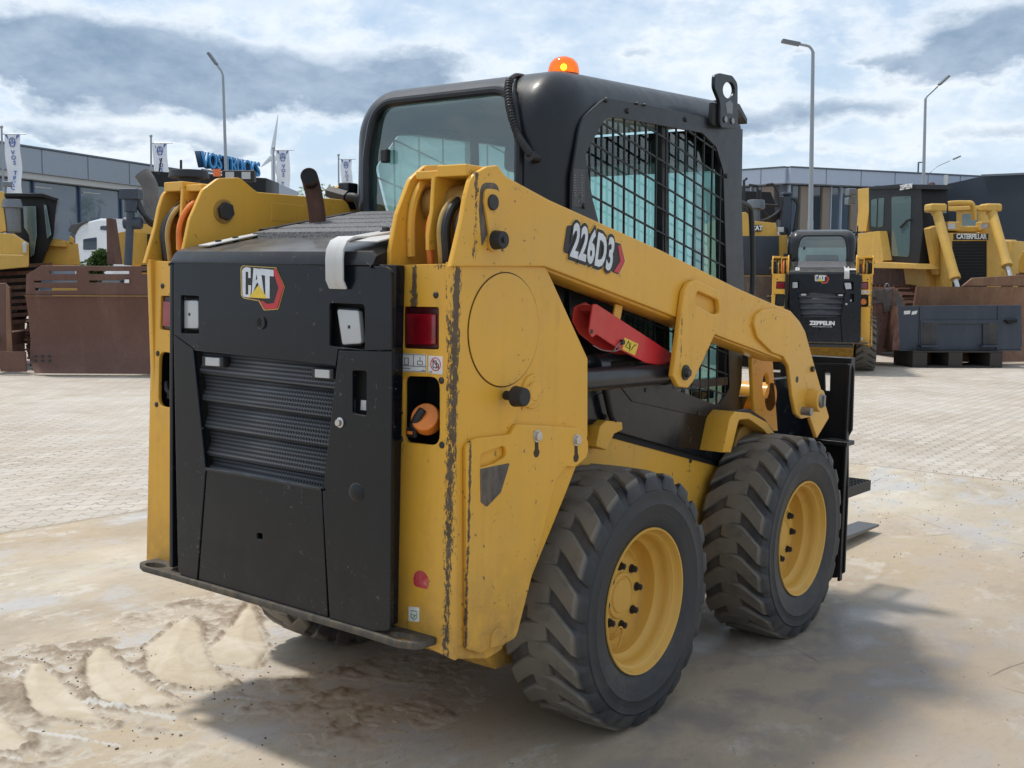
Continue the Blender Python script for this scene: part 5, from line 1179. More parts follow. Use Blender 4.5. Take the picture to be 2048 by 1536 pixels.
# ---- crawler dozers
def tracks(root, v0, v1, x0, x1, zt, r=.42, mat='trackbrown'):
    for s in (1, -1):
        bm = bmesh.new(); tl = []; L = x1-x0
        n = 34; pts = []
        for i in range(12): a = math.pi/2-math.pi*i/11; pts.append((x1+math.cos(a)*r, r+.02+math.sin(a)*r))
        for i in range(12): a = -math.pi/2-math.pi*i/11; pts.append((x0+math.cos(a)*r, r+.02+math.sin(a)*r))
        full = []
        for i in range(len(pts)):
            a, b = Vector(pts[i]), Vector(pts[(i+1) % len(pts)]); k = max(1, int((b-a).length/.17))
            for j in range(k): full.append(a.lerp(b, j/k))
        o = None
        body = plate_mesh([[tuple(p) for p in full]], (v1-v0)*.98, .01); body.transform(Matrix.Translation((0, -s*(v0+v1)/2, 0)) @ MS); o = finm('track', body, M['darksteel'], root)
        N = len(full)
        for i, p in enumerate(full):
            q = full[(i+1) % N]; d = (q-p).normalized(); nrm = Vector((d.y, -d.x)); c = (p+q)/2
            if (c-Vector(((x0+x1)/2, r))).dot(nrm) < 0: nrm = -nrm
            obox(bm, (c.x+nrm.x*.02, -s*(v0+v1)/2, c.y+nrm.y*.02), Vector((d.x, 0, d.y))*((q-p).length*.48), Vector((0, (v1-v0)/2, 0)), Vector((nrm.x, 0, nrm.y))*.018)
            obox(bm, (c.x+nrm.x*.06, -s*(v0+v1)/2, c.y+nrm.y*.06), Vector((d.x, 0, d.y))*.012, Vector((0, (v1-v0)/2, 0)), Vector((nrm.x, 0, nrm.y))*.03)
        F2('track_shoes', bm, mat, o, 0, 0)
def ram(root, a, b, r=.07, rod=.6):
    a, b = Vector(a), Vector(b); m_ = a.lerp(b, rod); bm = bmesh.new(); cyl(bm, a, m_, r, n=20); cyl(bm, m_-(b-a)*.04, m_+(b-a)*.01, r*1.15, n=20); cyl(bm, a-(b-a)*.01, a+(b-a)*.05, r*1.2, n=20)
    o = F2('lift_cylinder', bm, 'yellow_far', root, .004); bm = bmesh.new(); cyl(bm, m_, b, r*.5, n=16); F2('rod', bm, 'chrome', o)
    return o

def dozer_right():
    H = YAW+math.pi+R(8); D = 19.6
    fm = frame(1940, 640, D, H); use_frame(fm)
    root = empty('crawler_dozer', 'yellow crawler dozer with two lift cylinders beside its black grille behind the blue grey bucket', 'bulldozer', fm)
    hs = .55; X = S(1885, 520, hs).x
    def sp(name, loops, v, th, mat, par=root, bev=.01): return splate(name, loops, v, th, M[mat], par, bev)
    sp('hood', [[(1826, 459), (1888, 466), (1886, 600), (1826, 600)]], hs, 2*hs, 'yellow_far')
    sp('engine_side_panel', [[(1830, 478), (1863, 480), (1863, 545), (1830, 541)]], hs+.01, .02, 'yellow_far')
    sp('name_plate', [[(1828, 461), (1858, 465), (1858, 477), (1828, 474)]], hs+.02, .015, 'inkblack')
    bm = bmesh.new(); p = S(1843, 468, hs+.022)
    me = text_mesh('D6T', .13, .003, .004, .8); me.transform(Matrix.Translation((S(1836, 468, hs).x, -(hs+.022), p.z)) @ MS); finm('plate_text', me, M['decal'], root, smooth=0)
    # tanks, fenders and rear
    sp('fuel_tank', [[(1706, 468), (1758, 462), (1768, 520), (1764, 524), (1706, 522)]], .98, 1.96, 'yellow_far')
    sp('fender', [[(1742, 523), (1830, 528), (1832, 538), (1742, 536)]], 1.05, .5, 'yellow_far')
    sp('lower_frame', [[(1806, 530), (1852, 538), (1852, 640), (1820, 640)]], .72, 1.44, 'yellow_far')
    sp('under_deck', [[(1745, 532), (1830, 536), (1830, 575), (1745, 575)]], .60, 1.2, 'trackbrown')
    sp('rops_post', [[(1715, 378, .02), (1742, 375, .02), (1737, 430), (1732, 463), (1712, 463), (1716, 420)]], .80, .25, 'yellow_far')
    bm = bmesh.new()
    for (px, py) in ((1702, 384), (1700, 402)): p = S(px, py, .80); box(bm, p+Vector((-.10, -.08, -.07)), p+Vector((.10, .08, .07)))
    F2('work_lamp', bm, 'greymetal', root, .02)
    # cab
    cb = sp('cab', [[(1737, 375), (1750, 371), (1842, 371), (1846, 460), (1838, 528), (1790, 526), (1764, 520), (1752, 468), (1738, 460)]], .82, .50, 'blackfar')
    sp('cab_roof', [[(1736, 379), (1740, 373), (1800, 368), (1843, 369), (1846, 378), (1800, 377)]], .86, .58, 'blackfar', cb)
    sp('door_window', [[(1783, 394, .05), (1822, 392, .05), (1818, 514, .08), (1783, 512, .08)]], .828, .02, 'tealglass', cb, .003)
    sp('rear_side_window', [[(1742, 400, .03), (1754, 397), (1752, 455, .02), (1742, 452, .02)]], .828, .02, 'tealglass', cb, .003)
    sp('side_window', [[(1757, 397, .02), (1768, 396, .02), (1766, 452, .02), (1755, 456, .02)]], .828, .02, 'tealglass', cb, .003)
    xc = S(1844, 420, .82).x
    for (a, b) in ((.78, .36),):
        g1, g2 = 2.05, 2.65
        bm = bmesh.new(); box(bm, (xc-.01, -max(a, b), g1), (xc+.012, -min(a, b), g2)); F2('windscreen', bm, 'tealglass', cb, .004)
    me = text_mesh('ZEPPELIN', .12, .003, .004, .9); p = S(1812, 374, .885); me.transform(Matrix.Translation((p.x, -.885, p.z)) @ MS); finm('cab_lettering', me, M['decal'], cb, smooth=0)
    bm = bmesh.new(); p = S(1820, 440, .84); cyl(bm, p, p+Vector((0, -.03, 0)), .02); beam(bm, S(1800, 455, .85), S(1815, 440, .85), .03, .02); F2('door_handle', bm, 'rubber', cb)
    # front: grille, name strip, guards
    def fp(name, loops, u, th, mat, par=root, bev=.01): return bplate(name, loops, u, th, M[mat], par, bev, front=True)
    fp('radiator_guard', [[(1886, 466), (1988, 466), (1986, 610), (1888, 610)], [(1905, 482), (1974, 482), (1974, 585), (1905, 585)]], X+.12, .12, 'yellow_far')
    gr = fp('grille', [[(1903, 481), (1976, 481), (1976, 600), (1903, 600)]], X+.10, .03, 'matte')
    bm = bmesh.new()
    for k in range(16): a, b = B(1905, 486+k*6.2, X+.105), B(1975, 486+k*6.2, X+.105); beam(bm, a, b, .01, .012)
    F2('grille_bars', bm, 'rubber', gr, 0, 0)
    ns = fp('name_strip', [[(1907, 467), (1977, 467), (1977, 480), (1907, 480)]], X+.125, .01, 'inkblack')
    c = B(1943, 473.5, X+.136); me = text_mesh('CATERPILLAR', .118, .004, .004, .82, spacing=.95); me.transform(Matrix.Translation((c.x, c.y, c.z)) @ Matrix(((0, 0, 1, 0), (1, 0, 0, 0), (0, 1, 0, 0), (0, 0, 0, 1)))); finm('lettering', me, M['decal'], ns, smooth=0)
    bm = bmesh.new()
    for px in (1903, 1968): c = B(px, 453, X-.1); box(bm, c+Vector((-.1, -.11, -.08)), c+Vector((.1, .11, .08)))
    hl = F2('headlamp', bm, 'yellow_far', root, .02)
    bm = bmesh.new()
    for px in (1903, 1968): c = B(px, 453, X+.01); box(bm, c+Vector((-.005, -.07, -.05)), c+Vector((.01, .07, .05)))
    F2('lamp_lens', bm, 'lamplens', hl, .01)
    bm = bmesh.new(); a = B(1912, 464, X-.1); b = B(1962, 452, X-.1); box(bm, (a.x-.5, min(a.y, b.y), min(a.z, b.z)), (a.x, max(a.y, b.y), max(a.z, b.z))); F2('hood_cover', bm, 'yellow_far', root, .03)
    bm = bmesh.new(); tube(bm, smoothpath([B(*q, X-1.2) for q in ((1893, 420), (1895, 408), (1930, 406), (1945, 410), (1948, 440))], 5), .05, 10); F2('hand_rail', bm, 'yellow_far', root)
    # exhaust and mast
    bm = bmesh.new(); q = [S(*p, .25) for p in ((1868, 470), (1868, 400), (1866, 382), (1862, 370))]; tube(bm, smoothpath(q, 5), .075, 16); F2('exhaust_stack', bm, 'pipe', root)
    bm = bmesh.new(); cyl(bm, S(1887, 420, .1), S(1892, 350, .1), .035, n=12); F2('mast', bm, 'chrome', root)
    # lift cylinders and their brackets
    for i, (a, b) in enumerate((((1872, 418), (1920, 592)), ((1982, 418), (2022, 560)))):
        u = X+.10
        A_, B_ = B(*a, u), B(*b, X+.9 if i == 0 else X+.9)
        ram(root, A_, B_, .082, .80)
        bm = bmesh.new(); box(bm, A_+Vector((-.16, -.15, -.05)), A_+Vector((.12, .15, .09))); F2('cylinder_bracket', bm, 'yellow_far', root, .04)
        bm = bmesh.new(); y_ = .55 if i == 0 else -.55; beam(bm, (A_.x-.2, -y_, 1.5), A_+Vector((-.15, 0, -.3)), .16, .2); F2('cylinder_yoke', bm, 'yellow_far', root, .02)
    tracks(root, .62, 1.16, -3.6, -.7, 1, .60)
    # blade
    bx = X+1.35; zt = B(1850, 573, bx).z
    bm = bmesh.new(); W_ = 1.72; pr = [(0, zt), (-.06, zt*.8), (-.13, zt*.5), (-.10, zt*.2), (0, .04)]; th = -.06
    for s0, s1 in ((-W_, W_),):
        a = [bm.verts.new((bx+p[0], -s0, p[1])) for p in pr]; b = [bm.verts.new((bx+p[0], -s1, p[1])) for p in pr]; a2 = [bm.verts.new((bx+p[0]+th, -s0, p[1])) for p in pr]; b2 = [bm.verts.new((bx+p[0]+th, -s1, p[1])) for p in pr]
        for i in range(4): bm.faces.new((a[i], a[i+1], b[i+1], b[i])); bm.faces.new((a2[i], b2[i], b2[i+1], a2[i+1])); bm.faces.new((a[i], a2[i], a2[i+1], a[i+1])); bm.faces.new((b[i], b[i+1], b2[i+1], b2[i]))
        bm.faces.new((a[0], b[0], b2[0], a2[0])); bm.faces.new((a[4], a2[4], b2[4], b[4]))
    bl = F2('blade', bm, 'bladeor', root)
    bm = bmesh.new(); a = B(1925, 572, bx); vv = [(1925, 572), (1945, 556), (2100, 546), (2100, 572)]
    fp('spill_guard', [vv], bx-.05, .05, 'bladeor', bl)
    bm = bmesh.new(); beam(bm, (-1.6, -1.3, .55), (bx-.1, -1.3, .45), .16, .22); beam(bm, (-1.6, 1.3, .55), (bx-.1, 1.3, .45), .16, .22); F2('push_arm', bm, 'yellow_far', root, .02)
M['tealglass'] = plain('teal_cab_glass', (.10, .155, .155), .10, 0, Coat__Weight=1.0)
dozer_right()

def dozer_left():      # blade with slots towards the camera
    H = YAW+math.pi+R(-1.0); fm = frame(175, 700, 15.3, H); use_frame(fm)
    root = empty('crawler_dozer', 'yellow crawler dozer behind a wide brown blade with slots cut along its top', 'bulldozer', fm)
    def fp(name, loops, u, th, mat, par=root, bev=.008): return bplate(name, loops, u, th, M[mat], par, bev, front=True)
    sl = lambda x0, x1, y0, y1: [(x0, y0, .015), (x1, y0, .015), (x1, y1, .015), (x0, y1, .015)]
    bl = fp('blade', [[(51, 590), (52, 550), (82, 531), (520, 534), (520, 592)], sl(99, 152, 542, 548), sl(67, 154, 561, 565), sl(69, 154, 576, 581), sl(176, 258, 542, 548), sl(178, 250, 561, 565), sl(282, 330, 542, 548)], 0, .04, 'blade')
    bm = bmesh.new(); pr = []
    za, zb_ = B(100, 592, 0).z, 0.03; yl, yr = B(51, 600, 0).y, B(520, 600, 0).y; yb = B(38, 740, 0).y
    prof = [(0.0, za), (-.07, za*.75), (-.11, za*.45), (-.06, za*.18), (.06, zb_)]
    A_ = [bm.verts.new((p[0], yl if i < 3 else (yl if i == 3 else yl+.12), p[1])) for i, p in enumerate(prof)]; B_ = [bm.verts.new((p[0], yr, p[1])) for p in prof]
    A2 = [bm.verts.new((p[0]-.05, yl if i < 4 else yl+.12, p[1])) for i, p in enumerate(prof)]; B2 = [bm.verts.new((p[0]-.05, yr, p[1])) for p in prof]
    for i in range(4): bm.faces.new((A_[i], A_[i+1], B_[i+1], B_[i])); bm.faces.new((A2[i], B2[i], B2[i+1], A2[i+1])); bm.faces.new((A_[i], A2[i], A2[i+1], A_[i+1])); bm.faces.new((B_[i], B_[i+1], B2[i+1], B2[i]))
    bm.faces.new((A_[0], B_[0], B2[0], A2[0])); bm.faces.new((A_[4], A2[4], B2[4], B_[4])); F2('mouldboard', bm, 'blade', bl, 0, 50)
    bm = bmesh.new(); beam(bm, (.012, yl, za), (.012, yr, za), .03, .012); F2('weld_bead', bm, 'bladeor', bl)
    bm = bmesh.new(); box(bm, (.03, yl-.0, .05), (.055, yl-.36, .33)); F2('end_bit', bm, 'blade', bl)
    bm = bmesh.new()
    for i in range(3):
        for j in range(2): c = B(70+i*14, 722-j*9, .08); cyl(bm, (.075, c.y, c.z), (.055, c.y, c.z), .022, n=10)
    F2('edge_bolts', bm, 'darksteel', bl)
    fp('white_tag', [[(249, 559), (258, 559), (258, 566), (249, 566)]], .042, .006, 'decal', bl, 0)
    fp('rear_side_panel', [[(212, 436), (217, 436), (230, 528), (214, 528)]], -.5, .3, 'blade')
    fp('side_cover', [[(228, 470), (232, 466), (252, 462), (252, 528), (228, 528)]], -1.0, .9, 'yellow_far')
    fp('hood', [[(262, 445), (330, 438), (420, 440), (420, 560), (262, 560)]], -2.2, 1.6, 'yellow_far')
    fp('grille', [[(282, 468), (400, 468), (400, 545), (282, 545)]], -2.18, .02, 'matte')
    bm = bmesh.new(); tube(bm, smoothpath([B(*q, -1.0) for q in ((300, 448), (301, 390), (298, 368), (284, 346))], 6), .115, 18, cap=False); o = F2('exhaust_stack', bm, 'greystack', root, 0, 60)
    bm = bmesh.new(); a, b = B(262, 405, -.2), B(256, 530, -.1); cyl(bm, a, b, .055, n=16); cyl(bm, a+Vector((0, 0, .1)), a+(b-a)*.15, .085, n=16); lc = F2('lift_cylinder', bm, 'bluegrey', root)
    bm = bmesh.new(); c = B(262, 385, -.2); box(bm, c+Vector((-.12, -.13, -.10)), c+Vector((.12, .13, .05))); cyl(bm, c+Vector((0, -.11, -.42)), c+Vector((0, .14, -.42)), .085, n=16); F2('cylinder_cap', bm, 'bluegrey', lc, .02)
    bm = bmesh.new()
    for k in range(3): tube(bm, smoothpath([B(*q, -.25-.1*k) for q in ((265+k*3, 388), (280+k*3, 420+k*2), (300, 440+k*4), (318, 444+k*4))], 6), .03, 8)
    F2('hydraulic_hoses', bm, 'hose', lc)
    cb = fp('cab', [[(287, 345), (300, 342), (532, 356), (532, 460), (285, 460)]], -4.4, 1.0, 'blackfar')
    fp('windscreen', [[(296, 372), (372, 376), (372, 430), (296, 430)]], -4.37, .02, 'tealglass', cb)
    fp('windscreen', [[(430, 378), (512, 380), (512, 430), (430, 430)]], -4.37, .02, 'tealglass', cb)
    bm = bmesh.new(); c = B(378, 350, -3.0); cyl(bm, c+Vector((0, 0, -.35)), c+Vector((0, 0, .0)), .18, n=24); cyl(bm, c+Vector((0, 0, -.05)), c+Vector((0, 0, .07)), .33, .30, n=28); F2('air_precleaner', bm, 'rubber', root, .01)
    bm = bmesh.new(); c = B(434, 345, -2.4); cyl(bm, c+Vector((0, 0, -.06)), c+Vector((0, 0, .05)), .06, n=16); F2('cab_beacon', bm, 'wbeacon', cb)
    bm = bmesh.new(); c = B(478, 351, -2.6); box(bm, c+Vector((-.08, -.26, -.10)), c+Vector((.06, .26, .08))); lm = F2('work_lamp', bm, 'rubber', cb, .02)
    bm = bmesh.new()
    for dy in (-.13, .13): box(bm, c+Vector((.06, dy-.07, -.06)), c+Vector((.07, dy+.07, .05)))
    F2('lamp_lens', bm, 'lamplens', lm)
    bm = bmesh.new(); tube(bm, smoothpath([B(*q, -2.5) for q in ((317, 349), (320, 333), (323, 316))], 4), .012, 6); cyl(bm, B(362, 346, -2.9), B(362, 320, -2.9), .02); F2('aerial', bm, 'rubber', cb)
    bm = bmesh.new(); box(bm, (-2.2, -.9, .5), (-1.0, .9, 1.2)); F2('main_frame', bm, 'yellow_far', root)
    tracks(root, .75, 1.25, -4.2, -1.3, 1)
    bm = bmesh.new(); beam(bm, (-2.4, -1.45, .5), (-.1, -1.45, .45), .14, .2); beam(bm, (-2.4, 1.45, .5), (-.1, 1.45, .45), .14, .2); F2('push_arm', bm, 'blade', root, .02)
M['greystack'] = rusty('rust_tipped_stack', (.10, .10, .10), (.20, .19, .18), (.22, .10, .06), 3)
dozer_left()

def dozer_far_left():
    _AW = AW
    H = YAW+math.pi+R(28); fm = frame(-40, 650, 16.8, H); use_frame(fm)
    root = empty('crawler_dozer', 'yellow crawler dozer cut off by the left edge with a black glazed cab', 'bulldozer', fm)
    def fp(name, loops, u, th, mat, par=root, bev=.01): return bplate(name, loops, u, th, M[mat], par, bev, front=True)
    def pl(name, pts, D, th, mat, par=root):   # upright slab facing the camera at a given depth
        bm = bmesh.new(); a = [fm.inverted() @ Wd(px, py, D) for px, py in pts]; mp = sum(p_[0] for p_ in pts)/len(pts); rd = _ray(AW, max(p_[0] for p_ in pts), 560); rd.z = 0; off = fm.inverted().to_3x3() @ (rd.normalized()*th); n = len(a)
        A_ = [bm.verts.new(p) for p in a]; B_ = [bm.verts.new(p+off) for p in a]; bm.faces.new(A_); bm.faces.new(B_[::-1])
        for i in range(n): bm.faces.new((A_[i], B_[i], B_[(i+1) % n], A_[(i+1) % n]))
        return F2(name, bm, mat, par, .012)
    pl('hood', [(-160, 455), (28, 468), (58, 488), (58, 530), (-160, 545)], 16.6, 1.2, 'yellow_far')
    pl('hood_side', [(-60, 508), (58, 510), (57, 534), (-60, 545)], 16.5, .1, 'yellow_far')
    pl('headlamp', [(44, 484), (54, 484), (53, 506), (46, 506)], 16.45, .1, 'lamplens')
    pl('mast_post', [(0, 382), (9, 384), (8, 420), (13, 462), (0, 465)], 16.9, .2, 'yellow_far')
    pl('work_lamp', [(4, 362), (24, 363), (24, 373), (4, 372)], 16.8, .15, 'greymetal')
    cb = pl('cab', [(10, 390), (95, 390), (116, 398), (113, 412), (110, 440), (108, 470), (83, 530), (58, 530), (58, 486), (28, 466), (14, 440)], 17.6, 1.6, 'blackfar')
    pl('roof_edge', [(8, 386), (85, 386), (118, 397), (114, 403), (84, 394), (8, 393)], 17.5, 1.8, 'blackfar', cb)
    pl('door_window', [(46, 412), (72, 412), (74, 470), (68, 510), (60, 515), (58, 470), (48, 455)], 17.55, .03, 'tealglass', cb)
    pl('side_window', [(87, 408), (93, 410), (103, 470), (94, 478)], 17.55, .03, 'tealglass', cb)
    pl('rear_window', [(2, 420), (20, 422), (18, 448), (2, 446)], 17.55, .03, 'tealglass', cb)
    bm = bmesh.new(); c = fm.inverted() @ Wd(24, 412, 17.0); cyl(bm, c+Vector((0, 0, -.4)), c, .12, n=20); cyl(bm, c+Vector((0, 0, -.03)), c+Vector((0, 0, .10)), .16, .13, n=24); F2('air_precleaner', bm, 'greymetal', root, .01)
    pl('cab_step_box', [(84, 530), (97, 478), (118, 478), (156, 487), (161, 530)], 17.8, 1.2, 'yellow_far')
    pl('step_cover', [(96, 480), (128, 482), (134, 494), (88, 492)], 17.7, .2, 'yellow_far')
    pl('hand_lamp', [(139, 470), (149, 478), (146, 492), (137, 488)], 17.8, .3, 'yellow_far')
    # track seen along its length, with grousers
    inv = fm.inverted(); bm = bmesh.new()
    for k in range(9):
        y0 = 532+k*14; x1 = 100-k*2.2 if k < 4 else 92-(k-4)*9
        a, b = inv @ Wd(-80, y0+6, 16.7-.05*k), inv @ Wd(x1, y0-3, 17.4-.05*k); beam(bm, a, b, .35, .055)
    tk = F2('track_shoes', bm, 'trackbrown', root)
    pl('track_core', [(-80, 536), (92, 533), (70, 600), (46, 650), (-80, 660)], 17.6, .6, 'matte', tk)
    pl('lower_frame', [(20, 640), (50, 600), (50, 708), (20, 716)], 17.0, .5, 'trackbrown')
    bl = pl('blade', [(-160, 566), (12, 566), (22, 576), (25, 720), (20, 732), (-160, 745)], 15.6, .06, 'blade')
    pl('blade_end', [(12, 568), (19, 575), (26, 722), (12, 728)], 15.55, .4, 'bladeor', bl)
dozer_far_left()

def machine_behind_right():
    fm = frame(1520, 640, 17.8, YAW+math.pi); use_frame(fm)
    root = empty('wheel_loader', 'yellow machine with black hydraulic pipes partly hidden behind the loader cab', 'machine', fm)
    def fp(name, loops, u, th, mat, par=root, bev=.01): return bplate(name, loops, u, th, M[mat], par, bev, front=True)
    hd = fp('hood', [[(1440, 440), (1480, 425), (1492, 424), (1510, 442), (1552, 446), (1556, 470), (1575, 470), (1575, 560), (1440, 560)]], -.1, 1.5, 'yellow_far')
    fp('grille', [[(1440, 472), (1502, 472), (1502, 550), (1440, 550)]], -.08, .03, 'bluegrey', hd)
    fp('grille', [[(1506, 472), (1558, 472), (1558, 550), (1506, 550)]], -.08, .03, 'bluegrey', hd)
    fp('badge', [[(1505, 450), (1524, 450), (1524, 463), (1505, 463)]], -.05, .02, 'inkblack', hd)
    c = B(1514, 456.5, -.045); me = text_mesh('CAT', .10, .003, .004, .9); me.transform(Matrix.Translation(c) @ Matrix(((0, 0, 1, 0), (1, 0, 0, 0), (0, 1, 0, 0), (0, 0, 0, 1)))); finm('badge_lettering', me, M['decal'], hd, smooth=0)
    bm = bmesh.new(); c = B(1512, 410, -.6); cyl(bm, c+Vector((0, 0, -.35)), c, .07, n=16); cyl(bm, c+Vector((0, 0, -.06)), c+Vector((0, 0, .08)), .15, .14, n=24); F2('air_precleaner', bm, 'greymetal', root, .01)
    cb = bmesh.new()
    for q in (((1488, 360), (1488, 440)), ((1498, 370), (1515, 372)), ((1515, 372), (1516, 400)), ((1532, 370), (1546, 368)), ((1546, 368), (1556, 385)), ((1520, 380), (1520, 440)), ((1530, 410), (1560, 412)), ((1556, 385), (1560, 440)), ((1524, 420), (1548, 445)), ((1490, 360), (1494, 356))): tube(cb, [B(*q[0], -1.0), B(*q[1], -1.0)], .022, 8)
    F2('hand_rails', cb, 'rubber', root)
    bm = bmesh.new(); box(bm, B(1560, 392, -.4), B(1586, 384, -.2)); beam(bm, B(1573, 392, -.3), B(1570, 470, -.3), .16, .16); F2('lift_cylinder', bm, 'bluegrey', root, .02)
    bm = bmesh.new()
    for k in range(4): tube(bm, smoothpath([B(*q, -.2-.08*k) for q in ((1562+k*4, 394), (1560+k*3, 420), (1535+k*3, 438+k*2), (1510, 444+k*3))], 6), .022, 8)
    tube(bm, smoothpath([B(*q, -.2) for q in ((1586, 396), (1596, 410), (1592, 440), (1588, 470))], 6), .03, 8); F2('hydraulic_hoses', bm, 'hose', root)
    fp('cab', [[(1440, 380), (1542, 384), (1550, 405), (1550, 470), (1440, 470)]], -3.4, .8, 'blackfar')
    fp('work_lamp', [[(1557, 454), (1568, 454), (1568, 464), (1557, 464)]], .0, .08, 'lamplens')
    bl = fp('blade', [[(1440, 552), (1562, 552), (1562, 610), (1560, 700), (1440, 700)]], .5, .12, 'rustgrey')
    bm = bmesh.new(); box(bm, (-1.6, -.8, .4), (-.2, .8, 1.3)); F2('main_frame', bm, 'yellow_far', root); tracks(root, .7, 1.1, -2.6, -.6, 1)
M['rustgrey'] = rusty('patchy_rusted_steel', (.07, .055, .048), (.15, .125, .11), (.19, .17, .15), 7)
M['couplerdk'] = rusty('worn_coupler_plate', (.030, .036, .045), (.075, .066, .058), (.10, .08, .07), 6)
machine_behind_right()

# ---- buckets and pallet at the right
def attachments():
    fm = frame(1920, 650, 17.6, YAW+math.pi+R(2)); use_frame(fm)
    root = empty('loader_bucket', 'dark blue grey loader bucket standing on a pallet at the right', 'bucket', fm)
    def fp(name, loops, u, th, mat, par=root, bev=.008): return bplate(name, loops, u, th, M[mat], par, bev, front=True)
    bk = fp('bucket_back', [[(1795, 612), (2043, 610), (2045, 690), (2040, 701), (1800, 701)]], 0, .05, 'bluegrey')
    fp('bucket_side', [[(1795, 613), (1798, 613), (1800, 701), (1783, 700)]], .0, .6, 'rustpink')
    bm = bmesh.new(); 
    a, b = B(1800, 698, 0), B(2043, 698, 0); vs_ = [bm.verts.new(p) for p in (a, b, b+Vector((-.7, 0, 0)), a+Vector((-.7, 0, 0)), a+Vector((0, 0, -.03)), b+Vector((0, 0, -.03)), b+Vector((-.7, 0, -.03)), a+Vector((-.7, 0, -.03)))]
    for f in ((0, 1, 2, 3), (7, 6, 5, 4), (0, 4, 5, 1), (1, 5, 6, 2), (2, 6, 7, 3), (3, 7, 4, 0)): bm.faces.new([vs_[i] for i in f])
    F2('bucket_floor', bm, 'bluegrey', root)
    ft = fp('coupler_frame', [[(1841, 640), (1998, 640), (1998, 700), (1841, 700)], [(1846, 648), (1993, 648), (1993, 699), (1846, 699)]], .025, .025, 'bluegrey')
    for x0 in (1844, 1966): fp('coupler_plate', [[(x0, 645), (x0+30, 645), (x0+30, 690), (x0, 690)]], .03, .02, 'couplerdk', ft)
    for x0 in (1844, 1966): fp('coupler_lip', [[(x0-1, 691), (x0+32, 691), (x0+32, 694), (x0-1, 694)]], .15, .12, 'bluegrey', ft)
    fp('hook_plate', [[(2012, 640), (2036, 638), (2034, 645), (2018, 648)]], .08, .08, 'matte')
    fp('sticker', [[(1808, 622), (1821, 621), (1820, 628), (1808, 629)]], .004, .004, 'decal', bk, 0); fp('sticker', [[(1824, 623), (1835, 621), (1833, 628), (1823, 630)]], .004, .004, 'decal', bk, 0)
    bm = bmesh.new()
    for x0, x1, y0, y1 in ((1839, 1842, 612, 700), (1995, 1998, 611, 640)): bm = bmesh.new(); box(bm, B(x0, y0, -.01), B(x1, y1, .012)); F2('seam', bm, 'bluegrey', bk)
    pm = frame(1917, 708, 17.5, YAW+math.pi+R(2)); use_frame(pm)
    pr = empty('pallet', 'dark wooden pallet carrying the blue grey loader bucket', 'pallet', pm)
    z1 = B(1917, 702, 0).z
    for x0, x1 in ((1826, 1855), (1898, 1926), (1981, 2006)):
        a, b = B(x0, 702, 0), B(x1, 702, 0)
        bm = bmesh.new(); box(bm, (-.8, a.y, .03), (0, b.y, z1-.025)); F2('pallet_block', bm, 'palletwood', pr, .005)
    a, b = B(1826, 702, 0), B(2006, 702, 0)
    bm = bmesh.new(); box(bm, (-.8, a.y, z1-.024), (0, b.y, z1)); F2('pallet_deck', bm, 'palletwood', pr, .005)
    bm = bmesh.new(); box(bm, (-.8, a.y, .004), (.0, b.y, .028)); F2('pallet_base', bm, 'palletwood', pr, .005)
    rm = frame(1765, 640, 17.9, YAW+math.pi+R(-8)); use_frame(rm)
    rr_ = empty('excavator_bucket', 'rusty flaking bucket with a lifting ring between small loader and blue grey bucket', 'bucket', rm)
    fp('bucket_side', [[(1741, 582), (1790, 575), (1792, 610), (1785, 640), (1786, 700), (1760, 706), (1741, 706)]], 0, .05, 'rustpink', rr_)
    fp('side_plate', [[(1742, 580), (1782, 577, .02), (1783, 622), (1768, 626), (1766, 606), (1742, 608)]], .03, .03, 'rustgrey', rr_)
    fp('bucket_shell', [[(1741, 600), (1786, 600), (1786, 704), (1741, 704)]], -.06, .78, 'rustpink', rr_)
    bm = bmesh.new(); c = B(1774, 575, .05); tube(bm, [c+Vector((0, math.cos(a)*.03, math.sin(a)*.06)) for a in [i*math.pi/8 for i in range(16)]], .012, 8, True); F2('lifting_ring', bm, 'greymetal', rr_)
M['rustpink'] = rusty('flaking_red_rust', (.10, .040, .030), (.20, .11, .085), (.32, .24, .20), 9)
M['palletwood'] = plain('dirty_dark_timber', (.045, .038, .034), .85)
attachments()

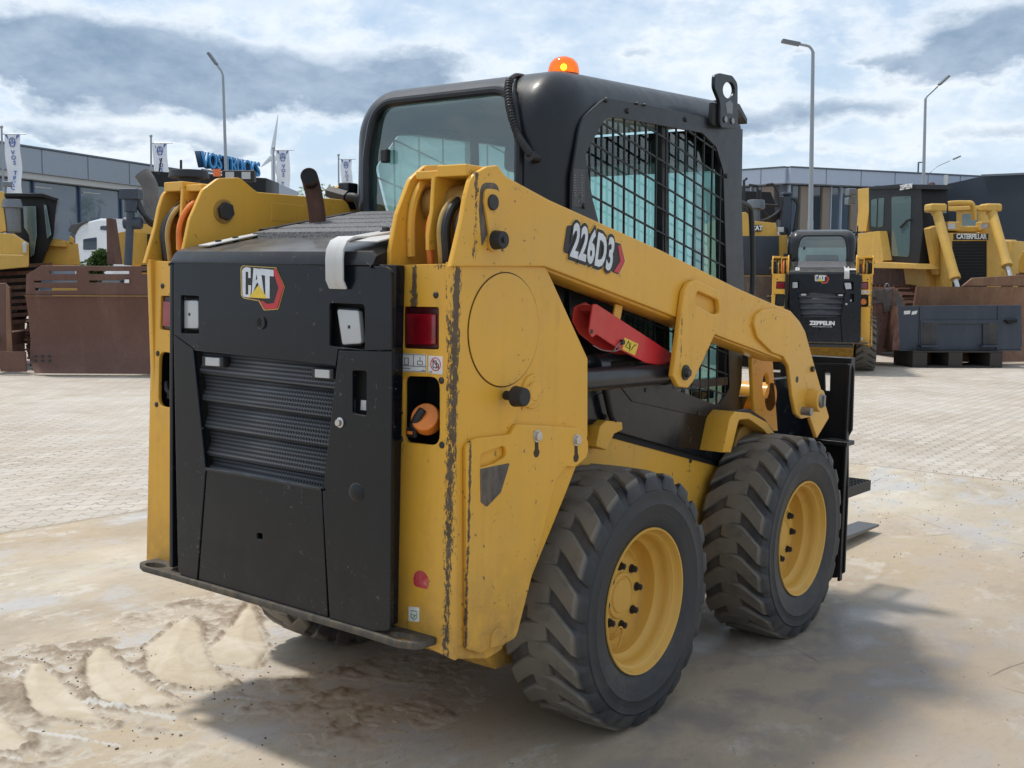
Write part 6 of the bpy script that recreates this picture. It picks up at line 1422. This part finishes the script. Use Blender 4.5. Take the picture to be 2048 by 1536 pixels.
# second dozer behind the right one, and a yellow corner at the frame edge
def extra_right():
    fm = frame(1985, 640, 23.5, YAW+math.pi+R(30)); use_frame(fm); root = empty('crawler_dozer', 'yellow dozer half hidden behind the right shoulder of the dozer with lift cylinders', 'bulldozer', fm)
    hd = splate('hood', [[(1965, 478), (2022, 482), (2026, 620), (1965, 620)]], .6, .45, M['yellow_far'], root, .02)
    bplate('radiator_guard', [[(1985, 478), (2025, 480), (2025, 600), (1985, 600)], [(1990, 492), (2018, 494), (2018, 595), (1990, 595)]], .1, .1, M['yellow_far'], root, .01)
    bplate('grille', [[(1988, 490), (2020, 492), (2020, 598), (1988, 598)]], .08, .03, M['matte'], root, .0)
    splate('cab', [[(1912, 420, .05), (1960, 418, .05), (1962, 480), (1912, 480)]], .8, .35, M['yellow_far'], root, .02); splate('cab_window', [[(1924, 428), (1954, 427), (1954, 462), (1924, 462)]], .81, .02, M['tealglass'], root, .004)
    splate('cab_roof', [[(1895, 413), (1958, 411), (1960, 420), (1895, 422)]], .85, .4, M['yellow_far'], root, .02)
    tracks(root, .65, 1.1, -3.0, -.2, 1)
    fm = frame(2075, 640, 21, YAW+math.pi+R(30)); use_frame(fm); root = empty('crawler_dozer', 'yellow machine corner just entering at the right edge of the frame', 'bulldozer', fm)
    splate('hood', [[(2036, 520, .1), (2045, 500, .1), (2160, 492), (2160, 560), (2036, 546)]], .6, 1.2, M['yellow_far'], root, .02)
    splate('lower_body', [[(2030, 546), (2160, 560), (2160, 620), (2040, 600)]], .58, 1.1, M['trackbrown'], root, .02); tracks(root, .65, 1.1, -2.4, 1.0, 1)
extra_right()

# ---- white lorry and hedge at the left
def lorry():
    fm = frame(185, 520, 34, YAW+math.pi+R(35)); use_frame(fm); root = empty('parked_truck', 'white truck cab parked in front of the glass building behind a shrub', 'truck', fm)
    splate('cab_body', [[(150, 470), (157, 452), (175, 443), (198, 437, .2), (222, 437), (224, 560), (150, 560)]], 1.2, 2.4, M['truckwhite'], root, .05)
    splate('sun_visor', [[(134, 462, .1), (142, 448, .1), (176, 442, .05), (160, 450), (146, 468)]], 1.25, 2.4, M['rubber'], root, .03)
    splate('side_window', [[(200, 452, .1), (222, 450), (222, 462), (200, 460)]], 1.21, .02, M['dkglass'], root, .01)
    splate('cab_window', [[(166, 478, .05), (193, 474, .05), (193, 500), (166, 500)]], 1.21, .02, M['dkglass'], root, .01)
    splate('windscreen', [[(138, 468), (150, 462), (152, 505), (140, 505)]], 1.15, 2.2, M['dkglass'], root, .02)
    bm = bmesh.new()
    for u in (0.3, -3.2):
        for s in (1, -1): cyl(bm, (u, 1.2*s, .5), (u, .9*s, .5), .5, n=24)
    F2('road_wheels', bm, 'rubber', root, .02)
    bm = bmesh.new(); box(bm, (-6, -.4, .7), (0, .4, .95)); F2('truck_frame', bm, 'matte', root)
lorry()
def leaves(bm, c, rad, n, s, r, sq=(1, 1, 1)):
    for _ in range(n):
        while True:
            v = Vector((r.uniform(-1, 1), r.uniform(-1, 1), r.uniform(-1, 1)))
            if v.length < 1: break
        if noise.noise(v*2.3+c) < -.12: continue
        p = c+Vector((v.x*rad*sq[0], v.y*rad*sq[1], v.z*rad*sq[2])); a = Vector((r.gauss(0, 1), r.gauss(0, 1), r.gauss(0, 1))).normalized(); b = a.orthogonal().normalized(); k = s*r.uniform(.6, 1.4)
        bm.faces.new([bm.verts.new(q) for q in (p-a*k, p+b*k*.45, p+a*k, p-b*k*.45)])
def plant(name, label, cat, px, base, top, D, w, leaf, s, n, group=None, seed=1):
    r = random.Random(seed); g0 = Wd(px, base, D); zt = Wd(px, top, D).z; root = empty(name, label, cat, Matrix.Translation((g0.x, g0.y, 0)), group)
    bm = bmesh.new(); H = zt
    for k in range(7 if w > 1.2 else 5):
        a = r.uniform(0, 6.28); tip = Vector((math.cos(a)*w*.6, math.sin(a)*w*.6, H*r.uniform(.55, .9))); m_ = tip*.45+Vector((0, 0, H*.12)); tube(bm, smoothpath([(0, 0, 0), m_, tip], 4), [.02*H*(1-.1*i) for i in range(9)], 6)
    F2('trunk' if cat == 'tree' else 'stems', bm, 'bark', root)
    bm = bmesh.new()
    for k in range(9): a = r.uniform(0, 6.28); q = r.uniform(0, .62)*w; leaves(bm, Vector((math.cos(a)*q, math.sin(a)*q, H*r.uniform(.45 if cat == 'tree' else .25, .85))), w*r.uniform(.35, .5), n//9, s, r, (1, 1, .8))
    o = F2('crown' if cat == 'tree' else 'foliage', bm, leaf, root, 0, 0)
plant('leafy_shrub', 'green shrub in front of the white truck beside the black blade cylinder', 'shrub', 186, 560, 474, 24, .62, 'shrub', .055, 5200, seed=3)
plant('leafy_shrub', 'tall green shrub at the right edge beneath the dark building', 'shrub', 2032, 600, 478, 33, .5, 'leaf', .06, 2400, seed=4)
for i, (px, top, D, w, lb) in enumerate(((655, 343, 60, 2.0, 'pale spring tree between the two nearest flags right of the exhaust pipe'), (606, 362, 62, 1.5, 'sparse young tree just left of the exhaust pipe'), (590, 372, 66, 1.6, 'low sparse tree beside the third flag'))):
    plant('spring_tree', lb, 'tree', px, 600, top, D, w, 'leaf', .09, 1500 if i else 2600, 'trees behind the yard', seed=20+i)

# ---- buildings
def glass_building():
    p0 = Wd(0, 560, 50); root = empty('showroom_building', 'long grey showroom with glass front and blue mullions at the left', 'building', Matrix.Translation((p0.x, p0.y, 0)))
    inv = Matrix.Translation((-p0.x, -p0.y, 0))
    A0, A1 = Wd(-420, 300, 41), Wd(430, 300, 65.5); A0.z = A1.z = 0; d = (A1-A0); L = d.length; d /= L; n = Vector((0, 0, 1)).cross(d); n = -n if n.dot(VF) < 0 else n
    Ht = Wd(0, 286, 50).z
    def bx(name, s0, s1, z0, z1, o0, o1, mat, par, bev=0):
        bm = bmesh.new(); c = inv @ (A0+d*(s0+s1)/2+n*(o0+o1)/2+Vector((0, 0, (z0+z1)/2))); obox(bm, c, d*(s1-s0)/2, n*(o1-o0)/2, Vector((0, 0, (z1-z0)/2))); return F2(name, bm, mat, par, bev)
    w = bx('wall', 0, L, 0, Ht-.1, .6, 14, 'fasciadk', root)
    bx('fascia', -.3, L, Ht-1.15, Ht, -.2, 14.2, 'fascia', root, .03); bx('soffit', -.2, L, Ht-1.42, Ht-1.16, .0, 1.2, 'soffit', root); bx('roof_edge', -.32, L+.02, Ht+.01, Ht+.09, -.25, 14.3, 'fasciadk', root)
    k = 0; s = 0; W_ = 3.1
    while s < L-.5:
        e = min(s+W_, L); wi = bx('window', s+.06, e-.06, 3.1, Ht-1.5, .45, .59, 'paneglass', root); bx('window', s+.06, e-.06, .5, 3.0, .45, .59, 'paneglass', root); bx('mullion', s-.05, s+.05, .3, Ht-1.45, .34, .58, 'mullion', root); s = e; k += 1
    for k in range(1, int(L/3.1)+1): bx('fascia_seam', k*3.1-.02, k*3.1+.02, Ht-1.14, Ht-.02, -.215, -.19, 'fasciadk', root)
    bx('transom', 0, L, 3.0, 3.1, .36, .57, 'mullion', root)
    for k in range(6): bx('strip_light', 9+k*3.4, 10.2+k*3.4, Ht-1.75, Ht-1.70, .40, .44, 'soffit', root)
    return A0, d, n, L, Ht
A0, dd_, nn_, LL, HT = glass_building()
# roof sign with raised letters
sm = Wd(462, 345, 62); sroot = empty('roof_sign', 'blue raised letters standing on the long showroom roof', 'sign', Matrix.Translation((sm.x, sm.y, 0)))
a0, a1 = Wd(404, 336, 57), Wd(520, 350, 62.5); sd_ = (a1-a0); sl_ = sd_.length; xd = sd_.normalized(); zd = Vector((0, 0, 1)); xh = Vector((xd.x, xd.y, 0)).normalized(); nd = xh.cross(zd)
hgt_ = (Wd(404, 303, 57)-Wd(404, 336, 57)).z
for mt, off, ofs, ext in (('signdark', .25, .02, .16), ('signblue', 0, .015, .05)):
    me = text_mesh('VOS TRUCKS', hgt_*1.32, ext, ofs, 1.0, spacing=1.0, align='LEFT'); xs_ = [v.co.x for v in me.vertices]; me.transform(Matrix.Scale(sl_/(max(xs_)-min(xs_)), 4, (1, 0, 0)))
    zz_ = a0.z+hgt_*.5; mt4 = Matrix((( xh.x, 0, nd.x, a0.x-sm.x-nd.x*off), (xh.y, 0, nd.y, a0.y-sm.y-nd.y*off), (0, 1, 0, zz_), (0, 0, 0, 1))); me.transform(mt4); finm('letters' if mt == 'signblue' else 'letter_returns', me, M[mt], sroot, smooth=0)
bm = bmesh.new(); iv = Vector((sm.x, sm.y, 0)); b0 = Vector((a0.x, a0.y, a0.z-.1))-iv; b1 = Vector((a1.x, a1.y, a0.z-.1))-iv; beam(bm, b0, b1, .12, .12)
for k in range(6): q = b0.lerp(b1, k/5); beam(bm, q, (q.x, q.y, HT-.5), .08, .08)
F2('sign_frame', bm, 'greymetal', sroot)
# low dark box behind the dozer, right end of the showroom
def simple_block(name, label, pts, back, mat, cat='building', extra=None):
    c = Wd(*pts[0]); root = empty(name, label, cat, Matrix.Translation((c.x, c.y, 0))); bm = bmesh.new(); iv = Vector((c.x, c.y, 0))
    top = [Wd(*p) for p in pts]; bt = [Vector((p.x, p.y, 0)) for p in top]; n = len(top)
    T_ = [bm.verts.new(p-iv) for p in top]+[bm.verts.new(p-iv+back) for p in top[::-1]]; B_ = [bm.verts.new(p-iv) for p in bt]+[bm.verts.new(p-iv+back) for p in bt[::-1]]; N = 2*n
    for p, q in zip(T_, B_): pass
    bm.faces.new(T_); bm.faces.new(B_[::-1])
    for i in range(N): bm.faces.new((T_[i], B_[i], B_[(i+1) % N], T_[(i+1) % N]))
    F2('wall', bm, mat, root); return root, iv
def office():
    back = VF*12; H1 = Wd(1575, 336, 62).z
    L_, C_, R_ = Wd(1380, 352, 66), Wd(1575, 336, 62), Wd(1966, 354, 67)
    for p in (L_, C_, R_): p.z = 0
    root = empty('office_building', 'two storey office with pale fascia and wood slat window bays behind the yard', 'building', Matrix.Translation((C_.x, C_.y, 0))); iv = C_.copy()
    for A_, B_ in ((L_, C_), (C_, R_)):
        d = B_-A_; L = d.length; d /= L; n = Vector((-d.y, d.x, 0)); n = -n if n.dot(VF) < 0 else n
        def bx(name, s0, s1, z0, z1, o0, o1, mat, bev=0):
            bm = bmesh.new(); c = A_+d*(s0+s1)/2+n*(o0+o1)/2+Vector((0, 0, (z0+z1)/2))-iv; obox(bm, c, d*(s1-s0)/2, n*(o1-o0)/2, Vector((0, 0, (z1-z0)/2))); return F2(name, bm, mat, root, bev)
        bx('wall', 0, L, 0, H1-.2, .5, 10, 'fasciadk'); bx('fascia', 0, L, H1-.85, H1, -.3, 10.2, 'officewhite', .02); bx('roof_edge', 0, L, H1+.005, H1+.08, -.35, 10.3, 'fasciadk'); bx('parapet_band', 0, L, 3.35, 4.2, .2, .49, 'officewhite', .02); bx('lower_wall', 0, L, .1, 3.3, .3, .48, 'fasciadk')
        for k in range(1, int(L/2.4)+1): bx('fascia_seam', k*2.4-.015, k*2.4+.015, H1-.84, H1-.01, -.315, -.29, 'fasciadk')
        s = .4; k = 0; r = random.Random(5)
        while s < L-1.4:
            w = (.62, .55, .75, .5)[k % 4]; mt = ('paneglass', 'wood', 'dkglass', 'wood', 'paneglass')[k % 5]
            if mt == 'wood':
                bx('wood_panel', s, s+w, 4.3, H1-.95, .25, .49, 'wood')
            else: bx('window', s, s+w, 4.3, H1-.95, .38, .48, mt); bx('window_frame', s-.06, s-.01, 4.25, H1-.9, .2, .48, 'officewhite')
            bx('window', s, s+w*.8, .9, 3.0, .22, .29, 'paneglass'); s += w+.10; k += 1
office()
rt_, iv = simple_block('warehouse', 'tall plain dark navy warehouse at the right edge', [(1966, 352, 58), (2300, 338, 50)], VF*20, 'navy')
bm = bmesh.new(); a, b = Wd(1964, 351, 57.9)-iv, Wd(2302, 337, 49.9)-iv; beam(bm, a, b, .15, .10); F2('roof_edge', bm, 'fasciadk', rt_)
bm = bmesh.new(); a, b = Wd(1966, 562, 57.7)-iv, Wd(2300, 562, 49.7)-iv; a.z = b.z = 0
for z0, z1, m in ((0, 2.6, 0),): obox(bm, (a+b)/2+Vector((0, 0, 1.3)), (b-a)/2, VF*.1, Vector((0, 0, 1.3)))
F2('pale_plinth', bm, 'officewhite', rt_)
# vans and sheds filling the gap behind the left dozer
rt_, iv = simple_block('box_truck', 'dark grey box body beside the work lamps of the left dozer', [(500, 358, 30), (545, 362, 33)], VF*4, 'fascia', 'truck')

# ---- lamp posts, flags, turbine
def lamp(label, px, pyb, pyt, D, armpx, armpy, r=.07, grp='street lamps round the yard'):
    b = Wd(px[0], pyb, D); root = empty('street_lamp', label, 'street lamp', Matrix.Translation((b.x, b.y, 0)), grp); top = Wd(px[1], pyt+12, D); iv = Vector((b.x, b.y, 0)); t = top-iv; lean = Vector((t.x, t.y, 0))
    bm = bmesh.new(); e = Wd(armpx, armpy, D)-iv; pts = [Vector((0, 0, 0)), lean*.5+Vector((0, 0, t.z*.5)), t]; m_ = Wd((px[1]*2+armpx)/3, pyt, D)-iv
    tube(bm, [Vector((0, 0, 0)), lean*.4+Vector((0, 0, t.z*.4))], [r*1.25, r], 12); tube(bm, [lean*.4+Vector((0, 0, t.z*.4)), t], [r*.9, r*.6], 12); F2('pole', bm, 'post', root)
    bm = bmesh.new(); tube(bm, smoothpath([t, t*.6+m_*.4+Vector((0, 0, .03)), m_, e*.75+m_*.25], 5), r*.5, 8); F2('arm', bm, 'post', root)
    bm = bmesh.new(); d = (e-m_); d.normalize(); beam(bm, e-d*.05, e+d*.45, .22, .09); F2('lamp_head', bm, 'greymetal', root, .02)
lamp('curved street lamp rising behind the left dozer above the roof letters', (460, 446), 560, 140, 38, 432, 127)
lamp('tallest street lamp directly behind the small skid steer at right', (1621, 1626), 560, 92, 30, 1596, 88, .075)
lamp('street lamp with its arm pointing right beside the right dozer cab', (1843, 1851), 560, 186, 42, 1880, 168, .08)
lamp('low street lamp over the office roof with a long bent arm', (1860, 1861), 560, 332, 72, 1908, 318, .05)
def small_post(label, px, pyt, D):
    b = Wd(px, 560, D); t = Wd(px, pyt, D); root = empty('street_lamp', label, 'street lamp', Matrix.Translation((b.x, b.y, 0)), 'street lamps round the yard'); bm = bmesh.new(); cyl(bm, (0, 0, 0), (0, 0, t.z), .05, n=8); F2('pole', bm, 'fasciadk', root); bm = bmesh.new(); beam(bm, (0, 0, t.z), VR*.35+Vector((0, 0, t.z)), .1, .06); F2('lamp_head', bm, 'fasciadk', root)
small_post('short dark lamp on the office roof line', 1828, 327, 66)
def flag(label, pole, top, fx0, fx1, fy0, fy1, D, n_letters):
    b = Wd(pole[1], 560, D); root = empty('banner_flag', label, 'flag', Matrix.Translation((b.x, b.y, 0)), 'white banner flags on tall poles'); iv = Vector((b.x, b.y, 0)); t = Wd(pole[0], top, D)-iv
    bm = bmesh.new(); cyl(bm, (0, 0, 0), t, .06, .04, 10); bmesh.ops.create_uvsphere(bm, u_segments=10, v_segments=6, radius=.07, matrix=Matrix.Translation(t)); F2('flag_pole', bm, 'post', root)
    w = (fx1-fx0)*D/F; h = (fy1-fy0)*D/F; o = Wd(fx0, fy0, D)-iv; r = random.Random(n_letters+int(fx0))
    def pt(s, q): return o+VR*(s*w+.03*math.sin(q*7+fx0))+Vector((0, 0, -q*h))+VF*(.10*w*math.sin(s*5+q*4+fx0)+.05*math.sin(q*11+s*2))*(.3+q)
    bm = bmesh.new(); ns, nq = 8, 26; gr = [[bm.verts.new(pt(i/ns, j/nq)) for j in range(nq+1)] for i in range(ns+1)]
    for i in range(ns):
        for j in range(nq): bm.faces.new((gr[i][j], gr[i][j+1], gr[i+1][j+1], gr[i+1][j]))
    cl = F2('banner', bm, 'flagcloth', root, 0, 80)
    arm = bmesh.new(); tube(arm, [Vector((t.x, t.y, o.z+.02)), o+VR*(w*1.35)+Vector((0, 0, .02))], .018, 6); F2('cross_arm', arm, 'post', root)
    H_ = w*.30; yv = .30*w/h*1.0
    for i, ch in enumerate('VOS TRUCKS'):
        q = (w*1.16+i*w*.325)/h
        if q > .97 or ch == ' ': continue
        me = text_mesh(ch, H_*1.25, .004, .006*w, 1.0); c = pt(.5, q)-VF*.03; me.transform(Matrix(((VR.x, 0, -VF.x, c.x), (VR.y, 0, -VF.y, c.y), (0, 1, 0, c.z), (0, 0, 0, 1)))); finm('banner_letter', me, M['flagink'], cl, smooth=0)
    bm = bmesh.new(); c = pt(.5, .38*w/h)-VF*.04
    tube(bm, [c+VR*math.cos(a)*w*.17+Vector((0, 0, math.sin(a)*w*.17)) for a in [i*math.pi/10 for i in range(20)]], w*.025, 6, True)
    tube(bm, [c+VR*a*w+Vector((0, 0, b_*w)) for a, b_ in ((-.20, -.1), (-.10, -.38), (.10, -.38), (.20, -.1))], w*.03, 6)
    for s0 in (-1, 1):
        k = [c+VR*(s0*w*.47)+Vector((0, 0, w*.36)), c+VR*(s0*w*.30)+Vector((0, 0, w*.36)), c+VR*(s0*w*.24)+Vector((0, 0, w*.04))]; bm.faces.new([bm.verts.new(p) for p in k])
    F2('banner_emblem', bm, 'flagink', cl, 0, 0)
    me = text_mesh('S', w*.26, .004, .004, 1.0); me.transform(Matrix(((VR.x, 0, -VF.x, c.x), (VR.y, 0, -VF.y, c.y), (0, 1, 0, c.z), (0, 0, 0, 1)))); finm('emblem_letter', me, M['flagink'], cl, smooth=0)
flag('leftmost white banner flag beside the left frame edge', (3, 12), 254, 10, 41, 269, 386, 45, 1)
flag('white banner flag above the left dozer exhaust', (302, 303), 272, 306, 335, 287, 400, 48, 2)
flag('white banner flag beside the wind turbine', (547, 549), 296, 552, 579, 301, 404, 50, 3)
flag('rightmost white banner flag next to the loader cab', (677, 679), 310, 682, 704, 319, 392, 56, 4)
tb = Wd(546, 380, 900); troot = empty('wind_turbine', 'distant white wind turbine beside the third flag', 'wind turbine', Matrix.Translation((tb.x, tb.y, 0))); hb = Wd(546, 316, 900)-Vector((tb.x, tb.y, 0))
bm = bmesh.new(); cyl(bm, (0, 0, 0), hb, 2.6, 1.5, 20); F2('tower', bm, 'turb', troot)
bm = bmesh.new(); beam(bm, hb-VF*4, hb+VF*5, 4, 4); bmesh.ops.create_uvsphere(bm, u_segments=12, v_segments=8, radius=2.2, matrix=Matrix.Translation(hb-VF*5)); F2('nacelle', bm, 'turb', troot, .5)
for (px, py) in ((556, 230), (522, 334), (566, 378)):
    tip = Wd(px, py, 895)-Vector((tb.x, tb.y, 0)); bm = bmesh.new(); h0 = hb-VF*5; tube(bm, [h0, h0.lerp(tip, .15), h0.lerp(tip, .6), tip], [.8, 1.9, 1.2, .25], 8); F2('rotor_blade', bm, 'turb', troot)
